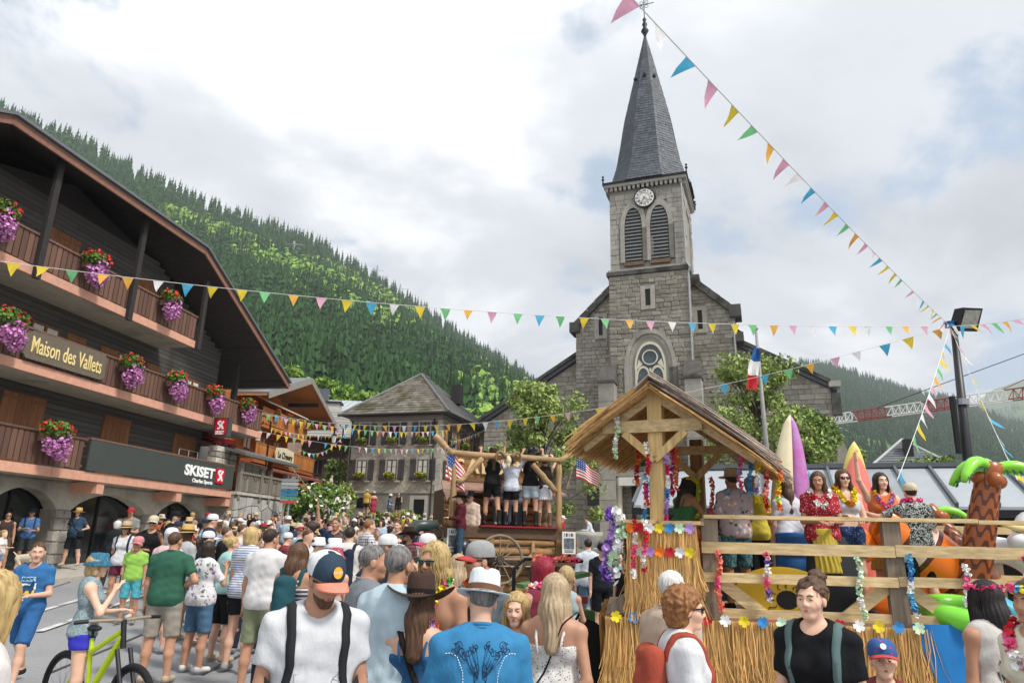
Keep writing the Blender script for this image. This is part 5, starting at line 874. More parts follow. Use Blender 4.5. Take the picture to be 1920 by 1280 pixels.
fl_cols = [M('silk_' + n, c, .7, .12, 4, 0, rnd=.15) for n, c in (('yellow', '#e6cf2c'), ('blue', '#3b86c4'), ('mint', '#c9e6c4'), ('lilac', '#b48fd0'), ('orange', '#ee7a1d'), ('red', '#c81f2e'), ('white', '#efeeec'), ('pink', '#ef5f92'), ('coral', '#f58a76'), ('lime', '#c8e23c'), ('purple', '#7d55b5'), ('cream', '#ece3a0'), ('magenta', '#d5246c'), ('green', '#2f9a48'), ('sky', '#5fb4dc'))]
FC = {k: fl_cols[i] for i, k in enumerate(('yellow', 'blue', 'mint', 'lilac', 'orange', 'red', 'white', 'pink', 'coral', 'lime', 'purple', 'cream', 'magenta', 'green', 'sky'))}
def flower_mesh():
 m = MB()
 for j in range(5):
  a = 6.283 * j / 5; c, s = math.cos(a), math.sin(a); p = [(.0, 0, 0), (.45, -.4, .12), (1, -.36, .25), (1, .36, .25), (.45, .4, .12)]; m.add([(x * c - y * s, x * s + y * c, z) for x, y, z in p], [(0, 1, 2), (0, 2, 3), (0, 3, 4)])
 return m.mesh('flower')
FLW = flower_mesh()
def flower_row(F, u0, u1, d, z, n, parent, size=.05, seed=0):
 o = list(FC.values())[:7]
 for i in range(n): u = u0 + (u1 - u0) * (i + .5) / n; p = obj('silk_flower', FLW, o[(i + seed) % 7], parent, loc=F(u, d, z)); p.rotation_euler = (math.pi / 2, i * 1.3, math.atan2(F.u[1], F.u[0])); p.scale = (size,) * 3
def lei(pts, cols, label, parent=None, r=.045, seed=0, name='lei', step=.042, wave=1.0, base=None):
 """garland of silk blossoms along a path; alone it is a thing, on a person it is a part"""
 rg = np.random.RandomState(seed); P = np.array(pts, float); L = np.r_[0, np.cumsum(np.linalg.norm(np.diff(P, axis=0), axis=1))]; n = max(4, int(L[-1] / step)); ms = {}
 for i in range(n):
  s = L[-1] * (i + .5) / n; c = np.array([np.interp(s, L, P[:, k]) for k in range(3)]); ck = cols[(i // 3) % len(cols)] if rg.rand() < .8 else cols[rg.randint(len(cols))]; m = ms.setdefault(ck, MB()); petals(m, c, np.array([r, r, r]) * .75, 10, r * .48, rg, 1)
 t = empty(name, tuple(base if base is not None else P[-1]), label, 'lei', 'flower leis on the surf float') if parent is None else None; ks = list(ms)
 if t is None: 
  o = None
  for k in ks:
   q = ms[k].build('lei', FC[k], parent if o is None else o, keep=False, kind='stuff')
   if o is None: o = q
  return o
 for k in ks: ms[k].build('blossoms', FC[k], t, kind='stuff')
 return t
def surf_float():
 F = SF; t = empty('parade_float', F(3.5, 1.3, 0), 'flatbed parade float with raffia skirt and pale board railing', 'float'); L = 9.0; D = 2.6; r = np.random.RandomState(1)
 for k in range(12): MB().fb(F, 0, L, k * D / 12 + .005, (k + 1) * D / 12 - .005, DZ - .06, DZ).build('deck_plank', wood('deck', '#9a7f66', .85, 0, rnd=.2, stain=('#b9665a', 1.5, .6, .7)), t)
 MB().fb(F, .1, L, .1, D - .1, .75, DZ - .06).build('chassis', black_m, t)
 for u in (1.6, 2.5, 6.4):
  for d in (.25, D - .35): 
   q = Frame(F(u, d, 0)[:2], F.u[:2]); m = MB(); m.tube([q(0, -.12, .42), q(0, .12, .42)], .42, 18); w = m.build('wheel', M('tyre', '#1c1c1d', .85, .1, 9, .2), t); MB().tube([q(0, -.13, .42), q(0, .13, .42)], .2, 12).build('hub', steel, w)
 m = MB(); strands(m, F, 0, 3.3, -.04, DZ - .03, .36, 4200, r, .0065, .08, .035); strands(m, F, 0, 3.3, -.07, DZ - .03, .42, 1300, r, .005, .14, .07); m.build('raffia_skirt', straw, t, kind='stuff')
 S = Frame(F(0, 0, 0)[:2], F.d[:2]); m = MB(); strands(m, S, 0, D, .04, DZ - .03, .36, 1800, r, .0065, .08, .035); m.build('raffia_skirt', straw, t, kind='stuff')
 m = MB(); nn = 14; pts = [(4.4 + .35 * k / nn + .02 * math.sin(k), ) for k in range(nn + 1)]
 for i in range(30):
  for j in range(10):
   def P(a, b): u = fu(1690) + 4.6 * a + .3 * (1 - a) * b; return F(u, -.07 - .03 * math.sin(a * 40 + b * 2) - .05 * b, DZ + .02 - 1.0 * b)
   m.add([P(i / 30, j / 10), P((i + 1) / 30, j / 10), P((i + 1) / 30, (j + 1) / 10), P(i / 30, (j + 1) / 10)], [(0, 3, 2, 1)])
 m.build('blue_drape', M('blue_cloth', '#1d6fae', .85, .12, 3, .2, rnd=0), t, True)
 flower_row(F, .02, 3.25, -.12, DZ - .02, 17, t, .058)
 # railing
 posts = [fu(1334, 0), fu(1680, 0), fu(2020, 0), fu(2360, 0)]
 for i, u in enumerate(posts):
  MB().fb(F, u - .09, u + .09, .0, .1, DZ - .05, DZ + 1.03).build('rail_post', old_post, t)
  for s in (-1, 1):
   if (i, s) != (0, -1): MB().beam(F(u + s * .1, .06, DZ + .36), F(u + s * .55, .06, DZ + .02), .05, .13).build('brace', pale, t)
 for i in range(3):
  a, b = posts[i], posts[i + 1]
  for z0, z1, d in ((.36, .46, -.035), (.66, .78, -.035)): MB().fb(F, a + (-.1 if i == 0 else .003), b - .003, d, d + .03, DZ + z0 + .01 * i, DZ + z1 + .01 * i).build('rail_board', pale, t)
 MB().fb(F, 1.1, 3.9, -.05, .12, DZ + 1.03, DZ + 1.07).build('top_rail', pale, t); MB().fb(F, 3.905, 9, -.05, .12, DZ + 1.02, DZ + 1.06).build('top_rail', pale, t); MB().fb(F, 1.2, 4, .02, .1, DZ, DZ + .09).build('toe_board', pale, t)
 for u in (3.2, 5.2, 7.2): MB().fb(F, u - .06, u + .06, D - .1, D, DZ, DZ + 1).build('rail_post', old_post, t)
 for z in (.35, .68, .98): MB().fb(F, 2.6, 9, D - .14, D - .105, DZ + z, DZ + z + .1).build('rail_board', pale, t)
 MB().beam(F(.05, -.02, DZ + .02), F(.62, -.02, DZ + .42), .05, .14).build('brace', old_post, t)
 return t
surf_float()
HY = rad(25); HF = Frame(SF(.62, .12, 0)[:2], (math.cos(HY), -math.sin(HY)))
def hut():
 F = HF; t = empty('thatched_hut', F(0, .8, DZ), 'beach bar hut with thatched roof and raffia counter on the float', 'hut'); r = np.random.RandomState(3); D = 2.1
 MB().fb(F, -.085, .085, -.08, .08, DZ, 3.6).build('post', pale_z, t); MB().fb(F, .0, .17, D - .1, D + .06, DZ, 3.3).build('post', wood('brown_post', '#8a6a45', .8, 2), t)
 MB().fb(F, -.62, .55, -.13, -.085, 3.1, 3.24).build('cross_beam', pale, t); MB().fb(F, -.5, .62, D - .15, D - .105, 3.08, 3.2).build('cross_beam', pale, t)
 for s in (-1, 1): MB().beam(F(0, -.105, 2.78), F(s * .36, -.105, 3.1), .045, .09).build('brace', pale_z, t); MB().beam(F(.08, D - .12, 2.75), F(.08 + s * .34, D - .12, 3.08), .045, .09).build('brace', pale_z, t)
 ax, az = 0.0, 3.64; Lx, Lz = -.98, 2.93; Rx, Rz = 1.22, 2.72
 for s, (ex, ez) in enumerate(((Lx, Lz), (Rx, Rz))):
  for d in ((-.05,) if s == 0 else (-.05, D)): MB().beam(F(ax, d, az - .1), F(ax + (ex - ax) * .9, d, az + (ez - az) * .9 - .06), .05, .09).build('rafter', pale, t)
  for layer, (mt, off, n, ln) in enumerate(((straw2, -.02, 900, 1.0), (straw3 if s else straw2, .06 if s else .02, 900, 1.05))):
   m = MB()
   for i in range(n):
    d = -.3 + (D + .5) * r.rand(); s0 = r.choice([0, 0, .02, .3, .5]); s1 = min(ln + r.uniform(-.06, .07), s0 + r.uniform(.5, 1.0)); k = off + r.uniform(-.03, .035 + off); sk = r.normal() * .09; sg = 1 - .10 * 4 * .25
    f = lambda q: F(ax + (ex - ax) * q, d + sk * q, az + (ez - az) * q + k - .14 * q * (1 - q) * -1 * .5); b = f(s0); e = f(s1); m.tube([b, f((s0 + s1) / 2), e], [.012, .011, .005], 3, cap=False)
   m.build('thatch', mt, t, kind='stuff')
 m = MB()
 for i in range(160): d = -.35 + (D + .6) * i / 160; m.tube([F(-.16, d, az - .05 + r.uniform(-.02, .03)), F(0, d + .02, az + .09), F(.18, d, az - .03)], .012, 4, cap=False)
 m.build('ridge_thatch', straw3, t, kind='stuff')
 # counter
 MB().fb(F, -.34, .0, -.32, .15, 2.06, 2.1).build('counter_top', pale, t); MB().fb(F, .09, .5, -.3, .15, 2.05, 2.09).build('counter_top', pale, t); MB().fb(F, -.28, .44, -.2, -.16, DZ + .3, 2.05).build('counter_front', pale, t)
 m = MB(); strands(m, F, -.3, .46, -.24, 2.05, 1.42, 1500, r, .007, .16, .035); strands(m, F, -.3, .46, -.27, 1.78, 1.2, 1100, r, .007, .18, .06); m.build('raffia_fringe', straw, t, kind='stuff')
 S = Frame(F(-.32, -.2, 0)[:2], F.d[:2]); m = MB(); strands(m, S, 0, 1.9, .03, 2.05, 1.3, 900, r, .007, .2, .04); m.build('raffia_fringe', straw, t, kind='stuff'); flower_row(F, -.3, .46, -.34, 2.01, 7, t, .055, 4); flower_row(F, -.2, .45, -.33, 1.76, 6, t, .055, 2)
 hang = [((-.44, -.17, 3.3), .5, ['white', 'mint'], 'white lei hung over the cross beam end'), ((-.36, .5, 3.15), .62, ['orange', 'red'], 'orange red lei under the thatch next to the white one'), ((-.2, .6, 3.08), .68, ['cream', 'yellow'], 'pale yellow lei under the thatch'), ((.02, .7, 3.08), .66, ['magenta', 'pink'], 'magenta lei hanging beside the front post'), ((.1, .6, 3.0), .52, ['orange', 'orange'], 'thick orange lei hanging beside the front post'),
   ((-.1, -.12, 2.98), .72, ['white', 'magenta', 'red'], 'pink and white lei tied to the front post'), ((-.13, -.1, 2.62), .58, ['sky', 'blue', 'white'], 'blue lei hanging below the pink one on the front post'), ((.12, -.1, 2.85), .95, ['lilac', 'magenta', 'white', 'blue'], 'long purple and magenta lei down the front post'),
   ((.85, .6, 3.0), .5, ['lilac', 'pink'], 'lilac lei under the long thatch slope'), ((.96, .62, 2.98), .55, ['sky', 'blue'], 'turquoise lei under the long thatch slope'), ((1.04, .6, 2.93), .6, ['purple', 'yellow', 'white'], 'purple and yellow lei under the long thatch slope'), ((1.13, .6, 2.9), .68, ['red', 'coral'], 'bright red lei under the long thatch slope'), ((1.27, .6, 2.84), .6, ['lime', 'orange', 'yellow'], 'lime and orange lei, last under the long thatch slope'),
   ((.1, 1.9, 2.75), .55, ['lime', 'lime'], 'neon yellow lei on the rear hut post'), ((.1, 1.88, 2.2), .5, ['orange', 'coral'], 'orange lei on the rear hut post below the neon one'), ((.3, 1.85, 2.75), .6, ['coral', 'pink'], 'coral lei tied beside the rear hut post'), ((.42, 1.8, 2.15), .3, ['mint', 'white'], 'short mint lei below the coral one'),
   ((-.2, -.37, 2.1), .62, ['red', 'white', 'pink'], 'red and white lei draped over the raffia counter'), ((-.08, -.37, 2.1), .55, ['white', 'red', 'pink'], 'second red and white strand over the raffia counter')]
 for k, ((u, d, z), l, c, lb) in enumerate(hang): lei([F(u + .02 * math.sin(q), d, z - l * q / 6) for q in range(7)], c, lb, r=.04, seed=k)
 for k, (u, c, lb) in enumerate(((-.42, ['white', 'mint'], 'big white lei beside the counter corner'), (-.5, ['purple', 'lilac'], 'big violet lei beside the counter corner'))): lei([F(u + .05 * math.sin(q), -.3, 2.2 - .75 * q / 6) for q in range(7)], c, lb, r=.085, seed=30 + k, step=.05)
 F = SF
 for k, (u, z, l, c, lb) in enumerate(((fu(1345), 1.78, .62, ['coral', 'coral', 'pink'], 'coral lei tied round the first rail post'), (fu(1435), 1.78, .5, ['purple', 'white', 'pink'], 'purple and white lei on the railing before the yellow board'), (fu(1605), 1.76, .62, ['mint', 'white'], 'mint lei on the railing beside the black bodyboard'), (fu(1700), 1.8, .62, ['sky', 'blue', 'white'], 'blue lei tied to the second rail post'), (fu(1802), 1.72, .6, ['white', 'pink'], 'white and pink lei on the railing before the tall palm'), (fu(1915), 1.8, .5, ['magenta', 'white'], 'magenta lei on the railing near the unicorn ring'))): lei([F(u + .02 * math.sin(q * 1.3), -.07, z - l * q / 6) for q in range(7)], c, lb, r=.042, seed=60 + k)
hut()
# ------------------------------------------------------------------ boards, barrel and inflatables on the float
def board(base, top, w, m, label, name='surfboard', th=.06, cat='surfboard', stripe=None, yaw=0, pw=.55):
 base = np.array(base); top = np.array(top); ax = top - base; L = np.linalg.norm(ax); ax /= L; x = np.array([math.cos(yaw), math.sin(yaw), 0]); y = np.cross(ax, x); t = empty(name, tuple(base), label, cat); n = 22
 def body(k0, k1, mt, nm, off=0):
  mb = MB(); b = 0
  for i in range(n + 1):
   s = i / n; hw = w / 2 * (math.sin(math.pi * min(.999, max(.001, s ** .8 * .94 + .06)))) ** pw; p = base + ax * L * s
   for q in (k0, (k0 * .6 + k1 * .4), (k0 * .4 + k1 * .6), k1): mb.v.append(tuple(p + x * hw * q - y * (th / 2 * (1 - abs(q) ** 3 * .85) + off)))
   for q in (k1, (k0 * .4 + k1 * .6), (k0 * .6 + k1 * .4), k0): mb.v.append(tuple(p + x * hw * q + y * (th / 2 * (1 - abs(q) ** 3 * .85) + off)))
  for i in range(n):
   for k in range(8): mb.f.append((i * 8 + k, i * 8 + (k + 1) % 8, i * 8 + 8 + (k + 1) % 8, i * 8 + 8 + k))
  mb.f += [tuple(range(8))[::-1], tuple(n * 8 + k for k in range(8))]; return mb.build(nm, mt, t, True)
 if stripe: body(-1, .12, m, 'deck'); body(.12, 1, stripe, 'coloured_rail')
 else: body(-1, 1, m, 'deck')
 return t
gl = lambda n, c, r=.25: M(n, c, r, .05, 3, 0, rnd=0, spec=.5)
F = SF
board(F(fu(1478, 2.0), 2.0, DZ), np.array(at(1481, 778, 10.0)), .56, gl('cream_board', '#d9d2c4'), 'tall cream surfboard with lilac and magenta edge', stripe=M('lilac_fade', '#b79bd0', .3, .1, 2, 0, rnd=0, col2='#c24a9c'), yaw=-.1)
board(F(fu(1600, 2.1), 2.1, DZ), np.array(at(1601, 828, 10.0)), .5, gl('yellow_board', '#e0cf6a'), 'pale yellow surfboard behind the coral one', yaw=-.1)
board(F(fu(1622, 1.95), 1.95, DZ), np.array(at(1603, 850, 9.9)), .52, gl('coral_board', '#e5766a'), 'coral pink surfboard leaning behind the girls', yaw=-.1)
board(F(fu(1650, 2.2), 2.2, DZ), np.array(at(1625, 930, 10.2)), .5, gl('blue_board', '#2f7fc0'), 'blue surfboard low beside the coral one', yaw=-.1); board(F(fu(1520, 2.2), 2.2, DZ), np.array(at(1512, 880, 10.3)), .5, gl('teal_board', '#3f86a8'), 'teal board with its nose just above the red shirted girl', yaw=-.1)
board(F(fu(1563, .35), .35, DZ + .02), F(fu(1563, .35), .5, DZ + .9), .56, M('black_foam', '#25272a', .75, .1, 8, .1, rnd=0), 'black bodyboard standing behind the railing', 'bodyboard', .05, 'bodyboard', pw=.2, yaw=-.15)
def sun_board():
 p = np.array(F(fu(1462, .35), .35, DZ + .26)); t = empty('oval_board', tuple(F(fu(1462, .35), .35, DZ)), 'yellow oval skimboard with a black sun emblem', 'board'); E = Frame(p[:2], F.u[:2]); ring = [(.5 * math.cos(a), p[2] + .27 * math.sin(a)) for a in np.linspace(0, 6.283, 33)[:-1]]; o = MB().prism(ring, E, -.02, .02).build('deck', gl('skim_yellow', '#e2b81e'), t); zc = p[2] - .08; q = MB().prism([(.12 * math.cos(a) + .05, zc + .1 * math.sin(a)) for a in np.linspace(0, 6.283, 21)[:-1]], E, -.027, -.021).build('sun_disc', black_m, o)
 for k in range(12): a = k * .5236; pts = [(.05 + (.14 + .025 * j) * math.cos(a + .09 * math.sin(j * 1.6)), zc + (.12 + .022 * j) * math.sin(a + .09 * math.sin(j * 1.6))) for j in range(5)]; m = MB(); [m.beam(E(u0, -.024, z0), E(u1, -.024, z1), .006, .034 * (1 - j / 5), up=tuple(E.d)) for j, ((u0, z0), (u1, z1)) in enumerate(zip(pts[:-1], pts[1:]))]; m.build('sun_ray', black_m, o)
sun_board()
def barrel(u, d, label): 
 t = empty('barrel', F(u, d, DZ), label, 'barrel'); bl = gl('barrel_blue', '#1e5f9e', .4); MB().lathe([(0, 0), (.28, 0), (.29, .05), (.27, .1), (.3, .3), (.275, .33), (.3, .36), (.3, .6), (.275, .63), (.3, .66), (.28, .86), (.29, .9), (.26, .92), (0, .9)], F(u, d, DZ), 24).build('drum', bl, t, True)
barrel(fu(1503, 1.2), 1.2, 'blue plastic drum behind the railing')
# inflatables
brown_i = M('palm_vinyl', '#9c5429', .3, .08, 3, 0, rnd=0, spec=.5); band_i = M('palm_band', '#5a3226', .3, .1, 3, 0, rnd=0, spec=.5); green_i = M('frond_vinyl', '#86d43c', .3, .06, 3, 0, rnd=0, spec=.5); dgreen = M('frond_print', '#1f5c52', .35, .1, 3, 0, rnd=0)
def palm(b, e, r0, r1, label, fr=1.0):
 b = Vector(b); e = Vector(e); t = empty('inflatable_palm', tuple(b), label, 'inflatable'); n = 20; MB().tube([b.lerp(e, i / n) for i in range(n + 1)], [(r0 + (r1 - r0) * i / n) * (1 + .02 * math.sin(i * 3.1)) for i in range(n + 1)], 20).build('trunk', brown_i, t, True); ax = (e - b).normalized(); x = ax.cross(Vector((0, 1, 0))).normalized(); y = ax.cross(x)
 for k in range(9):                                   # zig-zag bands painted on the trunk
  m = MB(); q = 28; pts = []
  for j in range(q + 1): a = 6.283 * j / q; s = .06 + .1 * k + .028 * (1 if (j // 2) % 2 else -1) * (1 - abs((j % 2) - .0) * 0); p = b.lerp(e, s); rr = (r0 + (r1 - r0) * s) * 1.025; pts.append(p + x * rr * math.cos(a) + y * rr * math.sin(a))
  for u0, u1 in zip(pts[:-1], pts[1:]): m.add([u0 - ax * .03, u1 - ax * .03, u1 + ax * .03, u0 + ax * .03], [(0, 1, 2, 3)])
  m.build('trunk_band', band_i, t)
 for k in range(4): a = 1.6 * k; c = e - ax * .2 + (x * math.cos(a) + y * math.sin(a)) * r1; s = MB(); s.lathe([(0, -.09)] + [(.09 * math.cos(q), .09 * math.sin(q)) for q in np.linspace(-1.4, 1.4, 7)] + [(0, .09)], tuple(c), 12); s.build('coconut', brown_i, t, True)
 for k, (dx, lift, ln) in enumerate(((-1, .35, .8), (-.6, .3, .62), (1, .25, .95), (.3, .4, .7))):
  o = Vector((dx, (-.5, .3, -.2, .8)[k], 0)).normalized(); P = [e - ax * .1 + o * ln * fr * s + Vector((0, 0, (lift * .6 * math.sin(s * 2.6) - .34 * s * s) * fr)) for s in np.linspace(0, 1, 10)]; f = MB().tube(P, [.1 * fr * math.sin(.5 + s * 2.4) + .02 for s in np.linspace(0, 1, 10)], 10, flat=.8).build('frond', green_i, t, True); lf = MB(); r = random.Random(k)
  for i in range(1, 9):
   for h in range(2): q = P[i].lerp(P[min(9, i + 1)], h * .5); w = .035 * fr; l = .17 * fr * math.sin(.6 + i * .25); lf.add([q + o * -w, q + o * w, q + o * (w * .2) + Vector((0, -.02, -l)), q - o * (w * .8) + Vector((0, -.02, -l * .9))], [(0, 1, 2, 3)])
  lf.build('leaflets', green_i, f); pr = MB()
  for i in range(2, 9): q = P[i] + Vector((0, -.085 * fr, -.03)); w = .02 * fr; l = .12 * fr; pr.add([q + o * -w, q + o * w, q + o * (w + .02) + Vector((0, 0, -l)), q + Vector((0, 0, -l * .8))], [(0, 1, 2, 3)])
  pr.build('leaf_print', dgreen, f)
palm(F(fu(1798, .9), .9, DZ), np.array(at(1858, 866, 8.25)), .2, .12, 'tall inflatable palm tree with brown zigzag trunk', .66)
palm(F(fu(1850, 2.3), 2.3, DZ + .35), np.array(at(1738, 950, 10.2)), .17, .1, 'smaller inflatable palm lying tilted behind the leaf shirted person', .55)
def ellip(c, r, n=16, m=10, tilt=None):
 mb = MB(); mb.lathe([(max(.0005, math.cos(a)), math.sin(a)) for a in np.linspace(-1.5708, 1.5708, m)], (0, 0, 0), n); R = tilt.to_3x3() if tilt else Matrix.Identity(3)
 mb.v = [tuple(R @ Vector((x * r[0], y * r[1], z * r[2])) + Vector(c)) for x, y, z in mb.v]; return mb
def clownfish():
 c = np.array(F(fu(1742, 1.0), 1.0, DZ + .68)); t = empty('inflatable_fish', tuple(F(fu(1742, 1.0), 1, DZ)), 'orange inflatable striped fish carried beside the railing', 'inflatable'); om = gl('fish_orange', '#ee7a24'); wm = gl('fish_white', '#f2d2c4'); bm_ = gl('fish_dark', '#5a3026'); R = Matrix.Rotation(rad(-38), 4, 'Y'); ux = Vector(F.u)
 ax = (R @ Vector((1, 0, 0))); sec = [(-.62, -.38, om), (-.38, -.32, bm_), (-.32, -.1, wm), (-.1, -.04, bm_), (-.04, .3, om), (.3, .35, bm_), (.35, .55, wm), (.55, .62, bm_), (.62, .78, om)]
 for s0, s1, mt in sec:
  prof = [(max(.002, .34 * math.sqrt(max(0, 1 - ((s0 + (s1 - s0) * k / 4) / .8) ** 2))), s0 + (s1 - s0) * k / 4) for k in range(5)]; mb = MB(); mb.lathe(prof, (0, 0, 0), 18, 1, .72); RR = Matrix.Rotation(rad(90 + 38), 4, 'Y'); mb.v = [tuple(RR @ Vector(v) + Vector(c)) for v in mb.v]; mb.build('body_band', mt, t, True)
 for (du, dz, r) in ((-.1, .36, (.2, .05, .12)), (-.55, -.5, (.24, .06, .16)), (-.75, .1, (.2, .05, .2)), (-.05, -.42, (.2, .06, .12))): ellip(c + F.u * du + np.array([0, -.05, dz]), r).build('fin', om, t, True)
clownfish()
def torus(c, R, r, m, t, nm, n=36, k=12, a0=0, a1=6.283, tilt=None):
 mb = MB(); ang = np.linspace(a0, a1, n + 1); T = tilt or Matrix.Identity(4); mb.tube([tuple(T @ Vector((R * math.cos(a), R * math.sin(a), 0)) + Vector(c)) for a in ang], r, k, cap=abs(a1 - a0) < 6.2); return mb.build(nm, m, t, True)
def unicorn():
 c = np.array(F(fu(1893, .9), .9, DZ + .4)); t = empty('unicorn_ring', tuple(F(fu(1893, .9), .9, DZ)), 'white inflatable unicorn swim ring with rainbow tail', 'inflatable'); w = gl('vinyl_white', '#e9e9ec'); T = Matrix.Rotation(rad(62), 4, 'X')
 cols = [gl('ring_pink', '#e77fc0'), gl('ring_cyan', '#4fb8d6'), gl('ring_lime', '#b7e05a'), w, w, w]
 for i in range(6): torus(c, .42, .15, cols[i], t, 'ring_segment', 10, 12, 2.2 + i * 1.047, 2.2 + (i + 1) * 1.047, T)
 h = c + np.array([.25, -.1, .55]); ellip(h, (.2, .16, .26)).build('head', w, t, True); ellip(h + [-.17, -.03, -.08], (.14, .11, .1)).build('muzzle', w, t, True); MB().tube([tuple(h + [-.12, -.06, .05]), tuple(h + [-.5, -.12, .12])], [.06, .008], 10).build('horn', gl('horn_gold', '#e6cf8a'), t, True); ellip(h + [-.13, -.14, .03], (.02, .015, .035)).build('eye', black_m, t, True); MB().tube([tuple(h + [.15, 0, .25]), tuple(h + [.22, 0, -.1]), tuple(h + [.1, 0, -.5])], [.07, .1, .05], 8).build('mane', cols[0], t, True)
unicorn()
g = empty('swim_ring', F(fu(1790, .25), .5, DZ), 'lime green swim ring lying on the deck edge', 'inflatable'); torus(F(fu(1790, .25), .25, DZ + .12), .3, .12, gl('ring_green', '#7ed63f'), g, 'ring', tilt=Matrix.Rotation(rad(10), 4, 'X'))
# ================================================================== THE SALOON FLOAT
log_m = wood('debarked_log', '#a88a64', .8, 0, rnd=.15, scale=10, var=.4); logz = wood('log_post', '#ad8d64', .8, 2, rnd=.15, scale=10, var=.4); slab_m = wood('rough_slab', '#8a6842', .85, 0, rnd=.3, scale=9, var=.45); dkwood = wood('stained_beam', '#5a4634', .8, 0, rnd=.15); redtrim = M('red_carpet', '#8e1f2c', .8, .1, 6, .1)
SA = rad(17); WF = Frame((-1.42, 17.8), (math.cos(SA), math.sin(SA))); WZ = 2.2
def saloon():
 F = WF; t = empty('saloon_float', F(1.4, 1.2, .4), 'western saloon parade float built of rough logs', 'float'); r = random.Random(6); L = 2.85; D = 1.7
 def log(p, q, ra, rb=None, nm='log', m=log_m):
  p, q = Vector(p), Vector(q); n = 7; MB().tube([p.lerp(q, i / n) + Vector((r.uniform(-.012, .012), r.uniform(-.012, .012), r.uniform(-.015, .015))) for i in range(n + 1)], [ra + ((rb or ra) - ra) * i / n + r.uniform(-.006, .006) for i in range(n + 1)], 9).build(nm, m, t, True)
 log(F(.05, 0, 2.1), F(.05, 0, 3.9), .085, .08, 'log_post', logz); log(F(L, 0, 2.1), F(L, 0, 3.85), .085, .075, 'log_post', logz); log(F(-.15, -.03, 3.95), F(L + .12, -.03, 3.92), .085, .07); log(F(-.5, -.06, 4.35), F(.0, -.05, 3.9), .09, .08); log(F(L, -.05, 3.88), F(L + .5, -.05, 4.3), .07, .065); log(F(.15, -.06, 3.2), F(.75, -.06, 3.85), .075, .07); log(F(L - .1, -.1, 3.1), F(L - .75, -.1, 3.78), .08, .075)
 MB().fb(F, -.1, L + .45, -.06, D + 1.2, WZ - .28, WZ - .02).build('platform', dkwood, t); MB().fb(F, .75, L - .05, -.16, .1, WZ - .018, WZ + .02).build('red_edge', redtrim, t); MB().fb(F, .75, L - .05, .1, D, WZ - .019, WZ + .005).build('stage', redtrim, t)
 # log base below the stage
 for k in range(6): z = .72 + k * .22; log(F(.1, .05, z), F(L + .3, .05, z), .11, .1, 'base_log', slab_m)
 MB().fb(F, -.1, L + 1.1, -.3, -.1, 1.28, 1.42).build('side_beam', dkwood, t)
 for u in (.95, L - .1, L + .3): MB().fb(F, u, u + .16, -.12, -.02, .6, 1.92).build('stake', slab_m, t)
 MB().beam(F(1.5, -.14, .85), F(2.15, -.14, 1.6), .05, .1).build('brace', log_m, t); MB().beam(F(2.1, -.14, 1.6), F(2.45, -.14, .8), .05, .1).build('brace', log_m, t); MB().fb(F, 2.1, 2.18, -.1, -.04, .7, 1.85).build('upright', log_m, t)
 for u in (.2, 2.7): 
  q = Frame(F(u, .6, 0)[:2], F.u[:2]); MB().tube([q(0, -.55, .75), q(0, .0, .75)], .42, 16).build('wheel', M('tyre', '#1c1c1d', .85), t)
 MB().fb(F, -.1, L + 1.0, .4, D + 1, .55, .8).build('chassis', black_m, t)
 # posters
 for i, u in enumerate((-.12, L - .02)):
  o = MB().fb(F, u, u + .36, -.32, -.305, WZ - .62, WZ - .08).build('poster', M('poster_paper', '#d7d7d3', .7, .05, 4, 0, rnd=0), t); [MB().fb(F, u + .05 + .045 * q, u + .05 + .045 * q + (.012, .03, .018)[q % 3], -.326, -.322, WZ - .2, WZ - .12).build('print_mark', black_m, o) for q in range(6)]; MB().fb(F, u + .04, u + .32, -.326, -.322, WZ - .5, WZ - .24).build('picture', M('poster_ink', '#5d6065', .7, .8, 14, 0, rnd=0), o)
  for k in range(2): MB().fb(F, u + .06, u + .3, -.326, -.322, WZ - .58 + k * .035, WZ - .565 + k * .035).build('print_line', black_m, o)
 # cabin behind the stage
 MB().fb(F, .2, L + .2, D, D + 1.5, WZ, 3.2).build('cabin_core', dkwood, t)
 for k in range(5): z = WZ + .1 + k * .2; log(F(.2, D - .02, z), F(L + .25, D - .02, z), .1, .095, 'cabin_log', slab_m)
 MB().fb(F, 1.7, 2.15, D - .16, D - .125, WZ, 3.1).build('doorway', black_m, t); MB().fb(F, 1.62, 1.7, D - .2, D - .1, WZ, 3.1).build('red_jamb', redtrim, t)
 MB().slab([F(.0, D - .75, 3.12), F(L + .6, D - .75, 3.12), F(L + .45, D + .1, 3.42), F(.1, D + .1, 3.42)], .05).build('porch_roof', M('rusty_sheet', '#8d6f5f', .8, .25, 5, .2), t)
 for k in range(4): z = 3.42 + k * .2; MB().fb(F, .3 + .04 * (k % 2), L - .02 * k, D - .02, D + .05, z, z + .19).build('sign_plank', slab_m, t)
 for i, ch in enumerate('SALOON'): put_text('sign_letter', ch, .52, F, .58 + i * .36, D - .06, 3.8, M('pale_letter', '#d9bd8d', .7, .1, 9, 0), t, bold=.014, ext=.03)
 for k in range(6): u = .1 + k * .56; o = obj('porch_pennant', PEN[k], M('jute_pennant', '#a58a7c', .8, .25, 14, 0), t, loc=F(u, D - .78, 3.1)); o.rotation_euler[2] = SA; o.scale = (.24, .24, .24)
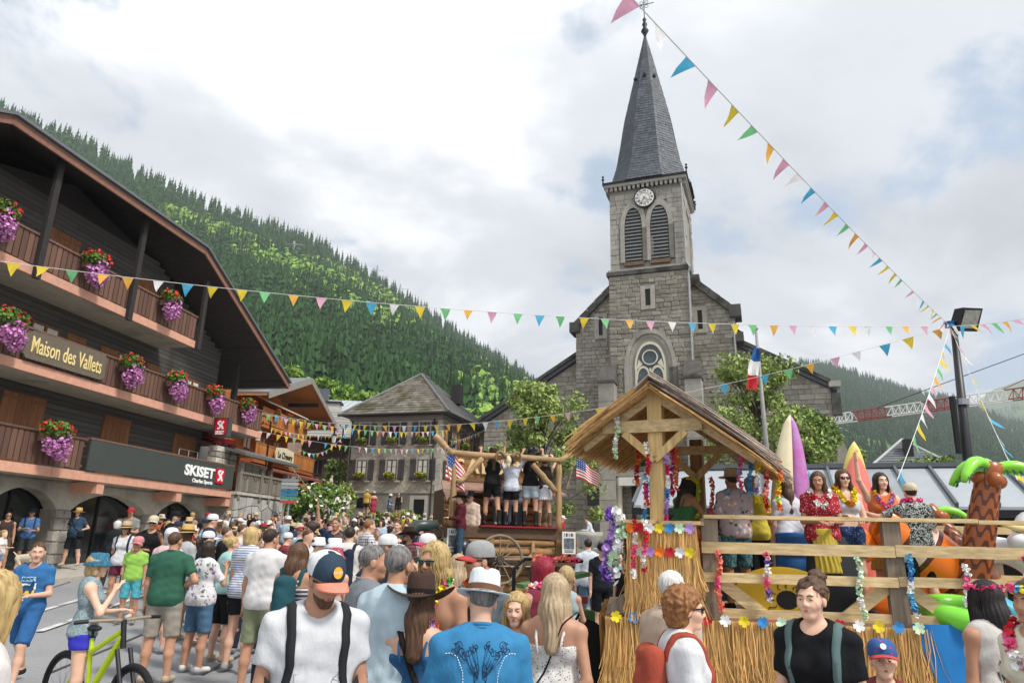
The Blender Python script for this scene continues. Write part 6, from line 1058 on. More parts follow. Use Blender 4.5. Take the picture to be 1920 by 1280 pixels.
 # wagon wheel
 c = F(1.2, -.36, 1.42); w = empty('wagon_wheel', F(1.2, -.36, .8), 'weathered spoked wagon wheel leaning on the log float', 'wheel'); wm = wood('wheel_wood', '#867a66', .85, 0, rnd=.1); m = MB(); q = Frame(c[:2], F.u[:2]); m.tube([q(.56 * math.cos(a), 0, 1.42 + .56 * math.sin(a)) for a in np.linspace(0, 6.283, 41)], .035, 8, cap=False); m.build('rim', wm, w, True); MB().tube([q(0, -.1, 1.42), q(0, .08, 1.42)], .09, 12).build('hub', wood('hub_wood', '#4a4138', .8, 1), w)
 for k in range(12): a = k * .5236; MB().tube([q(.08 * math.cos(a), 0, 1.42 + .08 * math.sin(a)), q(.54 * math.cos(a), 0, 1.42 + .54 * math.sin(a))], .016, 6).build('spoke', wm, w)
 # antler and skull with curled horns
 an = M('bone', '#cdbf9f', .7, .15, 8, .1); s = empty('ram_skull', F(1.42, -.14, 3.75), 'ram skull with curled horns fixed on the log beam', 'skull'); b = F(1.42, -.15, 3.83); ellip(b, (.08, .09, .12)).build('cranium', an, s, True); MB().tube([b, (b[0], b[1] - .05, b[2] - .22)], [.07, .025], 8).build('muzzle', an, s, True); hm = M('horn', '#7a654a', .7, .2, 14, .3)
 for sg in (-1, 1): pts = [np.array(b) + F.u * sg * (.07 + .2 * math.sin(a * .52) + .02 * a) + np.array([0, -.03, .06 + .17 * math.sin(a) * (1 - a / 11)]) for a in np.linspace(.1, 5.0, 16)]; MB().tube([tuple(p) for p in pts], [.055 * (1 - i / 18) for i in range(16)], 8).build('horn', hm, s, True)
 g = empty('antler', F(2.2, -.4, 1.0), 'pale antler hanging low on the log float', 'antler'); MB().tube([F(2.0, -.38, .95), F(2.12, -.42, 1.05), F(2.2, -.42, 1.3), F(2.38, -.4, 1.52)], [.035, .03, .028, .012], 7).build('beam', an, g, True); MB().tube([F(2.16, -.42, 1.2), F(2.3, -.46, 1.24)], [.022, .008], 6).build('tine', an, g, True)
 # hay bale / keg at the left, keg sign
 k = empty('cask', F(.45, -.25, 1.55), 'black cask with blue band under the log float platform', 'cask'); MB().tube([F(.28, -.1, 1.66), F(.28, -.45, 1.66)], .24, 16).build('cask_body', M('cask_black', '#2a2d30', .3, .1, 3, 0), k, True); MB().fb(F, .05, .5, -.47, -.45, 1.46, 1.5).build('blue_band', gl('tape_blue', '#1f7fb8'), k); o = MB().fb(F, .6, .95, -.36, -.33, 1.55, 1.75).build('burlap_sign', M('burlap', '#9c8260', .9, .2, 40, .2), t); put_text('lettering', 'JUST IT', .1, F, .775, -.365, 1.65, dkwood, o, width=.28, ext=.002)
saloon()
def us_flag(F, u, d, z, w, h, label, sag, seed, staff):
 t = empty('american_flag', F(u, d, z), label, 'flag'); MB().tube(staff, .012, 6).build('staff', log_m, t); pos = flag_cloth(F, u, z, w, h, [fr_ if k % 2 == 0 else fw for k in range(13)], 'stripe', t, False, .05, 14, 13, sag, seed)
 m = MB(); off = np.array(F(0, -.006, 0)) - np.array(F(0, 0, 0))
 for i in range(6):
  for j in range(6, 13): m.add([tuple(np.array(p) + off) for p in (pos(i, j), pos(i + 1, j), pos(i + 1, j + 1), pos(i, j + 1))], [(0, 1, 2, 3)])
 c = m.build('canton', M('canton_blue', '#2b4a86', .8, .08, 6, .1, rnd=0), t, True); m = MB()
 for i in range(5):
  for j in range(4): p = np.array(pos(.6 + i * 1.15, 6.8 + j * 1.6)) + off * 2; m.add([tuple(p + F.u * w * .018 * math.cos(a) + np.array([0, 0, w * .018 * math.sin(a)])) for a in np.linspace(1.57, 7.85, 6)[:-1]], [(0, 2, 4), (0, 1, 2), (2, 3, 4)])
 m.build('stars', fw, c)
us_flag(Frame(WF(3.2, -.1, 0)[:2], (.93, .0)), .1, 0, 3.5, .62, .52, 'american flag flying from the far end of the log beam', .42, 1, [WF(3.05, -.06, 3.2), WF(3.3, -.1, 4.05)])
us_flag(Frame(WF(-.18, -.1, 0)[:2], (.8, .3)), .0, 0, 3.3, .55, .75, 'folded american flag hanging at the log float corner post', .55, 3, [WF(-.05, -.1, 3.2), WF(-.25, -.12, 4.1)])
def tractor():
 p = np.array(at(815, 1010, 16.5)); g = g0(p[0], p[1]); F = Frame((p[0] - .1, p[1]), (math.cos(SA), math.sin(SA))); t = empty('tractor', F(0, 0, g), 'dark green tractor cab and steering wheel in front of the log float', 'tractor'); gm = gl('tractor_green', '#2c3a33', .35)
 m = MB(); m.tube([F(-.75, 0, g + .9), F(-.62, 0, g + 1.5), F(-.3, 0, g + 1.82), F(.15, 0, g + 1.86)], [.2, .17, .14, .1], 12); m.build('mudguard', gm, t, True); MB().fb(F, -.6, .5, -.35, .6, g + .55, g + 1.15).build('hood', gm, t); torus(F(.05, -.15, g + 1.62), .2, .02, black_m, t, 'steering_wheel', 24, 6, tilt=Matrix.Rotation(rad(55), 4, 'X'))
 for u, rr in ((-.55, .55), (.6, .4)): MB().tube([F(u, -.5, g + rr), F(u, -.2, g + rr)], rr, 18).build('wheel', M('tyre', '#1c1c1d', .85), t)
 MB().tube([F(.05, -.1, g + 1.1), F(.05, -.15, g + 1.62)], .03, 6).build('column', black_m, t)
tractor()
def old_tractor():
 p = np.array(at(965, 1100, 9.2)); F = Frame(p[:2], (.95, .3)); t = empty('vintage_tractor', F(0, 0, 0), 'low green vintage tractor with steel seat frame behind the crowd', 'tractor'); gm = M('old_green', '#4f7440', .55, .15, 5, .1); MB().fb(F, -.9, .2, -.25, .3, .55, 1.2).build('hood', gm, t); MB().fb(F, .25, .9, -.4, .4, .5, 1.05).build('toolbox', gm, t); MB().slab([F(-.05, -.5, 1.35), F(.8, -.5, 1.5), F(.8, -.2, 1.5), F(-.05, -.2, 1.35)], .05).build('mudguard', gm, t)
 m = MB()
 for d in (-.35, .35): m.tube([F(.1, d, .9), F(.1, d, 1.5), F(.25, d, 1.62), F(.75, d, 1.62)], .025, 6)
 m.tube([F(.75, -.35, 1.62), F(.75, .35, 1.62)], .025, 6); m.build('roll_bar', black_m, t); MB().fb(F, .3, .85, -.3, .3, 1.12, 1.2).build('seat_pad', M('seat_red', '#a8474f', .7), t)
 for u, rr in ((-.6, .35), (.6, .5)):
  for d in (-.55, .45): MB().tube([F(u, d, rr), F(u, d + .18, rr)], rr, 18).build('wheel', M('tyre', '#1c1c1d', .85), t)
 lei([F(.1 + q * .1, -.37, 1.64 + .02 * math.sin(q * 2)) for q in range(7)], ['coral', 'pink', 'coral'], 'coral lei wound along the vintage tractor roll bar', r=.05, seed=91)
old_tractor()
from mathutils.bvhtree import BVHTree
# ================================================================== PEOPLE: one continuous body surface per figure, clothes as parts
def surface_net(D, ax, ay, az):
 s = D < 0; c = s[:-1, :-1, :-1].astype(np.int8)
 for o in ((1, 0, 0), (0, 1, 0), (0, 0, 1), (1, 1, 0), (1, 0, 1), (0, 1, 1), (1, 1, 1)): c = c + s[o[0]:s.shape[0] - 1 + o[0], o[1]:s.shape[1] - 1 + o[1], o[2]:s.shape[2] - 1 + o[2]]
 act = np.argwhere((c > 0) & (c < 8))
 if not len(act): return None
 idx = np.full(c.shape, -1, np.int32); idx[tuple(act.T)] = np.arange(len(act)); pos = np.zeros((len(act), 3)); cnt = np.zeros(len(act))
 cor = [(i, j, k) for i in (0, 1) for j in (0, 1) for k in (0, 1)]; val = {o: D[act[:, 0] + o[0], act[:, 1] + o[1], act[:, 2] + o[2]] for o in cor}
 for o in cor:
  for a in range(3):
   if o[a] == 0:
    q = list(o); q[a] = 1; q = tuple(q); d1, d2 = val[o], val[q]; m = (d1 < 0) != (d2 < 0); t = np.where(m, d1 / np.where(m, d1 - d2, 1), 0)
    for b in range(3): pos[:, b] += m * (o[b] + (t if b == a else 0))
    cnt += m
 vi = act + pos / cnt[:, None]; V = np.stack([np.interp(vi[:, k], np.arange(len(g)), g) for k, g in enumerate((ax, ay, az))], 1); Q = []
 for a in range(3):
  sl0 = [slice(None)] * 3; sl1 = [slice(None)] * 3; sl0[a] = slice(0, -1); sl1[a] = slice(1, None); e = np.argwhere(s[tuple(sl0)] != s[tuple(sl1)]); b, c2 = (a + 1) % 3, (a + 2) % 3
  e = e[(e[:, b] > 0) & (e[:, c2] > 0) & (e[:, b] < idx.shape[b]) & (e[:, c2] < idx.shape[c2])]
  if not len(e): continue
  f = s[tuple(e.T)]; q = []
  for db, dc in ((-1, -1), (0, -1), (0, 0), (-1, 0)): g = e.copy(); g[:, b] += db; g[:, c2] += dc; q.append(idx[tuple(g.T)])
  q = np.stack(q, 1); q[~f] = q[~f][:, ::-1]; Q.append(q)
 Q = np.concatenate(Q); Q = Q[(Q >= 0).all(1)]; return V, Q
class Cone:      # rounded cone a->b; clip: list of (point, normal) half-spaces removed on the +normal side
 def __init__(s, a, b, ra, rb, k=.03, clip=None, flat=None): s.a, s.b, s.ra, s.rb, s.k, s.clip, s.flat = np.array(a, float), np.array(b, float), ra, rb, k, clip, flat
 def box(s, g=0): r = max(s.ra, s.rb) + g; return np.minimum(s.a, s.b) - r, np.maximum(s.a, s.b) + r
 def d(s, x, y, z, g=0):
  ab = s.b - s.a; L = ab @ ab + 1e-12; px, py, pz = x - s.a[0], y - s.a[1], z - s.a[2]; h = np.clip((px * ab[0] + py * ab[1] + pz * ab[2]) / L, 0, 1); dx, dy, dz = px - h * ab[0], py - h * ab[1], pz - h * ab[2]
  if s.flat: dy = dy * s.flat
  o = np.sqrt(dx * dx + dy * dy + dz * dz) - (s.ra + (s.rb - s.ra) * h + g)
  if s.clip:
   for p, n in s.clip: o = np.maximum(o, (x - p[0]) * n[0] + (y - p[1]) * n[1] + (z - p[2]) * n[2])
  return o
class Ell:
 def __init__(s, c, r, k=.02, R=None, clip=None): s.c, s.r, s.k, s.R, s.clip = np.array(c, float), np.array(r, float), k, R, clip
 def box(s, g=0): r = s.r.max() + g; return s.c - r, s.c + r
 def d(s, x, y, z, g=0):
  q = [x - s.c[0], y - s.c[1], z - s.c[2]]
  if s.R is not None: q = [sum(q[j] * s.R[j, i] for j in range(3)) for i in range(3)]
  r = s.r + g; k0 = np.sqrt(sum((q[i] / r[i]) ** 2 for i in range(3))); k1 = np.sqrt(sum((q[i] / r[i] ** 2) ** 2 for i in range(3))) + 1e-9; o = k0 * (k0 - 1) / k1
  if s.clip:
   for p, n in s.clip: o = np.maximum(o, (x - p[0]) * n[0] + (y - p[1]) * n[1] + (z - p[2]) * n[2])
  return o
def axis(lo, hi, step, f0=None, f1=None, fine=None):
 if fine is None or f0 is None: return np.arange(lo, hi + step, step)
 out = []
 f0, f1 = max(lo, f0), min(hi, f1)
 if lo < f0: out.append(np.arange(lo, f0 - step * .5, step))
 out.append(np.arange(f0, f1, fine))
 if hi > f1: out.append(np.arange(f1, hi + step, step))
 return np.concatenate(out)
def solid(name, add, sub=(), step=.02, g=0, fine=None, disp=None, clip=None, smooth=True):
 """smooth union of primitives -> closed mesh"""
 lo = np.min([p.box(g)[0] for p in add], 0) - .03; hi = np.max([p.box(g)[1] for p in add], 0) + .03
 A = [axis(lo[k], hi[k], step, *( (fine[0][k], fine[1][k], fine[2]) if fine else (None, None, None))) for k in range(3)]; D = np.full(tuple(len(a) for a in A), .15, np.float32)
 def sub_ix(p, ex): b0, b1 = p.box(g); return tuple(slice(max(0, np.searchsorted(A[k], b0[k] - ex)), min(len(A[k]), np.searchsorted(A[k], b1[k] + ex) + 1)) for k in range(3))
 for p in add:
  ix = sub_ix(p, p.k + 2.2 * step)
  if any(i.stop <= i.start for i in ix): continue
  x, y, z = A[0][ix[0]][:, None, None], A[1][ix[1]][None, :, None], A[2][ix[2]][None, None, :]; d = p.d(x, y, z, g); o = D[ix]; h = np.maximum(p.k - np.abs(o - d), 0) / p.k; D[ix] = np.minimum(o, d) - h * h * p.k * .25
 for p in sub:
  ix = sub_ix(p, p.k + 2.2 * step)
  if any(i.stop <= i.start for i in ix): continue
  x, y, z = A[0][ix[0]][:, None, None], A[1][ix[1]][None, :, None], A[2][ix[2]][None, None, :]; d = -p.d(x, y, z); o = D[ix]; h = np.maximum(p.k - np.abs(o - d), 0) / p.k; D[ix] = np.maximum(o, d) + h * h * p.k * .25
 x, y, z = A[0][:, None, None], A[1][None, :, None], A[2][None, None, :]
 if disp: D = D + disp(x, y, z).astype(np.float32)
 for p, n in (clip or ()): D = np.maximum(D, (x - p[0]) * n[0] + (y - p[1]) * n[1] + (z - p[2]) * n[2])
 D[0], D[-1] = .1, .1; D[:, 0], D[:, -1] = .1, .1; D[:, :, 0], D[:, :, -1] = .1, .1
 r = surface_net(D, *A); return mesh_np(name, r[0], r[1], smooth) if r else None
def unitv(v): v = np.array(v, float); return v / np.linalg.norm(v)
def rot3(yaw, pitch, roll=0): return np.array((Matrix.Rotation(yaw, 3, 'Z') @ Matrix.Rotation(-pitch, 3, 'X') @ Matrix.Rotation(roll, 3, 'Y')))
ARM = {'down': ((.16, .02, -1), (.05, .18, -1)), 'hip': ((.55, -.25, -.8), (-.75, .5, -.35)), 'cross': ((.25, .25, -1), (-.9, .75, .15)), 'phone': ((.35, .45, -.85), (-.35, .45, .95)), 'up': ((.45, .3, .85), (.1, .2, 1)), 'front': ((.15, .3, -1), (-.25, 1, .1)), 'held': ((.2, .15, -1), (-.55, .9, -.05)), 'back': ((.25, -.25, -1), (-.6, -.4, -.6)), 'rail': ((.25, .55, -.85), (.0, .9, .12)), 'out': ((.8, .4, -.35), (.5, .8, .3)), 'bar': ((.4, .5, .75), (-.15, .55, .65))}
class Body:
 """joints of a figure 1.75 m tall, facing +y"""
 def __init__(s, sex='m', arms=('down', 'down'), legs='stand', lean=0.0, head=(0, 0, 0), girth=1.0, hs=1.0, hand=True):
  f = sex == 'f'; s.f = f; s.g = girth; hs = .94 if hs == 1.0 else hs; sw = (.164 if f else .182) * (girth * .5 + .5); hw = .095 * (girth * .4 + .6); s.lean = lean
  ca, sa = math.cos(lean), math.sin(lean); s.T = lambda p: np.array([p[0], (p[1]) * ca + (p[2] - .95) * sa, .95 + (p[2] - .95) * ca - p[1] * sa]); T = s.T
  P = []; k = .07; wr = (.09 if f else .104) * girth; cr = (.102 if f else .116) * (girth * .7 + .3); pr = (.120 if f else .112) * girth
  s.torso = [Cone(T((-.075, 0, 1.29)), T((.075, 0, 1.29)), cr, cr, k, None, 1.08), Cone(T((-.055, 0, 1.10)), T((.055, 0, 1.10)), wr, wr, .09, None, 1.05), Cone((-.065, -.008, .95), (.065, -.008, .95), pr, pr, .09), Cone(T((-.05, -.01, 1.4)), T((.05, -.01, 1.4)), .09, .09, .08)]
  s.yoke = [Cone(T((0, -.012, 1.435)), T((sg * sw, -.01, 1.392)), .058, .054, .05) for sg in (-1, 1)]
  if f: s.torso += [Ell(T((sg * .07, .085, 1.27)), (.062, .058, .06), .04) for sg in (-1, 1)]
  if girth > 1.12: s.torso.append(Ell(T((0, .06 * girth, 1.06)), (.13 * girth, .11 * girth, .14), .08))
  s.neck = [Cone(T((0, -.015, 1.42)), T((0, .012, 1.56)), .058 if not f else .05, .052 if not f else .045, .03)]
  s.arm = []; s.hands = []
  for sg, a in zip((-1, 1), arms):
   ua, fa = ARM[a] if isinstance(a, str) else a; ua = unitv((ua[0] * sg, ua[1], ua[2])); fa = unitv((fa[0] * sg, fa[1], fa[2])); sh = T((sg * sw, -.01, 1.388)); el = sh + ua * .285; wr_ = el + fa * .25; q = 1.0 if not f else .86; s.arm.append((sh, el, wr_, .05 * q * (girth * .4 + .6), .039 * q, .027 * q)); hd = []
   sd_ = np.cross(fa, (0, 0, 1)) if abs(fa[2]) < .9 else np.array([0, 1, 0.]) ; sd_ = unitv(sd_ - fa * (sd_ @ fa)); up_ = np.cross(sd_, fa); pm = wr_ + fa * .055; hd.append(Cone(wr_ + fa * .02 - sd_ * .018, pm - sd_ * .022, .02, .018, .02)); hd.append(Cone(wr_ + fa * .02 + sd_ * .018, pm + sd_ * .022, .02, .018, .02))
   for j, l in enumerate((.062, .074, .07, .054)): b = pm + sd_ * (-.033 + .022 * j) + fa * .015; c = b + fa * l * .55 - up_ * .008; e = c + fa * l * .5 - up_ * .03; hd += [Cone(b, c, .0098, .0092, .008), Cone(c, e, .0092, .0075, .008)]
   th = wr_ + fa * .03 - sd_ * .03; hd += [Cone(th, th + fa * .03 - sd_ * .03, .0125, .011, .012), Cone(th + fa * .03 - sd_ * .03, th + fa * .06 - sd_ * .034 - up_ * .01, .011, .009, .008)]
   s.hands.append((hd, wr_, fa))
  L = {'stand': ((-.05, .0), (.05, .0)), 'wide': ((-.16, .02), (.16, -.02)), 'walk': ((-.03, .32), (.03, -.28)), 'step': ((-.05, .14), (.06, -.1)), 'sit': None}[legs]; s.leg = []
  for i, sg in enumerate((-1, 1)):
   hp = np.array([sg * hw, -.005, .92])
   if L is None: kn = hp + np.array([sg * .05, .42, .02]); an = kn + np.array([0, .03, -.42]); ft = np.array([0, 1, 0.])
   else:
    o = L[i]; kn = np.array([hp[0] + o[0] * .5, .015 + o[1] * .62, .50]); an = np.array([hp[0] + o[0] * .9, -.02 + o[1] * (1.0 if o[1] > 0 else 1.5), .085 + (.06 if o[1] < -.2 else 0)]); ft = unitv((sg * .22, 1, 0))
   q = (1.0 if not f else 1.02) * (girth * .6 + .4); s.leg.append((hp, kn, an, .088 * q, .056 * q, .036 * q, ft))
  # head
  s.R = rot3(*head); s.hc = T((0, .022, 1.535)) + s.R @ np.array([0, .012, .085]) * hs; s.hs = hs
 def H(s, p): return s.hc + s.R @ (np.array(p, float) * s.hs)
 def head(s, detail=True):
  H, k = s.H, s.hs; R = s.R; E = lambda c, r, kk: Ell(H(c), np.array(r) * k, kk * k, R); C = lambda a, b, ra, rb, kk: Cone(H(a), H(b), ra * k, rb * k, kk * k)
  jw = .056 if not s.f else .051; A = [E((0, -.014, .03), (.074, .093, .087), .02), E((0, .022, -.04), (jw, .066, .078), .04), C((-.012, .064, -.094), (.012, .064, -.094), .02 if not s.f else .017, .02 if not s.f else .017, .03)]; B = []
  A += [C((0, .086, .014), (0, .107 if not s.f else .103, -.024), .0085 if not s.f else .007, .0125 if not s.f else .010, .014), C((-.011, .095, -.031), (.011, .095, -.031), .0085, .0085, .01)] + [E((sg * .0755, -.008, -.008), (.011, .022, .032), .008) for sg in (-1, 1)]
  if detail: A += [C((-.034, .077, .026), (.034, .077, .026), .011 if not s.f else .0065, .011 if not s.f else .0065, .022), C((-.037, .05, -.024), (-.03, .062, -.034), .026, .02, .03), C((.037, .05, -.024), (.03, .062, -.034), .026, .02, .03), C((-.019, .081, -.0535), (.019, .081, -.0535), .006, .006, .008), C((-.015, .082, -.0635), (.015, .082, -.0635), .0065, .0065, .008)]; B = [Ell(H((sg * .031, .098, .006)), np.array((.019, .016, .012)) * k, .014, R) for sg in (-1, 1)]
  return A, B
 def limbs(s, arm=True, leg=True):
  o = []
  if arm:
   for (a, b, c, r0, r1, r2), (hd, w, fa) in zip(s.arm, s.hands): o += [Cone(a, b, r0, r1, .03), Cone(b, c, r1 * 1.04, r2, .02)] + hd
  if leg:
   for a, b, c, r0, r1, r2, ft in s.leg: o += [Cone(a, b, r0, r1, .05), Cone(b, b * .55 + c * .45 + np.array([0, -.018, 0]), r1 * .98, r1 * .96, .03), Cone(b * .55 + c * .45 + np.array([0, -.015, 0]), c, r1 * .95, r2, .03), Cone(c + [0, 0, -.03], c + ft * .12 + [0, 0, -.055], .036, .026, .03)]
  return o
_cache = {}
def ckey(*a): return repr(a)
def shared(key, fn):
 if key not in _cache: _cache[key] = fn()
 return _cache[key]
def wr_disp(a=.004): return lambda x, y, z: a * .62 * (np.sin(19 * x + 4 * np.sin(11 * z + 3 * x)) * np.sin(33 * z + 9 * y + 3 * np.sin(11 * x)) + .8 * np.sin(52 * z - 31 * x + 22 * y + 2 * np.sin(9 * x + 5 * z)))
SKIN = [M('skin_fair', '#d0a68e', .5, .08, 14, .04, rnd=.05, sss=.0), M('skin_tan', '#b3866c', .5, .09, 14, .04, rnd=.05), M('skin_light', '#e0b59c', .5, .08, 14, .04, rnd=.05), M('skin_olive', '#98704f', .5, .09, 14, .04, rnd=.05)]
HAIRM = {n: M('hair_' + n, c, .55, .35, 60, .5, stretch=(1, 1, .12), rnd=.06, col2=c2, bdist=.004) for n, c, c2 in (('dark', '#1e1713', '#3a2b22'), ('brown', '#3b281d', '#674a34'), ('blond', '#846c4a', '#bfa678'), ('grey', '#6f6d6b', '#b4b1ad'), ('white', '#a9a7a4', '#e0ded9'), ('auburn', '#6d4527', '#9c6c3f'), ('red', '#6a1126', '#9c2036'), ('black', '#131112', '#2b2626'), ('gold', '#8a6f42', '#cdb37c'), ('ash', '#7d6a52', '#c2ad8c'), ('steel', '#3f3d3c', '#8a8784'))}
def cloth(c, pat=None, c2=None, sc=18):
 key = 'cloth_%s_%s_%s_%s' % (c, pat, c2, sc)
 if key in _mats: return _mats[key]
 c_ = lin(c); y_ = sum(c_) / 3; m = M('cloth', tuple((y_ + (q - y_) * .86) * .84 for q in c_), .88, .1, 7, .45, rnd=.03, spec=.2, key=key, bdist=.03, detail=4, stretch=(1.5, 1.5, .8))
 if pat:
  nt = m.node_tree; N = nt.nodes.new; L = nt.links.new; b = nt.nodes['Principled BSDF']; src = b.inputs['Base Color'].links[0].from_socket; tc = N('ShaderNodeTexCoord'); mx = N('ShaderNodeMix'); mx.data_type = 'RGBA'
  if pat in ('dots', 'floral', 'leaf'):
   v = N('ShaderNodeTexVoronoi'); v.inputs['Scale'].default_value = sc; mp = N('ShaderNodeMapping'); nz = N('ShaderNodeTexNoise'); nz.inputs['Scale'].default_value = sc * .6; ad = N('ShaderNodeVectorMath'); ad.operation = 'MULTIPLY_ADD'; ad.inputs[1].default_value = (.12, .12, .12) if pat != 'dots' else (0, 0, 0); L(tc.outputs['Object'], ad.inputs[2]); L(nz.outputs['Color'], ad.inputs[0]); L(ad.outputs[0], v.inputs['Vector'])
   r = N('ShaderNodeMapRange'); r.inputs[1].default_value, r.inputs[2].default_value = {'dots': (.25, .22), 'floral': (.42, .36), 'leaf': (.5, .44)}[pat]; r.inputs[3].default_value = 0; r.inputs[4].default_value = 1; L(v.outputs['Distance'], r.inputs[0]); L(r.outputs[0], mx.inputs[0])
   if isinstance(c2, (list, tuple)) and isinstance(c2[0], str):
    cr = N('ShaderNodeValToRGB'); cr.color_ramp.interpolation = 'CONSTANT'; sp = N('ShaderNodeSeparateColor'); L(v.outputs['Color'], sp.inputs[0]); L(sp.outputs[0], cr.inputs[0]); e = cr.color_ramp.elements
    while len(e) < len(c2): e.new(.5)
    for i, q in enumerate(c2): e[i].position = i / len(c2); e[i].color = (*lin(q), 1)
    L(cr.outputs[0], mx.inputs[7])
   else: mx.inputs[7].default_value = (*lin(c2), 1)
  else:
   sp = N('ShaderNodeSeparateXYZ'); L(tc.outputs['Object'], sp.inputs[0]); f = []
   for ax_ in ({'stripe': (2,), 'plaid': (0, 2), 'vstripe': (0,)}[pat]):
    q = N('ShaderNodeMath'); q.operation = 'MULTIPLY'; q.inputs[1].default_value = sc; L(sp.outputs[ax_], q.inputs[0]); w = N('ShaderNodeMath'); w.operation = 'FRACT'; L(q.outputs[0], w.inputs[0]); g = N('ShaderNodeMath'); g.operation = 'GREATER_THAN'; g.inputs[1].default_value = .6; L(w.outputs[0], g.inputs[0]); f.append(g.outputs[0])
   if len(f) == 2: a = N('ShaderNodeMath'); a.operation = 'ADD'; L(f[0], a.inputs[0]); L(f[1], a.inputs[1]); h = N('ShaderNodeMath'); h.operation = 'MULTIPLY'; h.inputs[1].default_value = .48; L(a.outputs[0], h.inputs[0]); L(h.outputs[0], mx.inputs[0])
   else: L(f[0], mx.inputs[0])
   mx.inputs[7].default_value = (*lin(c2), 1)
  L(src, mx.inputs[6]); L(mx.outputs[2], b.inputs['Base Color'])
 return m
# ---- hats, glasses, shoes: built in head or foot coordinates and shared
def cap_mesh(kind):
 m = MB(); n = 20
 if kind == 'crown':
  prof = [(.088, .03), (.09, .05), (.087, .08), (.074, .11), (.05, .128), (.02, .135), (.001, .136)]; m.lathe(prof, (0, -.012, 0), n, .97, 1.13)
  m.lathe([(.088, .03), (.082, .028), (.080, .05)], (0, -.012, 0), n, .97, 1.13)
 elif kind == 'visor':
  for top in (0, 1):
   b = len(m.v)
   for i in range(11):
    a = math.pi * i / 10; c, s_ = math.cos(a), math.sin(a); x0, y0 = .085 * c, .055 + .045 * s_ * .9; x1, y1 = .082 * c, .062 + .105 * s_; zz = .034 - .018 * c * c; m.v += [(x0, y0, zz + top * .005), ((x0 + x1) / 2, (y0 + y1) / 2, zz - .004 + top * .005), (x1, y1, zz - .016 + top * .005 + .012 * c * c * 0)]
   for i in range(10):
    for j in range(2): m.f.append((b + i * 3 + j, b + i * 3 + j + 1, b + i * 3 + 4 + j, b + i * 3 + 3 + j))
 elif kind == 'bucket': m.lathe([(.128, -.005), (.131, -.001), (.09, .05), (.082, .11), (.07, .124), (.001, .127)], (0, -.008, 0), n, 1, 1.12); m.lathe([(.128, -.005), (.088, .045)], (0, -.008, 0), n, 1, 1.12)
 elif kind in ('straw', 'cowboy', 'fedora'):
  ch, br, cu = {'straw': (.115, .155, .01), 'cowboy': (.135, .2, .055), 'fedora': (.12, .14, .012)}[kind]; q = 32; rings = [(.088, .04, 0), (br * .6, .036, .25), (br * .8, .036, .55), (br, .038, 1.0), (br + .003, .042, 1.03), (br * .8, .042, .56), (br * .6, .042, .26), (.091, .046, 0), (.089, .075, 0), (.084, .04 + ch * .8, 0), (.074, .04 + ch * .97, 0), (.045, .04 + ch * 1.0, 0), (.001, .04 + ch * .86 if kind != 'straw' else .04 + ch, 0)]; b = len(m.v)
  for r_, z, w in rings:
   for i in range(q):
    a = 2 * math.pi * i / q; c, s_ = math.cos(a), math.sin(a); top = z > .04 + ch * .7; dip = -.026 * (1 - abs(c)) ** .5 * (abs(c) < .75) * (kind != 'straw') * (top and r_ < .08 and r_ > .01) * 0 ; pin = 1 - (.16 * max(0, s_) * (kind != 'straw') if top else 0); m.v.append((r_ * c * (.95 if w == 0 else 1) * pin, r_ * s_ * 1.12 - .01, z + w * cu * abs(c) ** 2 - (.02 * w * s_ * s_ if kind == 'cowboy' else .012 * w) - (.012 if (top and kind != 'straw' and abs(c) < .35) else 0)))
  for j in range(len(rings) - 1):
   for i in range(q): m.f.append((b + j * q + i, b + j * q + (i + 1) % q, b + (j + 1) * q + (i + 1) % q, b + (j + 1) * q + i))
 elif kind == 'band': m.lathe([(.0925, .046), (.0935, .062), (.091, .076)], (0, -.01, 0), 32, .95, 1.12)
 elif kind == 'glasses':
  for sg in (-1, 1):
   P = [(sg * .032 + .027 * math.cos(a), .092 - .012 * abs(math.cos(a)) * (sg * math.cos(a) > 0), .006 + .02 * math.sin(a) * (1.05 if math.sin(a) > 0 else .95)) for a in np.linspace(0, 6.283, 13)[:-1]]; Q = [(x, y + .006, z) for x, y, z in P]; b = len(m.v); m.v += Q + P; m.f += [tuple(b + i for i in range(12)), tuple(b + 12 + i for i in range(12))[::-1]] + [(b + i, b + 12 + i, b + 12 + (i + 1) % 12, b + (i + 1) % 12) for i in range(12)]
 elif kind == 'temples':
  m.beam((-.058, .088, .014), (-.079, -.005, .008), .005, .009).beam((-.06, .096, .015), (.06, .096, .015), .006, .006).beam((.058, .088, .014), (.079, -.005, .008), .005, .009)
 return m.mesh(kind, kind not in ('temples',))
def get_cap(k): return shared('cap' + k, lambda: cap_mesh(k))
def shoe_mesh(boot=False):
 a = [Cone((0, -.02, .035), (0, .13, .03), .042, .036, .03), Cone((0, -.045, .045), (0, -.02, .06), .036, .04, .03)]
 if boot: a += [Cone((0, -.02, .05), (0, -.03, .34), .047, .06, .03)]
 return solid('shoe', a, step=.012, clip=[((0, 0, .0), (0, 0, -1)), ((0, 0, .36 if boot else .085), (0, 0, 1))])
def headlocal(o, B, loc=(0, 0, 0), sc=1.0, rx=0.0): Mx = Matrix(np.array(B.R).tolist()).to_4x4(); o.matrix_parent_inverse = Matrix.Identity(4); R = Matrix.Translation(B.H(loc)) @ Mx @ Matrix.Rotation(rx, 4, 'X') @ Matrix.Diagonal((sc * B.hs, sc * B.hs, sc * B.hs, 1)); o.matrix_local = R; return o
LOG = []
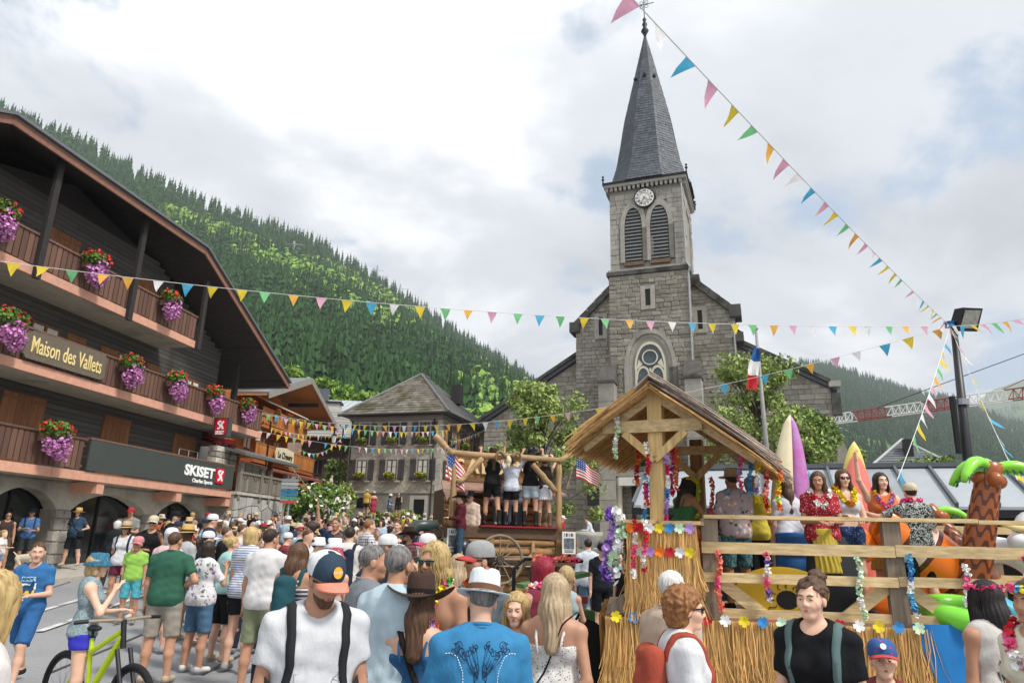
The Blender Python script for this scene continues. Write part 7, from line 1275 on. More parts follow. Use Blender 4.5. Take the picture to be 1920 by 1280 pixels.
def person(x, y, z, face, label, h=1.72, sex='m', arms=('down', 'down'), legs='stand', lean=0.0, head=(0, 0, 0), girth=1.0, hs=1.0, top=('tee', '#ffffff'), bottom=('shorts', '#404040'), hair=('short', 'brown'), hat=None, glasses=None, skin=0, shoes='#d8d6d2', res='lo', group=None, extras=(), sleeve=None, boots=None, dz=None):
 """face: heading in degrees, 0 = away from the camera (+y), 90 = towards +x, 180 = towards the camera"""
 k = h / 1.75; root = empty('person', (x, y, z), label, 'person', group, rz=-rad(face), sc=k); B = Body(sex, arms, legs, lean, head, girth, hs)
 step = {'lo': .024, 'mid': .0165, 'hi': .0125}[res]; bk = ckey(sex, arms, legs, lean, head, girth, hs, res); det = res != 'lo'
 if legs == 'sit' and dz is None: root.location.z = z - (.92 - .1) * k
 def body():
  A, S = B.head(det); fine = None
  if res != 'lo': c = B.hc; w = .13 * hs; fine = (c - [w * .8, w, w * 1.05], c + [w * .8, w * 1.0, w * 1.1], .0085 if res == 'mid' else .0052)
  return solid('body', B.torso + B.yoke + B.neck + B.limbs() + A, S, step, fine=fine)
 P = lambda name, me, m: obj(name, me, m, root, keep=False) if me else None
 bo = P('body', shared('b' + bk, body), SKIN[skin])
 if res == 'hi' and not glasses:
  for sg in (-1, 1): e = P('eye', shared('eyeball', lambda: ellip((0, 0, 0), (.0125, .0125, .0125), 12, 8).mesh('eye', True)), M('eye_white', '#b5aea6', .3, .02, 4, 0)); headlocal(e, B, (sg * .031, .0735, .005)); i = P('iris', shared('irism', lambda: ellip((0, .0102, 0), (.0064, .003, .0064), 10, 6).mesh('iris', True)), M('iris', '#3a2a1e', .2, .1, 4, 0)); i.parent = e; q = P('eyelid', shared('lid', lambda: MB().lathe([(.0133 * math.cos(a), .0133 * math.sin(a)) for a in np.linspace(.12, 1.5, 7)], (0, 0, 0), 14).mesh('lid', True)), SKIN[skin]); headlocal(q, B, (sg * .031, .0735, .005))
 if res != 'lo':
  hm = HAIRM[hair[1]] if hair else HAIRM['dark']
  for sg in (-1, 1): headlocal(P('eyebrow', shared('brow%d' % sg, lambda: MB().tube([(sg * .014, .0905, .023), (sg * .03, .0895, .028), (sg * .047, .078, .024)], [.003, .0042, .002], 5).mesh('brow', True)), hm if hm != HAIRM['white'] else HAIRM['grey']), B)
  lp = P('lips', shared('lips', lambda: (lambda m: (m.tube([(-.021, .0805, -.0585), (-.009, .0885, -.0555), (0, .089, -.0565), (.009, .0885, -.0555), (.021, .0805, -.0585)], [.001, .0032, .0034, .0032, .001], 6), m.tube([(-.019, .0805, -.0595), (-.008, .089, -.0635), (.008, .089, -.0635), (.019, .0805, -.0595)], [.001, .0042, .0042, .001], 6), m.mesh('lips', True))[2])(MB())), M('lips', '#b0665a', .5, .05, 4, 0)); headlocal(lp, B)
 # ---- upper garment
 tk = top[0] if top else None; tm = None
 if top: tm = top[1] if not isinstance(top[1], str) else cloth(top[1])
 bm_ = bottom and (bottom[1] if not isinstance(bottom[1], str) else cloth(bottom[1])); T = B.T
 if tk:
  sl = {'tee': .62, 'polo': .68, 'long': 9, 'tank': 0, 'strap': 0, 'dress': 0, 'crop': 0, 'blouse': .8, 'tdress': .55}[tk] if sleeve is None else sleeve; lo = {'tank': .92, 'strap': 1.0, 'crop': 1.12, 'dress': .5, 'tdress': .5}.get(tk, .86)
  def shirt():
   g = .013 if tk in ('tank', 'strap', 'crop', 'dress') else .02; A = [Cone(p.a, p.b, p.ra + g, p.rb + g, p.k, None, p.flat) if isinstance(p, Cone) else Ell(p.c, p.r + g * .7, p.k) for p in B.torso]; clip = [((0, 0, lo), (0, 0, -1))]; A[2].ra += .012; A[2].rb += .012; A[1].ra += .006; A[1].rb += .006
   if sl or tk == 'tank': A += [Cone(p.a, p.b - (p.b - p.a) * (0 if sl else .38), p.ra + .012, p.rb + .011, p.k) for p in B.yoke]
   if sl:
    for a, b, c, r0, r1, r2 in B.arm:
     if sl > 1: A += [Cone(a, b, r0 + .012, r1 + .015, .03), Cone(b, c, r1 + .018, r2 + .016, .03, [(c - unitv(c - b) * .01, unitv(c - b))])]
     else: e = a + (b - a) * sl; A.append(Cone(a, a + (b - a) * (sl + .2), r0 + .011, (r0 + r1) / 2 + .021, .04, [(e, unitv(b - a))]))
   if tk in ('dress', 'tdress'): A += [Cone((0, 0, 1.02), (0, 0, .55), .13, .2, .08)]
   S = [Ell(T((0, .035, 1.49)), (.075, .085, .07), .012)]
   if tk in ('strap', 'dress', 'crop'): S = []; clip.append((T((0, 0, 1.335)), (0, -.24, .97)))
   return solid('shirt', A, S, step, disp=wr_disp(.0045 if res != 'lo' else .003), clip=clip)
  P({'dress': 'dress', 'tdress': 'dress', 'tank': 'tank_top', 'strap': 'strap_top', 'crop': 'crop_top', 'polo': 'polo_shirt', 'blouse': 'blouse', 'long': 'shirt'}.get(tk, 't_shirt'), shared('t' + bk + tk + str(sl), shirt), tm)
  if tk in ('strap', 'dress', 'crop'):
   for sg in (-1, 1): P('strap', shared('strap' + bk + str(sg), lambda: MB().tube([tuple(T((sg * .085, .115, 1.31))), tuple(T((sg * .105, .06, 1.43))), tuple(T((sg * .1, -.04, 1.468))), tuple(T((sg * .085, -.115, 1.36))), tuple(T((sg * .07, -.128, 1.26)))], .009, 6).mesh('strap', True)), tm)
  if tk == 'polo' or tk == 'long':
   P('collar', shared('collar' + bk, lambda: (lambda m: ([m.tube([tuple(T((.066 * math.cos(a) * (1 + .05 * j), -.004 + .07 * math.sin(a) * (1 + .05 * j), 1.49 - .022 * math.sin(a) - .016 * j))) for a in np.linspace(-4.4, 1.25, 18)], .011, 6) for j in range(2)], m.mesh('collar', True))[1])(MB())), tm)
 # ---- lower garment
 if bottom:
  bk_ = bottom[0]
  def lower():
   pe = B.torso[2]; A = [Cone(pe.a, pe.b, pe.ra + .012, pe.rb + .012, .09), Cone(T((-.05, 0, 1.03)), T((.05, 0, 1.03)), B.torso[1].ra + .006, B.torso[1].rb + .006, .09)]; clip = [((0, 0, 1.03), (0, 0, 1))]
   if bk_ in ('skirt', 'mini', 'grass'):
    e = {'skirt': .5, 'mini': .66, 'grass': .5}[bk_]; A.append(Cone((0, 0, .95), (0, 0, e - .1), .15, .235, .06)); clip.append(((0, 0, e), (0, 0, -1))); return solid('skirt', A, (), step, clip=clip, disp=(lambda x, y, z: .012 * np.sin(np.arctan2(y, x) * 22 + 2 * np.sin(9 * z)) * np.clip((1.0 - z) * 3, 0, 1)))
   for a, b, c, r0, r1, r2, ft in B.leg:
    if bk_ in ('shorts', 'long_shorts', 'briefs'):
     s_ = {'shorts': .62, 'long_shorts': .98, 'briefs': .3}[bk_]; e = a + (b - a) * s_; A.append(Cone(a, a + (b - a) * (s_ + .15), r0 + .016, (r0 * (1 - s_) + r1 * s_) + .03, .05, [(e, unitv(b - a))]))
    else: m_ = b * .55 + c * .45; A += [Cone(a, b, r0 + .014, r1 + .022, .05), Cone(b, c, r1 + .02, r2 + .03, .03, [(c + [0, 0, -.02], (0, 0, -1))])]
   return solid('shorts', A, (), step, clip=clip, disp=wr_disp(.005))
  P({'pants': 'trousers', 'jeans': 'trousers', 'skirt': 'skirt', 'mini': 'skirt', 'grass': 'grass_skirt'}.get(bk_, 'shorts'), shared('l' + bk + bk_, lower), bm_)
 # ---- shoes
 if shoes == '#d8d6d2': shoes = ('#d8d6d2', '#2b2b2e', '#6b5a48', '#8f9296', '#b9a58c', '#39404c')[sum(map(ord, label)) % 6]
 if shoes:
  sm_ = cloth(shoes) if isinstance(shoes, str) else shoes
  for a, b, c, r0, r1, r2, ft in B.leg:
   o = P('boot' if boots else 'shoe', shared('shoe' + str(bool(boots)), lambda: shoe_mesh(bool(boots))), sm_); o.location = (c[0] + ft[0] * .015, c[1] + ft[1] * .015, c[2] - .085); o.rotation_euler[2] = math.atan2(-ft[0], ft[1])
 # ---- hair
 if hair:
  kind, hcn = hair[0], hair[1]; H = B.H; hk = B.hs
  def mk():
   E = lambda c, r, kk: Ell(H(c), np.array(r) * hk, kk, B.R); C = lambda a, b, ra, rb, kk=.03: Cone(H(a), H(b), ra * hk, rb * hk, kk); th = .0 if kind == 'short' else .006 if kind != 'curly' else .018; R = B.R
   n = R @ np.array((0, .645, -.764)); base = Ell(H((0, -.024, .036)), np.array((.079 + th, .0985 + th, .0915 + th)) * hk, .02, R, [(H((0, .078, .08)), n)]); A = [base]; S = [E((sg * .08, .0, -.02), (.03, .03, .04), .01) for sg in (-1, 1)] if kind == 'short' else []
   if kind in ('long', 'wet'): A += [C((0, -.05, .02), (0, -.085, -.12), .082, .075, .04), C((0, -.085, -.1), (0, -.12, -.34), .078, .05, .05)] + [C((sg * .066, .0, .03), (sg * .08, -.02, -.14), .03, .032, .03) for sg in (-1, 1)] + [C((sg * .07, -.03, -.1), (sg * .075, -.085, -.3), .036, .025, .04) for sg in (-1, 1)]
   if kind == 'bob': A += [C((0, -.04, .02), (0, -.055, -.07), .088, .08, .04)] + [C((sg * .066, .005, .03), (sg * .074, .0, -.09), .032, .03, .03) for sg in (-1, 1)]
   if kind in ('bun', 'pony', 'updo'): A += [C((0, -.09, .08), (0, -.115, .12), .035, .05, .02)] if kind == 'updo' else [C((0, -.09, .05), (0, -.13, .06), .03, .045, .02)]
   if kind == 'pony': A += [C((0, -.12, .05), (0, -.15, -.2), .035, .02, .02)]
   if kind == 'curly': A += [C((0, -.05, .03), (0, -.06, -.04), .095, .085, .05)]
   fs = .010 if res != 'lo' else step; dsp = lambda x, y, z: .003 * np.sin(40 * x + 3 * np.sin(30 * z)) * np.sin(44 * y + 20 * z)
   if res != 'lo':
    ctr = B.hc
    if kind in ('curly', 'updo'): dsp = lambda x, y, z: .013 * (np.sin(70 * x + 3 * np.sin(50 * y)) * np.sin(75 * y + 2 * np.sin(60 * z)) * np.sin(72 * z + 20 * x)) - .003
    else: dsp = lambda x, y, z: .0035 * np.sin(np.arctan2(x - ctr[0], -(y - ctr[1])) * 34 + 3 * np.sin(z * 17) + 40 * 0) - .001
   return solid('hair', A, S, fs if res != 'hi' else .0075, disp=dsp)
  P('hair', shared('h' + bk + kind, mk), HAIRM[hcn])
 # ---- head-wear and glasses
 if hat:
  hk_ = hat[0]; c1 = cloth(hat[1]) if isinstance(hat[1], str) else hat[1]; c2 = cloth(hat[2]) if len(hat) > 2 and isinstance(hat[2], str) else (hat[2] if len(hat) > 2 else c1); s_ = 1.19 if (hair and hair[0] != 'short') else 1.11
  if hk_ in ('cap', 'backcap'):
   o = headlocal(P('cap', get_cap('crown'), c1), B, sc=s_); v = headlocal(P('visor', get_cap('visor'), c2), B, sc=s_)
   if hk_ == 'backcap': v.matrix_local = v.matrix_local @ Matrix.Rotation(math.pi, 4, 'Z')
  else:
   o = headlocal(P('hat', get_cap(hk_), c1), B, sc=s_ * (1.0 if hk_ != 'bucket' else .9))
   if len(hat) > 2: headlocal(P('hat_band', get_cap('band'), c2), B, sc=s_ * 1.005)
 if glasses: gm_ = glasses if not isinstance(glasses, str) else M('lens_' + glasses, glasses, .12, .1, 3, 0, spec=.8); headlocal(P('sunglasses', get_cap('glasses'), gm_), B); headlocal(P('temples', get_cap('temples'), black_m), B)
 for e in extras: e(root, B, P)
 return root, B
# ---- extras
def wrapper(root, off=.006):
 bs = []
 for c in root.children:
  if c.name.split('.')[0] in ('body', 't_shirt', 'shirt', 'polo_shirt', 'tank_top', 'strap_top', 'blouse', 'dress', 'crop_top'): me = c.data; bs.append(BVHTree.FromPolygons([v.co.copy() for v in me.vertices], [tuple(p.vertices) for p in me.polygons]))
 def f(q, o=off):
  q = Vector(q); c = Vector((q.x * .62, 0, q.z - .06)); d = (q - c).normalized(); best = 0
  for b in bs:
   h = b.ray_cast(c + d * .6, -d)
   if h[0]: best = max(best, (h[0] - c).length)
  return np.array(c + d * (best + o)) if 0 < best < .4 else np.array(q)
 return f
def backpack(c, c2='#2a2c30', w=.27, hgt=.42):
 def f(root, B, P):
  T = B.T; m = shared('pack%s%s%s' % (w, hgt, B.lean), lambda: solid('backpack', [Cone(T((sx * (w / 2 - .06), -.19, z0)), T((sx * (w / 2 - .06), -.19, z1)), .075, .07, .06) for sx in (-1, 1) for z0, z1 in ((1.38 - hgt, 1.36),)] + [Cone(T((0, -.25, 1.3 - hgt)), T((0, -.24, 1.24)), .06, .05, .05)], step=.016, disp=wr_disp(.003)))
  P('backpack', m, cloth(c)); straps(c2)(root, B, P)
 return f
def straps(c):
 def f(root, B, P):
  T = B.T; W = wrapper(root)
  for sg in (-1, 1):
   m = MB(); Q = [(sg * .105, -.15, 1.36), (sg * .115, -.07, 1.475), (sg * .12, .03, 1.472), (sg * .13, .118, 1.37), (sg * .135, .158, 1.24), (sg * .15, .1, 1.08), (sg * .15, -.06, 1.02)]; b = 0
   Q = [tuple(np.array(a) + (np.array(b) - np.array(a)) * s) for a, b in zip(Q[:-1], Q[1:]) for s in (0, .34, .67)] + Q[-1:]
   for i, q in enumerate(Q): q = np.array(T(q)); w = np.array([.024, 0, 0]); m.v += [tuple(W(q - w, -.004)), tuple(W(q + w, -.004)), tuple(W(q + w, .008)), tuple(W(q - w, .008))]
   for i in range(len(Q) - 1):
    for k in range(4): m.f.append((i * 4 + k, i * 4 + (k + 1) % 4, i * 4 + 4 + (k + 1) % 4, i * 4 + 4 + k))
   P('shoulder_strap', m.mesh('strap', True), cloth(c))
 return f
def sling(c, sg=1, wd=.02):
 def f(root, B, P):
  T = B.T; m = MB(); Q = [(sg * .12, .02, 1.475), (sg * .08, -.1, 1.44), (sg * .02, -.155, 1.3), (-sg * .07, -.16, 1.12), (-sg * .16, -.1, .98), (-sg * .17, .06, .97), (-sg * .06, .165, 1.12), (sg * .06, .16, 1.32), (sg * .12, .08, 1.45), (sg * .12, .02, 1.475)]; W = wrapper(root, .004); Q = [tuple(np.array(a) + (np.array(b) - np.array(a)) * s) for a, b in zip(Q[:-1], Q[1:]) for s in (0, .34, .67)]; m.tube([tuple(W(T(q))) for q in Q], wd, 6, flat=.35); P('bag_strap', m.mesh('sling', True), cloth(c))
 return f
def bag(c, sg=1):
 def f(root, B, P): sling(c, -sg)(root, B, P); P('handbag', shared('hbag%d' % sg, lambda: solid('bag', [Cone((sg * .17, .12, .92), (sg * .25, .06, .92), .06, .06, .03), Cone((sg * .17, .12, 1.0), (sg * .25, .06, 1.0), .055, .055, .03)], step=.014)), cloth(c))
 return f
def neck_lei(cols, seed=0, r=.032):
 def f(root, B, P):
  T = B.T; pts = [T((.088 * math.sin(a), .03 + (.075 + .045 * max(0, math.cos(a))) * math.cos(a), 1.475 - .16 * max(0, math.cos(a)) - .02)) for a in np.linspace(-2.9, 2.9, 26)]; W = wrapper(root, .012); lei([W(q) for q in pts], cols, None, root, r=r, seed=seed, step=.03)
 return f
def phone(side=1):
 def f(root, B, P): (hd, w, fa) = B.hands[1 if side > 0 else 0]; p = w + fa * .09; m = MB().box(-.036, .036, -.005, .005, -.072, .072); o = P('phone', m.mesh('phone'), black_m); o.location = p + np.array([-.03 * side, .0, .01])
 return f
def beard(hn):
 def f(root, B, P):
  H = B.H; k = B.hs; R = B.R; A = [Ell(H((0, .022, -.042)), np.array((.060, .072, .0815)) * k, .03, R, [(H((0, 0, -.028)), R @ np.array((0, .25, 1.0))), (H((0, .0, 0)), R @ np.array((0, -1.0, .0)))]), Cone(H((-.012, .067, -.094)), H((.012, .067, -.094)), .024 * k, .024 * k, .03)]; S = [Ell(H((0, .1, -.058)), np.array((.026, .03, .013)) * k, .006, R)]
  P('beard', solid('beard', A, S, .0065), HAIRM[hn])
 return f
def strands_hair(hn, length=.45, n=420, spread=.085, wave=.012, rad_=.0032, seed=0, front=False, curl=0.0, elmax=1.45):
 def f(root, B, P):
  r = np.random.RandomState(seed); V = []; Fq = []; H = B.H; ns = 9; A0 = np.array([[math.cos(q), math.sin(q)] for q in (0, 2.1, 4.2)])
  for i in range(n):
   a = r.uniform(-2.35, 2.35) if not front else r.uniform(-2.7, 2.7); el = r.uniform(-.1, elmax); d = np.array([math.sin(a) * math.cos(el), -math.cos(a) * math.cos(el), math.sin(el)]); st = np.array([0, -.014, .03]) + d * np.array([.084, .105, .096]); out = np.array([math.sin(a) * spread, -.05 - math.cos(a) * spread * 1.05 + .03 * abs(math.sin(a)), 0]); L = length * r.uniform(.8, 1.08); pts = []; p1, p2 = r.uniform(0, 6.3, 2); ed = np.array([math.sin(a) * .092, -.014 - math.cos(a) * .112, -.0])
   for s in np.linspace(0, 1, ns):
    if s < .25: q = st + (ed - st) * (s / .25) ** .8; q[2] = st[2] + (ed[2] - st[2]) * (s / .25) ** 1.5
    else: u = (s - .25) / .75; q = ed + (out - ed) * min(1, u * 1.6) * np.array([1, 1, 0]) + np.array([0, 0, -L * u])
    w = wave * s; q = q + [w * math.sin(s * 9 + p1) + curl * math.sin(s * 38 + p1) * s, w * math.cos(s * 7 + p2) + curl * math.cos(s * 38 + p2) * s, 0]; pts.append(H((q[0], q[1], q[2])) if s < .3 else H(np.array([q[0], q[1], 0])) * [1, 1, 0] + np.array([0, 0, H((0, 0, 0))[2] + q[2] * B.hs]))
   b = len(V); pts = np.array(pts)
   for s, q in enumerate(pts):
    rr = rad_ * (1 - .6 * (s / (ns - 1)) ** 2) * r.uniform(.8, 1.2)
    for c in A0: V.append(q + np.array([c[0] * rr, c[1] * rr, 0 if s > 2 else c[1] * rr]))
   for s in range(ns - 1):
    for c in range(3): Fq.append((b + s * 3 + c, b + s * 3 + (c + 1) % 3, b + s * 3 + 3 + (c + 1) % 3, b + s * 3 + 3 + c))
  P('hair_strands', mesh_np('strands', np.array(V), np.array(Fq), True), HAIRM[hn])
 return f
def chest_text(txt, z, y, sz, mt, w=None, back=False):
 def f(root, B, P): o = P('print', text_mesh(txt, sz, .002, .002, 0, w), mt); o.location = B.T((0, y, z)); o.rotation_euler = (math.pi / 2, 0, 0 if back else math.pi)
 return f
# ================================================================== WHO IS IN THE SQUARE
TALL = []
def stand(px, py, Y, face, label, hat_h=0.0, zg=None, **kw):
 """px,py: top of the head in the photo, Y: real distance -> place and height on the ground"""
 p = at(px, py, Y); zg = g0(p[0], Y) + .02 if zg is None else zg; h = p[2] - zg - hat_h; lo, hi = kw.pop('hr', (1.45, 1.98))
 if not lo <= h <= hi: TALL.append((label, round(h, 2))); h = min(max(h, lo), hi)
 TAKEN.append((p[0], Y)); return person(p[0], Y, zg, face, label, h=h / (.985 + .015), **kw)
TAKEN = []
def part_of(root, nm): return next(c for c in root.children if c.name.split('.')[0] == nm)
def proj_fn(root, nm, back):
 me = part_of(root, nm).data; bv = BVHTree.FromPolygons([v.co.copy() for v in me.vertices], [tuple(p.vertices) for p in me.polygons]); s = -1 if back else 1
 def f(x, z, off=.003):
  h = bv.ray_cast(Vector((x, s * 1.0, z)), Vector((0, -s, 0)))[0]; return (x, (h.y if h else s * .12) + s * off, z)
 return f
def decal(root, pf, poly, m, name='print', off=.003):
 mb = MB(); c = np.mean(poly, 0); n = len(poly); ks = (0, .34, .67, 1); rows = [[pf(*(c + (np.array(q) - c) * k), off) for q in poly] for k in ks]; mb.v = [p for r in rows for p in r]
 for j in range(3):
  for i in range(n): mb.f.append((j * n + i, j * n + (i + 1) % n, (j + 1) * n + (i + 1) % n, (j + 1) * n + i))
 return obj(name, mb.mesh(name), m, root, keep=False)
def line_on(root, pf, pts, r, m, name='stitching', off=.002): mb = MB(); mb.tube([pf(x, z, off) for x, z in pts], r, 4); return obj(name, mb.mesh(name), m, root, keep=False)
def text_on(root, pf, txt, x, z, size, m, back, w=None):
 me = text_mesh(txt, size, 0, .003, 0, w); sgn = 1 if back else -1
 for v in me.vertices: v.co = pf(x + sgn * v.co.x, z + v.co.y, .004)
 return obj('lettering', me, m, root, keep=False)
# ------------------------------------------------------------------ foreground
r1, B1 = stand(604, 1056, 3.75, 158, 'bearded man in white t-shirt and white navy and orange cap looking down', .0, girth=1.12, hr=(1.74, 1.9), arms=('down', 'down'), head=(.35, .4, 0), top=('tee', '#cfd2d6'), bottom=('shorts', '#3a3f45'), hair=('short', 'dark'), hat=('cap', cloth('#2f4458'), '#e8886c'), glasses='#4a2b16', skin=1, res='hi', extras=(straps('#2a2d30'), beard('brown')))
def cap_back(root, B, m, lo=-1.0): 
 mb = MB(); n = 20; prof = [(.0895, .031), (.0915, .05), (.0885, .08), (.0755, .111), (.051, .1295), (.0208, .1365)]; 
 for r_, z in prof:
  for i in range(13): a = math.pi + rad(-15) + rad(210) * i / 12; mb.v.append((r_ * math.cos(a) * .97, -.012 + r_ * math.sin(a) * 1.13, z))
 for j in range(5):
  for i in range(12): mb.f.append((j * 13 + i, j * 13 + i + 1, j * 13 + 14 + i, j * 13 + 13 + i))
 headlocal(obj('mesh_panel', mb.mesh('mesh_panel', True), m, root, keep=False), B, sc=1.115)
cap_back(r1, B1, cloth('#dfe2e4'))
def cap_patch(root, B, m, r=.024, z=.085, txt=None, tm=None):
 mb = MB(); pts = [(r * math.cos(a), .098 - .5 * (z + r * math.sin(a) - .075), z + r * math.sin(a)) for a in np.linspace(0, 6.283, 17)[:-1]]; mb.add(pts, [tuple(range(16))]); o = headlocal(obj('patch', mb.mesh('patch'), m, root, keep=False), B, sc=1.115)
 if txt:
  me = text_mesh(txt, .014, .0006, .0004)
  for v in me.vertices: v.co = (-v.co.x, .0995 - .5 * (z + v.co.y - .075), z + v.co.y)
  headlocal(obj('lettering', me, tm or white_m, root, keep=False), B, sc=1.115)
cap_patch(r1, B1, M('patch_orange', '#e8a02c', .7, .1, 40, 0), txt='SUNSET')
pf = proj_fn(r1, 't_shirt', False); ink = M('ink', '#55585c', .8, .02, 3, 0, rnd=0)
line_on(r1, pf, [(-.11, 1.19), (.1, 1.19), (.1, .98), (-.11, .98), (-.11, 1.19)], .0011, ink)
for k in range(8): line_on(r1, pf, [(-.105 + .02 * i, min(1.185, 1.0 + .018 * k + .05 * math.sin(i * .55 + k * .25) + .012 * math.sin(i * 1.7 + k))) for i in range(11)], .0010, ink)
r2, B2 = stand(790, 1050, 4.4, 8, 'woman in brown cowboy hat and blue strappy top seen from behind', .12, sex='f', arms=('front', 'front'), head=(.1, .12, 0), top=('strap', '#1f5f94'), bottom=('shorts', '#2c3a55'), hair=('long', 'brown'), hat=('cowboy', cloth('#4a362d'), '#241e1c'), skin=0, res='hi', extras=(strands_hair('brown', .5, 620, .07, .008, .0032, 1, elmax=.2), sling('#26211f', -1, .024), neck_lei(['lilac', 'yellow', 'mint', 'orange'], 1, .045)))
r3, B3 = stand(905, 1050, 3.75, 355, 'man in blue embroidered western shirt and white hat seen from behind', .11, arms=('held', 'held'), lean=.0, head=(.0, .22, .1), girth=1.15, top=('long', '#1f86bd'), bottom=('jeans', '#3a4a66'), hair=('short', 'steel'), hat=('fedora', cloth('#dfe9ec'), '#7a5238'), skin=0, res='hi', hr=(1.64, 1.85))
pf = proj_fn(r3, 'shirt', True); navy = M('embroidery', '#15304e', .6, .05, 4, 0, rnd=0); wp = M('piping', '#e9ecee', .6, .02, 4, 0, rnd=0)
rr = random.Random(4)
for sg in (-1, 1):
 for k in range(9):
  cx, cz = sg * (.025 + .014 * k), 1.42 - .006 * k + rr.uniform(-.03, .03); R0 = .013 + .0016 * k; line_on(r3, pf, [(cx + sg * R0 * (1 - a / 8) * math.cos(a + k), cz + R0 * 1.2 * (1 - a / 8) * math.sin(a + k)) for a in np.linspace(0, 7, 18)], .0017, navy, 'embroidery')
  line_on(r3, pf, [(cx, cz), (cx * .7, cz - .05), (cx * .35, cz - .1), (sg * .012, 1.26)], .0014, navy, 'embroidery')
 for k in range(4): line_on(r3, pf, [(sg * (.012 + .02 * math.sin(a)), 1.3 - .035 * k - .03 * math.cos(a)) for a in np.linspace(0, 3.14, 9)], .0016, navy, 'embroidery')
 line_on(r3, pf, [(sg * .02, 1.1), (sg * .03, 1.06), (sg * .045, 1.05)], .002, navy, 'embroidery')
 P_ = [(sg * x, z) for x, z in ((.18, 1.37), (.15, 1.375), (.12, 1.36), (.09, 1.29), (.085, 1.22), (.085, 1.15), (.0, 1.135))]
 for (xa, za), (xb, zb) in zip(P_[:-1], P_[1:]):
  n = max(2, int(math.hypot(xb - xa, zb - za) / .012))
  for i in range(n): s0, s1 = i / n, (i + .55) / n; line_on(r3, pf, [(xa + (xb - xa) * s0, za + (zb - za) * s0), (xa + (xb - xa) * s1, za + (zb - za) * s1)], .002, wp, 'piping')
stand(972, 1104, 4.7, 205, 'blonde woman with sunglasses on her head peeping past the blue western shirt', sex='f', head=(.2, .1, 0), top=('tank', '#c9c2b5'), bottom=('shorts', '#8f8a80'), hair=('long', 'gold'), skin=2, res='hi', extras=(strands_hair('gold', .3, 300, .085, .008, .003, 2),), hr=(1.4, 1.9))
stand(822, 1010, 4.9, 215, 'bare-chested man in curly blond wig with heart sunglasses and green grass skirt', arms=('down', 'down'), head=(.1, .12, 0), top=None, bottom=('grass', cloth('#74b83a')), hair=('long', 'gold'), glasses='#0f5a4c', skin=1, res='hi', extras=(beard('brown'), neck_lei(['mint', 'green', 'yellow', 'pink'], 3, .035), strands_hair('gold', .22, 420, .1, .02, .0045, 3, True, .012)))
stand(908, 1014, 5.2, 250, 'man in grey t-shirt with red brimmed cap, sunglasses and flower lei', arms=('front', 'down'), head=(.15, .02, 0), top=('tee', '#5b6a72'), bottom=('shorts', '#33383c'), hair=('short', 'dark'), hat=('cap', '#9fa1a3', '#c23a35'), glasses='#16282a', skin=1, res='hi', extras=(neck_lei(['red', 'white', 'orange', 'yellow', 'white'], 4, .04),))
stand(1040, 1070, 4.5, 20, 'woman with long highlighted hair in white flowered sundress', sex='f', arms=('down', 'back'), head=(.1, .05, 0), top=('dress', cloth('#e4e1dc', 'dots', '#4a4450', 60)), bottom=None, hair=('long', 'ash'), skin=1, res='hi', extras=(strands_hair('ash', .36, 620, .085, .006, .0033, 5), sling('#1f1f22', 1, .008)))
stand(1020, 1042, 6.2, 330, 'woman with crimson dyed hair carrying a small child', sex='f', arms=('held', 'held'), top=('tank', '#8a2d44'), bottom=('jeans', '#3b5a44'), hair=('bob', 'red'), skin=1, res='mid', extras=(neck_lei(['pink', 'white', 'coral'], 5, .04),))
p = at(1062, 1072, 6.0); person(p[0], 6.0, p[2] - 1.0, 20, 'toddler with beaded headband carried on an arm', h=1.0, sex='f', hs=1.45, arms=('front', 'cross'), legs='step', top=('tank', '#9fb8bd'), bottom=('shorts', '#b76a7c'), hair=('short', 'blond'), skin=1, res='mid', shoes='#d99aa6')
stand(695, 1016, 5.2, 65, 'grey haired man in grey polo and orange shorts looking sideways', arms=('cross', 'down'), head=(-.25, .05, 0), girth=1.1, top=('polo', cloth('#7b8288')), bottom=('long_shorts', '#c4512d'), hair=('short', 'steel'), skin=1, res='hi', glasses=None, extras=())
stand(747, 1016, 4.5, 30, 'man with cropped salt and pepper hair in pale blue t-shirt', arms=('down', 'down'), top=('tee', '#bcd3de'), bottom=('shorts', '#4a5058'), hair=('short', 'steel'), skin=1, res='hi')
r11, B11 = stand(1254, 1064, 4.8, 60, 'white haired man in beige polo shirt and glasses', girth=1.12, head=(-.15, .05, 0), arms=('down', 'down'), top=('polo', '#d3b9a0'), bottom=('long_shorts', '#8d8272'), hair=('short', 'white'), skin=2, res='hi', glasses=None)
stand(1275, 1096, 4.0, 88, 'woman with curly auburn hair, sunglasses and white t-shirt wearing orange backpack', sex='f', girth=1.16, head=(-.1, .05, 0), arms=('down', 'down'), top=('tee', '#e2e3e6'), bottom=('shorts', '#4b4f57'), hair=('curly', 'auburn'), glasses='#1b1412', skin=2, res='hi', extras=(backpack('#b4482c', '#b4482c', .26, .4),))
stand(1520, 1076, 4.05, 218, 'woman in black t-shirt with messy curly bun glancing sideways', sex='f', girth=1.06, head=(-.1, .0, 0), arms=('down', 'down'), hr=(1.66, 1.9), top=('tee', '#17181b'), bottom=('jeans', '#2d3848'), hair=('updo', 'brown'), skin=2, res='hi', extras=(straps('#5f7a7a'),))
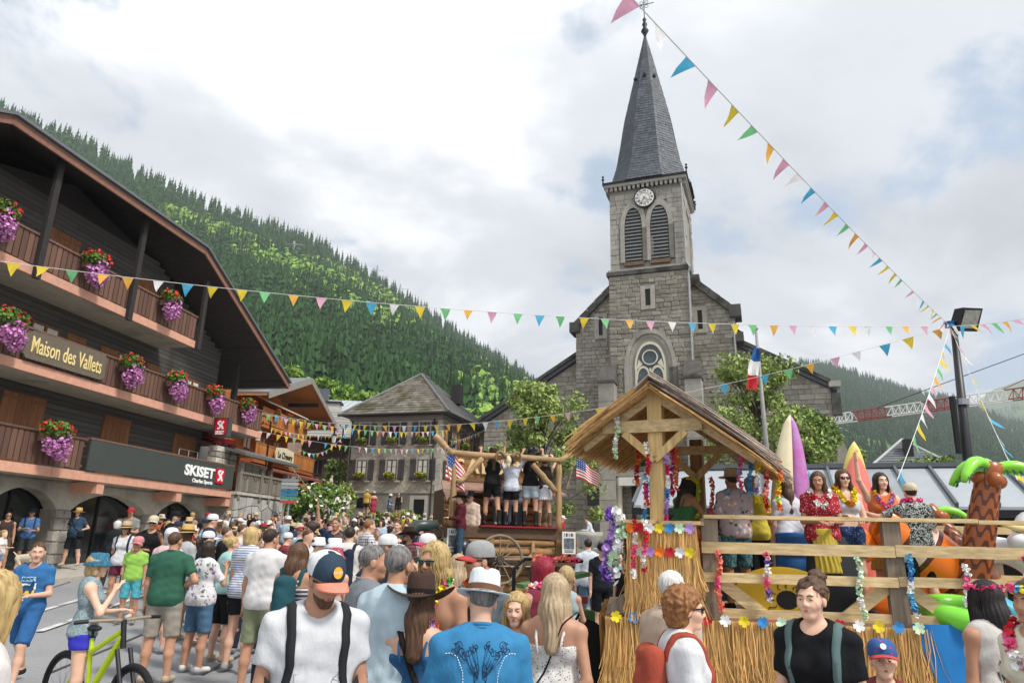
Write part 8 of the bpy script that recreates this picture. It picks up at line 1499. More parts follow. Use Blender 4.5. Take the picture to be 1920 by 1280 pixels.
rb, Bb = stand(1652, 1210, 4.5, 200, 'boy in blue cap with red brim standing before the raffia skirt', hr=(1.1, 1.5), hs=1.18, head=(.0, -.12, 0), arms=('down', 'down'), top=('tee', '#8a3a3f'), bottom=('shorts', '#394352'), hair=('short', 'brown'), hat=('cap', cloth('#2b62a8', 'dots', '#c53a44', 34), '#c8433c'), skin=2, res='hi'); cap_patch(rb, Bb, M('patch_white', '#d9d9dc', .7, .05, 9, 0), .018)
def flower_crown(cols, seed=0):
 def f(root, B, P): lei([B.H((.088 * math.cos(a), -.012 + .105 * math.sin(a), .075)) for a in np.linspace(0, 6.283, 30)], cols, None, root, r=.03, seed=seed, step=.026)
 return f
stand(1846, 1082, 4.6, 350, 'woman with long wet black hair, pink flower crown and lilac tutu seen from behind', sex='f', arms=('down', 'down'), top=('tank', '#d8d3cd'), bottom=('mini', cloth('#b983c9', 'vstripe', '#e3d3e8', 60)), hair=('long', 'black'), skin=1, res='hi', extras=(strands_hair('black', .5, 620, .11, .02, .0036, 8, False, .006), flower_crown(['pink', 'magenta', 'pink'], 2)))
stand(1932, 1080, 3.9, 250, 'girl with rainbow headband at the frame edge beside the wet haired woman', sex='f', top=('tee', '#e7e2c8'), bottom=('mini', '#d66fa0'), hair=('pony', 'brown'), skin=1, res='mid', extras=(neck_lei(['pink', 'red', 'white'], 6, .04), flower_crown(['sky', 'pink', 'yellow'], 3)))
stand(-22, 1060, 2.7, 30, 'woman with straight blond hair and white top at the frame edge', sex='f', arms=('front', 'front'), head=(.1, .2, 0), top=('tee', '#ded6d2'), bottom=('shorts', '#b9aeb0'), hair=('long', 'gold'), skin=2, res='mid', extras=(strands_hair('gold', .32, 420, .08, .006, .0034, 9),), hr=(1.4, 1.9))
# ------------------------------------------------------------------ left group
rbo, Bbo = stand(76, 1018, 9.3, 172, 'boy in blue t-shirt with an elephant print walking across the road', hr=(1.35, 1.7), hs=1.1, arms=('held', 'held'), legs='walk', head=(.4, .05, 0), top=('tee', '#1f6fae'), bottom=('long_shorts', '#1d62a0'), hair=('short', 'brown'), skin=0, res='mid', shoes='#33312f')
pf = proj_fn(rbo, 't_shirt', False); decal(rbo, pf, [(-.09, 1.1), (.09, 1.1), (.09, 1.165), (-.09, 1.165)], M('print_yellow', '#d9b23c', .8, .03, 3, 0), 'print', .002); decal(rbo, pf, [(-.1, 1.17), (.1, 1.17), (.1, 1.25), (-.1, 1.25)], white_m, 'print', .002); decal(rbo, pf, [(-.09, 1.27), (.085, 1.27), (.085, 1.33), (-.09, 1.33)], M('print_sky', '#9cc4e0', .8, .03, 3, 0), 'print', .002); text_on(rbo, pf, 'READY', 0, 1.3, .05, M('print_ink', '#16466f', .8, .03, 3, 0), False, .14)
decal(rbo, pf, [(-.06, 1.12), (-.04, 1.12), (-.035, 1.16), (.02, 1.16), (.03, 1.12), (.05, 1.12), (.055, 1.18), (.07, 1.2), (.06, 1.22), (.02, 1.225), (-.03, 1.22), (-.055, 1.2), (-.075, 1.25), (-.065, 1.29), (-.085, 1.25), (-.075, 1.18)], _mats['print_ink'], 'elephant_print', .005)
r19, B19 = stand(183, 1034, 7.3, 60, 'woman in patterned bucket hat and bright blue shorts phoning beside a mountain bike', sex='f', arms=('front', 'phone'), head=(-.2, .02, 0), top=('tank', cloth('#a9c0c4', 'leaf', '#2c4250', 60)), bottom=('briefs', '#2a2ccc'), hair=('bob', 'blond'), hat=('bucket', cloth('#3f8fb0', 'leaf', '#1e2a44', 45)), skin=2, res='mid', extras=(phone(1),))
stand(330, 994, 9.65, 355, 'man in green polo with hands on hips seen from behind', arms=('down', 'hip'), head=(-.3, 0, 0), girth=1.08, top=('polo', '#2f6650'), bottom=('long_shorts', '#a29a8c'), hair=('short', 'brown'), skin=1, res='mid')
stand(392, 1012, 10.3, 25, 'dark haired woman in white flowered blouse and denim shorts', sex='f', girth=1.12, arms=('hip', 'phone'), top=('blouse', cloth('#e6e3e6', 'floral', ['#8f6f9c', '#5f7a5a', '#e6e3e6', '#e6e3e6'], 16)), bottom=('long_shorts', '#4a7396'), hair=('bob', 'dark'), skin=1, res='mid')
stand(436, 1003, 11.0, 35, 'blond woman in aqua tank top and black leggings, hand on hip', sex='f', arms=('hip', 'down'), head=(-.4, 0, 0), top=('tank', '#a5d9d2'), bottom=('long_shorts', '#1c1d20'), hair=('bun', 'gold'), skin=0, res='mid')
stand(508, 988, 9.2, 12, 'dark haired man in white t-shirt and olive cargo shorts seen from behind', arms=('down', 'front'), head=(-.3, 0, 0), girth=1.05, top=('tee', '#e0dedd'), bottom=('long_shorts', '#8b9270'), hair=('short', 'dark'), skin=1, res='mid')
stand(562, 1014, 7.4, 15, 'woman with long brown hair, zigzag print dress and teal backpack', sex='f', arms=('down', 'down'), head=(-.3, 0, 0), top=('dress', cloth('#5b5560', 'stripe', '#c9c3c6', 26)), bottom=None, hair=('long', 'brown'), skin=1, res='mid', extras=(backpack('#1f5660', '#1f5660', .2, .36), strands_hair('brown', .3, 320, .08, .006, .0036, 12)))
stand(472, 985, 10.4, 20, 'blond bobbed woman in blue striped tee', sex='f', top=('tee', cloth('#e4e4e6', 'stripe', '#6f86b0', 34)), bottom=('shorts', '#232529'), hair=('bob', 'gold'), skin=0, res='mid', arms=('down', 'down'))
stand(150, 952, 22.4, 178, 'woman in yellow straw hat and navy t-shirt, hands on hips before the shop', .02, sex='f', girth=1.2, arms=('hip', 'hip'), legs='wide', top=('tee', '#2f4a66'), bottom=('long_shorts', '#22262e'), hair=('bob', 'brown'), hat=('straw', '#d9b35c', '#8a6a3a'), skin=0, res='mid', extras=(bag('#1d1d20', -1),), zg=.84)
stand(240, 978, 15.8, 175, 'woman in straw sun hat, white tee with pack straps and maroon shorts', .02, sex='f', girth=1.1, arms=('back', 'back'), top=('tee', '#dadce0'), bottom=('shorts', '#6e2440'), hair=('bob', 'brown'), hat=('straw', '#cfb087', '#6b5236'), glasses='#1a1512', skin=1, res='mid', extras=(straps('#2b3040'),))
stand(261, 1010, 14.0, 170, 'child in pink cap, lime green t-shirt and turquoise shorts', hr=(1.0, 1.5), hs=1.2, top=('tee', '#9bd24a'), bottom=('long_shorts', '#3fb3c4'), hair=('short', 'brown'), hat=('cap', '#d9838a', '#d9838a'), skin=1, res='mid')
stand(290, 966, 14.6, 165, 'man in beige cap and black sports t-shirt holding his chin', arms=('phone', 'cross'), top=('tee', '#1d1e21'), bottom=('shorts', '#22252b'), hair=('short', 'dark'), hat=('cap', '#cfc5a8', '#cfc5a8'), glasses='#161616', skin=1, res='mid')
stand(322, 990, 11.5, 5, 'grey haired woman in white cap, pink blouse and long patterned skirt', sex='f', top=('blouse', '#dfbcbc'), bottom=('skirt', cloth('#8b8fae', 'leaf', '#c9cbd8', 40)), hair=('bob', 'grey'), hat=('cap', '#e2e6ec', '#e2e6ec'), skin=0, res='mid')
stand(62, 953, 21, 150, 'man in blue shirt and dark cap with camera strap and green pack', arms=('held', 'cross'), top=('tee', '#3f74b4'), bottom=('long_shorts', '#3a3d42'), hair=('short', 'dark'), hat=('cap', '#23262b', '#23262b'), skin=1, res='mid', extras=(backpack('#a9c43c', '#33363a', .26, .4),), zg=.8)
stand(18, 958, 20, 140, 'man in brown tank top and sunglasses, hand on hip', arms=('down', 'hip'), top=('tank', '#4a3a33'), bottom=('shorts', '#6b5a4c'), hair=('short', 'dark'), glasses='#161616', skin=1, res='lo', zg=.75)
stand(8, 995, 18, 95, 'little girl with fair hair in white tee and denim shorts', sex='f', hr=(.9, 1.4), hs=1.25, arms=('front', 'front'), top=('tee', '#e3dedb'), bottom=('shorts', '#9fb2c9'), hair=('pony', 'blond'), skin=2, res='lo', zg=.7)
stand(248, 950, 21.5, 175, 'man in red cap and grey polo, arms folded', arms=('cross', 'phone'), top=('polo', '#8a8b86'), bottom=('shorts', '#4a4a4a'), hair=('short', 'dark'), hat=('cap', '#b3202e', '#b3202e'), skin=1, res='lo')
stand(222, 975, 19, 350, 'white haired woman in dark jacket from behind', sex='f', top=('long', '#23282a'), bottom=('pants', '#3a3a3c'), hair=('curly', 'white'), skin=0, res='lo')
stand(330, 955, 17.5, 95, 'man in black cap and black t-shirt in profile', top=('tee', '#18191c'), bottom=('shorts', '#2b2d31'), hair=('short', 'dark'), hat=('cap', '#1b1c1f', '#1b1c1f'), skin=0, res='lo')
stand(398, 963, 15.5, 60, 'man in white cap and navy t-shirt turned to the float', top=('tee', '#27384f'), bottom=('shorts', '#5b5f66'), hair=('short', 'brown'), hat=('cap', '#e4e6ea', '#e4e6ea'), skin=0, res='lo')
stand(352, 984, 12.6, 20, 'person in yellow straw hat and grey tee between the green polo and the flowered blouse', .02, top=('tee', '#b9bcc0'), bottom=('shorts', '#8f8a7c'), hair=('bob', 'brown'), hat=('straw', '#d3ab5a', '#4b3a26'), skin=1, res='lo', sex='f')
stand(390, 995, 12.2, 60, 'man in pale cap and dark blue t-shirt behind the flowered blouse', top=('tee', '#24344a'), bottom=('shorts', '#4d5560'), hair=('short', 'brown'), hat=('cap', '#dfe4ea', '#dfe4ea'), skin=0, res='lo')
stand(425, 985, 13.0, 70, 'short haired man in black tee lettered on the back', top=('tee', '#1a1b1d'), bottom=('pants', '#26282c'), hair=('short', 'brown'), skin=0, res='lo')
stand(455, 980, 13.5, 80, 'man with receding brown hair in pale tee behind the striped blouse woman', top=('tee', '#cfcac0'), bottom=('shorts', '#3d424a'), hair=('short', 'brown'), skin=0, res='lo')
stand(552, 978, 13.2, 80, 'man bending forward in straw trilby and black shirt', .02, arms=('front', 'front'), lean=.35, head=(0, .4, 0), top=('tee', '#1b1c1f'), bottom=('shorts', '#3b3d40'), hair=('short', 'grey'), hat=('fedora', '#d8b877', '#2b2622'), skin=1, res='mid', hr=(1.5, 2.1))
stand(585, 975, 12.6, 260, 'man with dark beard, top-knot and sunglasses', arms=('front', 'down'), top=('tee', '#8f8a78'), bottom=('shorts', '#55574f'), hair=('bun', 'dark'), glasses='#141414', skin=1, res='mid', extras=(beard('dark'),))
stand(632, 968, 15.2, 185, 'man in navy printed tee shading his eyes with a raised hand', arms=('phone', 'up'), top=('tee', '#1f3350'), bottom=('shorts', '#5b5f66'), hair=('short', 'brown'), skin=1, res='mid')
stand(692, 966, 14.2, 60, 'man in white and navy checked shirt turning away', arms=('down', 'front'), top=('blouse', cloth('#e6e4e6', 'plaid', '#3a3450', 22)), bottom=('shorts', '#8f8a7c'), hair=('short', 'auburn'), skin=0, res='mid')
stand(657, 985, 11.6, 5, 'man in cream tee wearing a navy backpack', girth=1.1, top=('tee', '#dcd9d2'), bottom=('shorts', '#5c6068'), hair=('short', 'dark'), skin=0, res='mid', extras=(backpack('#22304a', '#22304a', .27, .42),))
stand(596, 1004, 11.2, 80, 'youth in white bucket hat and white t-shirt', hr=(1.3, 1.9), top=('tee', '#e3e1df'), bottom=('shorts', '#70757c'), hair=('short', 'dark'), hat=('bucket', '#e4e6ee'), skin=0, res='mid')
stand(625, 1010, 10.6, 90, 'child in plain white bucket hat and white tee', hr=(1.2, 1.8), hs=1.1, top=('tee', '#e6e6e8'), bottom=('shorts', '#707a86'), hair=('short', 'brown'), hat=('bucket', '#dfe6f2'), skin=0, res='mid')
stand(628, 1028, 9.0, 10, 'child in red flowered bandana seen from behind', hr=(1.2, 1.75), hs=1.1, sex='f', top=('tank', '#caa9a2'), bottom=('shorts', '#5f6b7a'), hair=('short', 'blond'), hat=('bucket', cloth('#b23a4c', 'dots', '#e0c8c8', 60)), skin=0, res='mid')
stand(747, 974, 17.2, 190, 'young man in pale peach t-shirt facing the camera', arms=('back', 'back'), top=('tee', '#d9b595'), bottom=('shorts', '#5a5e66'), hair=('short', 'brown'), skin=0, res='mid')
stand(770, 985, 13.2, 255, 'man in brown cowboy hat, sunglasses and checked shirt', .06, arms=('front', 'down'), top=('long', cloth('#7d4a48', 'plaid', '#2a2530', 18)), bottom=('jeans', '#344b68'), hair=('short', 'dark'), hat=('cowboy', '#3d2c22', '#1e1814'), glasses='#121212', skin=1, res='mid', extras=(beard('dark'),))
stand(806, 1000, 9.0, 240, 'man in magenta and white trucker cap behind the blond wig', arms=('phone', 'down'), top=('tee', '#e3e1e2'), bottom=('shorts', '#4c5157'), hair=('short', 'brown'), hat=('cap', '#e3dfe0', '#d81f6b'), skin=0, res='mid')
stand(725, 1001, 8.2, 95, 'older man in white cap and glasses beside the grey polo man', top=('tee', '#2b2f3a'), bottom=('shorts', '#44474d'), hair=('short', 'grey'), hat=('cap', '#dddfe0', '#dddfe0'), glasses='#191919', skin=1, res='mid')
stand(744, 1000, 11.0, 150, 'woman with dark hair and round sunglasses in the middle of the crowd', sex='f', top=('tank', '#b9aaa2'), bottom=('shorts', '#50545c'), hair=('long', 'dark'), glasses='#101010', skin=0, res='mid')
stand(860, 1035, 7.0, 10, 'woman with light brown hair and purple vest top from behind', sex='f', top=('tank', '#43305c'), bottom=('shorts', '#8a7f84'), hair=('long', 'ash'), skin=0, res='mid')
# right of the cabin float
stand(1103, 1008, 13.9, 350, 'man in white shirt, jeans and cowboy boots seen from behind', arms=('down', 'down'), top=('long', '#ced6e0'), bottom=('jeans', '#4f7188'), hair=('short', 'dark'), skin=0, res='mid', boots=True, shoes='#43322a')
stand(1128, 1018, 13.4, 172, 'young man in black tee, shorts, cap and sunglasses smiling', arms=('down', 'down'), top=('tee', '#20262c'), bottom=('long_shorts', '#17181b'), hair=('short', 'dark'), hat=('cap', '#1b1b1e', '#1b1b1e'), glasses='#141414', skin=0, res='mid')
stand(1160, 1032, 14.0, 170, 'curly haired youth in turquoise tee behind the raffia counter', top=('tee', '#5fa9b4'), bottom=('shorts', '#4d4f55'), hair=('curly', 'dark'), skin=0, res='lo', hr=(1.3, 1.9))
stand(1172, 1045, 12.8, 200, 'person in black tee beside the raffia counter', top=('tee', '#151618'), bottom=('pants', '#17181b'), hair=('short', 'dark'), skin=1, res='lo', hr=(1.2, 1.9))
p = at(1161, 980, 30.4); person(p[0], 30.4, 1.62, 185, 'small child in white sun hat standing on the church steps', h=1.12, sex='f', hs=1.3, top=('tdress', '#d9b9ac'), bottom=None, hair=('short', 'brown'), hat=('bucket', '#e3e1de'), skin=0, res='lo')
p = at(1106, 975, 33.5); person(p[0] + .1, 33.5, 1.62 + .52, 275, 'seated man in pale shirt resting on the stone basin', h=1.78, legs='sit', arms=('front', 'front'), lean=.35, head=(0, .3, 0), top=('long', '#d3d9e2'), bottom=('pants', '#9fb0c4'), hair=('short', 'dark'), skin=0, res='lo')
stand(1054, 966, 27, 100, 'person in white cap and red t-shirt behind the steel barriers', top=('tee', '#b3202a'), bottom=('shorts', '#3d3f44'), hair=('short', 'dark'), hat=('cap', '#e3e3e3', '#e3e3e3'), skin=0, res='lo', hr=(1.3, 1.9), zg=1.3)
# ------------------------------------------------------------------ on the surf float
def deck(px, py, d, face, label, hat_h=0, **kw):
 u, z = SF.pix(px, py, d); q = SF(u, d, DZ); h = z - DZ - hat_h
 if not 1.4 < h < 1.95: TALL.append((label, round(h, 2))); h = min(max(h, 1.4), 1.95)
 return person(q[0], q[1], DZ + .005, face, label, h=h, **kw)
rf, Bf = deck(1372, 878, 1.15, 345, 'man in straw sun hat, tropical print shirt and green swim shorts with orange armbands', .02, arms=('front', 'held'), top=('blouse', cloth('#b9a4a8', 'floral', ['#5b3f52', '#c06a86', '#5f8f9c', '#d9cfc4', '#3d4a3a', '#e0c890'], 15)), bottom=('long_shorts', cloth('#2f5a60', 'leaf', '#5a8488', 24)), hair=('short', 'black'), hat=('straw', '#d3b27c', '#c9a870'), skin=3, res='mid', shoes='#26221f', girth=1.06)
deck(1408, 893, 1.75, 20, 'person with tousled grey blond hair in yellow shirt and black leggings', sex='f', arms=('held', 'held'), top=('tee', '#e3cf1e'), bottom=('pants', '#191a1d'), hair=('curly', 'ash'), skin=3, res='mid')
deck(1472, 898, 1.3, 355, 'girl in white t-shirt and pink tutu seen from behind', sex='f', arms=('down', 'down'), top=('tee', '#e3e2ea'), bottom=('mini', '#d657a0'), hair=('long', 'brown'), skin=0, res='mid', extras=(neck_lei(['white', 'sky', 'pink'], 11, .035), strands_hair('brown', .22, 200, .09, .01, .004, 13)))
deck(1531, 882, .55, 192, 'frowning girl in red flowered shirt with red and white lei holding the rail', sex='f', arms=('held', 'held'), head=(-.25, .12, 0), top=('tee', cloth('#b3152c', 'dots', '#e6c9cc', 40)), bottom=('grass', '#d9c02c'), hair=('long', 'brown'), skin=1, res='hi', extras=(neck_lei(['red', 'white', 'white'], 12, .042), strands_hair('brown', .26, 260, .085, .01, .0035, 14)))
deck(1577, 878, .95, 182, 'smiling girl in mirrored magenta goggles with yellow lei and blue shorts', sex='f', arms=('held', 'front'), head=(-.1, .05, 0), top=('crop', '#d9dce6'), bottom=('shorts', cloth('#27406e', 'dots', '#7f9ac4', 40)), hair=('long', 'brown'), glasses='#7a1a5e', skin=2, res='hi', extras=(neck_lei(['yellow', 'orange', 'yellow'], 13, .05), strands_hair('brown', .28, 260, .085, .012, .0035, 15)))
deck(1648, 884, 1.5, 188, 'laughing girl with wet dark hair in orange wrap and yellow grass skirt', sex='f', arms=('held', 'up'), head=(.1, 0, 0), top=('tank', '#e6772a'), bottom=('grass', '#dfa12c'), hair=('long', 'dark'), skin=2, res='hi', extras=(neck_lei(['lilac', 'yellow', 'pink'], 14, .036), strands_hair('dark', .26, 220, .085, .015, .0035, 16)))
deck(1706, 906, .85, 5, 'person in beige cap and black and white leaf print shirt seen from behind', .0, arms=('out', 'down'), top=('blouse', cloth('#23262a', 'leaf', '#b9bcb6', 34)), bottom=('long_shorts', '#17181a'), hair=('short', 'dark'), hat=('backcap', '#d3c4a4', '#d3c4a4'), skin=0, res='mid', extras=(neck_lei(['magenta', 'pink'], 15, .04),))
deck(1272, 888, 1.2, 60, 'woman with curly black hair and yellow flowers leaning in the beach bar', sex='f', lean=.25, arms=('front', 'rail'), head=(-.2, .25, 0), top=('strap', '#3f7a4a'), bottom=('grass', '#c9a24c'), hair=('long', 'black'), skin=3, res='mid', extras=(strands_hair('black', .26, 260, .09, .02, .004, 17, False, .012), flower_crown(['yellow'], 4)))
# ------------------------------------------------------------------ on the saloon float
def stage(px, py, d, face, label, hat_h=0, z=None, **kw):
 u, zt = WF.pix(px, py, d); q = WF(u, d, 0); z = WZ + .022 if z is None else z; h = zt - z - hat_h
 if not 1.5 < h < 1.95: TALL.append((label, round(h, 2))); h = min(max(h, 1.5), 1.95)
 return person(q[0], q[1], z, face, label, h=h, **kw)
blk = M('boot_leather', '#1b1a1a', .35, .1, 6, .1, spec=.5)
stage(925, 840, .2, 345, 'dancer in black vest top, black fringed shorts and tall black boots under brown hat', .05, sex='f', arms=('bar', 'up'), legs='step', top=('tank', '#18181a'), bottom=('shorts', '#141416'), hair=('long', 'brown'), hat=('cowboy', '#3f2b20', '#1c1512'), skin=1, res='mid', boots=True, shoes=blk)
stage(960, 856, .2, 5, 'dancer in puffed pale blue blouse, black shorts and black boots', sex='f', arms=('bar', 'bar'), top=('long', '#ccd3e0'), bottom=('shorts', '#141416'), hair=('bun', 'brown'), skin=1, res='mid', boots=True, shoes=blk)
stage(996, 842, .2, 10, 'dancer in black vest, pale denim shorts, black hat and boots', .05, sex='f', arms=('bar', 'bar'), top=('tank', '#161618'), bottom=('shorts', '#a9bcc4'), hair=('long', 'dark'), hat=('cowboy', '#1b1b1f', '#3a3a3f'), skin=1, res='mid', boots=True, shoes=blk)
stage(1022, 855, .2, 355, 'dancer in brown top, white pleated skirt and tan boots', .02, sex='f', arms=('bar', 'bar'), top=('tank', '#3b2a26'), bottom=('mini', '#dddde2'), hair=('bun', 'brown'), hat=('cowboy', '#c9b99a', '#8f7a58'), skin=0, res='mid', boots=True, shoes='#8a6648')
for px, py, lb, kw in ((938, 924, 'seated person in dark cowboy hat and patterned shirt embracing a neighbour', dict(hat=('cowboy', '#33241d', '#1a1411'), top=('long', cloth('#a9948c', 'floral', '#4a3540', 20)), arms=('out', 'held'))), (962, 926, 'seated woman in pale blue shirt beside the patterned shirt', dict(sex='f', hair=('long', 'gold'), top=('long', '#cdd6e2'), arms=('held', 'held')))):
 u, z = WF.pix(px, py, .9); q = WF(u, .9, 0); person(q[0], q[1], WZ + .42, 175, lb, h=1.68, legs='sit', bottom=('pants', '#4b5666'), **{**dict(hair=('short', 'brown'), res='lo', skin=0), **kw})
u, z = WF.pix(866, 922, -.35); q = WF(u, -.35, 0); person(q[0], q[1], z - 1.72, 265, 'man in dark hat and maroon shirt reaching out towards the square', h=1.68, arms=('front', 'out'), top=('long', '#5e1a28'), bottom=('jeans', '#33526b'), hair=('short', 'brown'), hat=('cowboy', '#2b211d', '#151010'), skin=0, res='mid')
u, z = WF.pix(884, 920, .3); q = WF(u, .3, 0); person(q[0], q[1], z - 1.74, 200, 'man in black hat and cream western shirt beside the maroon shirt', h=1.7, arms=('down', 'held'), top=('long', '#d9bfa8'), bottom=('jeans', '#33414f'), hair=('short', 'dark'), hat=('cowboy', '#17181c', '#2b2c30'), skin=0, res='mid')
# ------------------------------------------------------------------ terrace by the stone house and street stairs
FAR = [(653, 928, 44, 'in white tee and straw hat by the terrace shrubs', '#e3e0da', '#8a8274', ('straw', '#d9cba8')), (689, 917, 44, 'in yellow t-shirt on the terrace', '#e0b31c', '#2c3340', ('cap', '#c9b48a')), (702, 921, 44, 'in red sundress on the terrace', '#b3283a', '#b3283a', ('cap', '#dcd6cc')), (732, 926, 43.5, 'in blue tee and white hat on the terrace', '#4a6f98', '#4d4d52', ('straw', '#e0d9cc')), (748, 922, 43.5, 'with dark hair and black vest on the terrace', '#1a1a1d', '#3f3f45', None), (573, 900, 46, 'in orange vest on the street stairs', '#ef7a3a', '#23252b', None), (584, 893, 47, 'in dark grey tee on the street stairs', '#3c4250', '#5d6672', None), (595, 896, 47.5, 'in pink tee on the street stairs', '#e06a7c', '#6b6f78', None), (566, 905, 45, 'in salmon top on the street stairs', '#e29a86', '#c97a6c', None), (612, 916, 45, 'in white tee with tan bag on the stairs', '#dfe3e4', '#3d5a72', None), (557, 893, 50, 'in white shirt high on the village street', '#e3e3e3', '#55595f', ('straw', '#d8caa4')), (545, 890, 51, 'in blue vest high on the village street', '#2e6fa8', '#4a4d52', None), (622, 890, 50, 'in cream top beneath the parasols', '#d9cdb8', '#5b5b5f', None)]
rc = random.Random(12)
for i, (px, py, Y, lb, c1, c2, ht) in enumerate(FAR):
 p = at(px, py, Y); h = 1.68; sx = rc.choice('mf'); person(p[0], Y, p[2] - h, rc.choice((170, 200, 90, 20, 340)), 'person ' + lb, h=h, sex=sx, arms=(rc.choice(('down', 'hip', 'front')), rc.choice(('down', 'held', 'phone'))), top=(('dress', c1) if 'sundress' in lb else ('tee' if 'vest' not in lb else 'tank', c1)), bottom=None if 'sundress' in lb else ('shorts', c2), hair=('short' if sx == 'm' else 'bob', rc.choice(('brown', 'dark', 'blond'))), hat=ht, skin=rc.randrange(2), group='people on the terrace and stairs')
# terrace slab and stairs that carry those people
def far_terrace():
 p = at(700, 958, 44); a = at(735, 955, 43.5); zt = p[2] - .12; o = MB().box(a[0] - 4.0, a[0] + 1.6, 42.8, 47.5, 1.2, 2.0).build('terrace', stone_g); tag(o, kind='structure'); 
far_terrace()
# ------------------------------------------------------------------ the rest of the crowd, one by one
def crowd():
 r = random.Random(77); used = {}; cols = [('white', '#e2e0de'), ('black', '#1b1c1f'), ('navy', '#25324c'), ('grey', '#8b8f94'), ('pale blue', '#a9c3d6'), ('red', '#a8242f'), ('beige', '#cdb89a'), ('pink', '#d79aa8'), ('olive', '#6d7350'), ('teal', '#2f6f74'), ('brown', '#5d4638'), ('orange', '#d8702c'), ('lilac', '#a58fc0'), ('yellow', '#d8bd3a'), ('dark green', '#2c4a38'), ('royal blue', '#2456a4')]
 wts = [9, 6, 4, 4, 3, 2, 3, 2, 2, 1, 2, 1, 1, 1, 1, 2]; tops = [('t-shirt', 'tee'), ('polo', 'polo'), ('vest', 'tank'), ('shirt', 'blouse')]; hats = [None] * 9 + [('white cap', 'cap', '#e0e2e5'), ('black cap', 'cap', '#1d1e21'), ('navy cap', 'cap', '#27344e'), ('straw hat', 'straw', '#d4b67c'), ('beige bucket hat', 'bucket', '#cbbf9f'), ('red cap', 'cap', '#a8222e'), ('white sun hat', 'straw', '#e2ddd2'), ('brown hat', 'fedora', '#6d5138')]
 hr = {'m': [('short', 'dark'), ('short', 'brown'), ('short', 'steel'), ('short', 'grey'), ('short', 'blond')], 'f': [('long', 'brown'), ('bob', 'blond'), ('bun', 'brown'), ('long', 'gold'), ('bob', 'dark'), ('pony', 'auburn'), ('long', 'dark'), ('bob', 'grey')]}; word = {'dark': 'dark', 'brown': 'brown', 'steel': 'greying', 'grey': 'grey', 'blond': 'blond', 'gold': 'golden', 'auburn': 'auburn'}; hw = {'short': 'short %s hair', 'long': 'long %s hair', 'bob': '%s bobbed hair', 'bun': '%s hair in a bun', 'pony': '%s ponytail'}
 n = 0; Y = 11.8
 while Y < 47 and n < 190:
  pl, pr = np.interp(Y, [11, 14, 18, 24, 32, 47], [440, 330, 300, 300, 430, 500]), np.interp(Y, [11, 14, 16, 24, 36, 47], [690, 800, 815, 835, 850, 850])
  x0, x1 = at(pl, 1000, Y)[0], at(pr, 1000, Y)[0]; gap = .62 + .016 * Y; x = x0 + r.uniform(0, gap)
  while x < x1:
   yy = Y + r.uniform(-.35, .35)
   if all(math.hypot(x - a, yy - b) > .55 for a, b in TAKEN) and r.random() < .93:
    sx = r.choice('mmff'); tw, tk = r.choice(tops if sx == 'm' else tops[:1] + tops[2:]); cw, cc = r.choices(cols, wts)[0]; ht = r.choice(hats); ha = r.choice(hr[sx]); bw = r.choice((('shorts', 'shorts'), ('shorts', 'long_shorts'), ('trousers', 'pants')) if sx == 'm' else (('shorts', 'shorts'), ('skirt', 'skirt'), ('trousers', 'pants'))); bc = r.choice((('grey', '#6f7378'), ('black', '#1d1e21'), ('denim', '#48627e'), ('khaki', '#9a8f76'), ('navy', '#2a3447'))); gl_ = r.random() < .22; face = r.choice((10, 30, 50, 70, 340, 20, 160, 185, 200, 90)); pat = None
    if r.random() < .16: pat = r.choice((('striped', 'stripe', '#5d6f96', 30), ('checked', 'plaid', '#4a3c50', 20), ('flowered', 'floral', ['#8f5f7c', '#5f7a5a', '#c9a24c'], 16)))
    bagc = r.choice((None, None, None, None, ('navy backpack', '#23304a'), ('black backpack', '#1c1d20'), ('orange backpack', '#c05a2c')))
    where = 'near the shop front' if x < x0 + .25 * (x1 - x0) and Y < 26 else 'close to the log float' if x > x1 - .22 * (x1 - x0) and Y < 24 else 'far up the square' if Y > 30 else 'in the middle of the square'
    lb = '%s in %s%s %s and %s %s, %s, %s' % ('man' if sx == 'm' else 'woman', (pat[0] + ' ') if pat else '', cw, tw, bc[0], bw[0], (ht[0] if ht else hw[ha[0]] % word[ha[1]]) + (' and sunglasses' if gl_ else ''), where)
    if bagc: lb = lb.replace(', ' + where, ', ' + bagc[0] + ', ' + where)
    lb = ' '.join(lb.split()[:16])
    if lb in used: x += gap * .3; continue
    used[lb] = 1; arms = r.choice((('down', 'down'), ('down', 'held'), ('cross', 'cross'), ('phone', 'down'), ('down', 'hip'), ('held', 'held'), ('down', 'phone'))); 
    person(x, yy, g0(x, yy) + .015, face + r.uniform(-12, 12), lb, h=r.uniform(1.66, 1.85) if sx == 'm' else r.uniform(1.55, 1.74), sex=sx, arms=arms, girth=r.choice((1.0, 1.0, 1.12)), head=(r.choice((-.35, 0, .35)), r.choice((0, .12)), 0), top=(tk, cloth(cc, *(pat[1:] if pat else ()))), bottom=(bw[1], bc[1]), hair=ha, hat=(ht[1], ht[2], ht[2]) if ht and ht[1] == 'cap' else (ht[1], ht[2]) if ht else None, glasses='#131313' if gl_ else None, skin=r.choice((0, 0, 1, 1, 2, 3)), shoes=r.choice(('#d8d6d2', '#2b2b2e', '#8a7a66')), res='lo', group='spectators filling the square', extras=(backpack(bagc[1], bagc[1]),) if bagc else ()); TAKEN.append((x, yy)); n += 1
   x += gap * r.uniform(.85, 1.25)
  Y += .95 + .022 * Y
 print('crowd', n)
crowd()
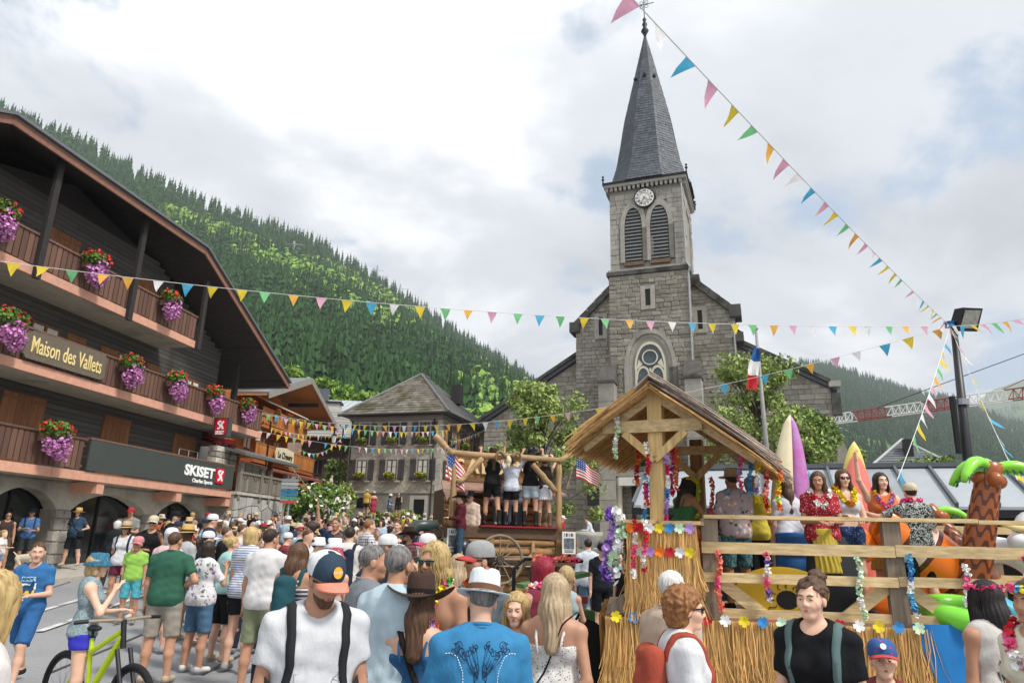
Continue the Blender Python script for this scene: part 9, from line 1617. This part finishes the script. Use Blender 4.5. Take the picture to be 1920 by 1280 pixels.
def bike():
 c = r19.location; F = Frame((c.x + .3, c.y - .2), (.84, -.54)); t = empty('mountain_bike', F(0, 0, 0), 'yellow mountain bike with black fork beside the phoning woman', 'bicycle'); yl = M('bike_yellow', '#b9cf1c', .35, .05, 3, 0); tyr = M('tyre', '#1c1c1d', .85)
 def wheel(u):
  w = MB(); w.tube([F(u + .335 * math.cos(a), 0, .36 + .335 * math.sin(a)) for a in np.linspace(0, 6.283, 37)], .028, 8, cap=False); o = w.build('wheel', tyr, t, True); MB().tube([F(u + .3 * math.cos(a), 0, .36 + .3 * math.sin(a)) for a in np.linspace(0, 6.283, 37)], .012, 6, cap=False).build('rim', black_m, o); MB().tube([F(u, -.05, .36), F(u, .05, .36)], .03, 8).build('hub', black_m, o); m = MB()
  for k in range(16): a = k * .3927; m.tube([F(u, .02 * (-1) ** k, .36), F(u + .3 * math.cos(a), 0, .36 + .3 * math.sin(a))], .0018, 3)
  m.build('spokes', steel, o, kind='stuff')
 wheel(-.55); wheel(.6); J = dict(h=(.33, .92), s=(-.18, .86), b=(-.1, .36), r=(-.55, .36)); L = lambda a, b, r, m, nm: MB().tube([F(a[0], 0, a[1]), F(b[0], 0, b[1])], r, 8).build(nm, m, t)
 L(J['h'], J['b'], .03, yl, 'down_tube'); L((.32, .97), (-.16, .74), .025, yl, 'top_tube'); L(J['b'], J['s'], .02, yl, 'seat_tube'); L(J['b'], J['r'], .015, yl, 'chain_stay'); L((-.16, .74), J['r'], .013, yl, 'seat_stay'); L((.36, .82), (.3, 1.06), .025, black_m, 'head_tube')
 for d in (-.06, .06): MB().tube([F(.37, d, .82), F(.6, d, .36)], .02, 8).build('fork_leg', black_m, t)
 MB().tube([F(.24, -.3, 1.06), F(.29, -.12, 1.06), F(.3, 0, 1.05), F(.29, .12, 1.06), F(.24, .3, 1.06)], .014, 8).build('handlebar', M('bar_tan', '#8a7a66', .5), t)
 for s in (-1, 1): MB().tube([F(.24, s * .29, 1.06), F(.22, s * .4, 1.055)], .018, 8).build('grip', black_m, t)
 sdl = ellip((0, 0, 0), (.13, .06, .03)); sdl.v = [tuple(np.array(F(-.2 + x, y, .95 + z))) for x, y, z in sdl.v]; sdl.build('saddle', black_m, t, True); L(J['s'], (-.19, .94), .014, black_m, 'seat_post'); MB().tube([F(-.1, -.02, .36), F(-.1, .02, .36)], .09, 14).build('chainring', black_m, t)
bike()
def dog():
 p = at(48, 1060, 20.0); z = .72; t = empty('dog', (p[0], 20, z), 'small pale dog standing by the shop pavement', 'dog'); F = Frame((p[0], 20.0), (1, 0)); A = [Cone((-.22, 0, .38), (.18, 0, .42), .1, .12, .05), Cone((.18, 0, .45), (.3, 0, .58), .07, .06, .04), Ell((.34, 0, .62), (.08, .065, .07), .03), Cone((.38, 0, .6), (.46, 0, .57), .04, .025, .02), Cone((-.25, 0, .42), (-.4, 0, .55), .025, .015, .02)] + [Ell((.3, s * .06, .66), (.02, .02, .05), .01) for s in (-1, 1)]
 for s in (-1, 1): A += [Cone((.16, s * .06, .35), (.17, s * .06, .2), .045, .03, .03), Cone((.17, s * .06, .2), (.18, s * .06, .02), .028, .024, .02), Cone((-.2, s * .06, .36), (-.13, s * .06, .24), .06, .035, .03), Cone((-.13, s * .06, .24), (-.23, s * .06, .14), .032, .025, .02), Cone((-.23, s * .06, .14), (-.2, s * .06, .02), .024, .024, .02)]
 obj('body', solid('dog', A, (), .016), M('dog_fur', '#cfc4b0', .9, .2, 30, .3), t, keep=False)
dog()
print('HEIGHTS', TALL)
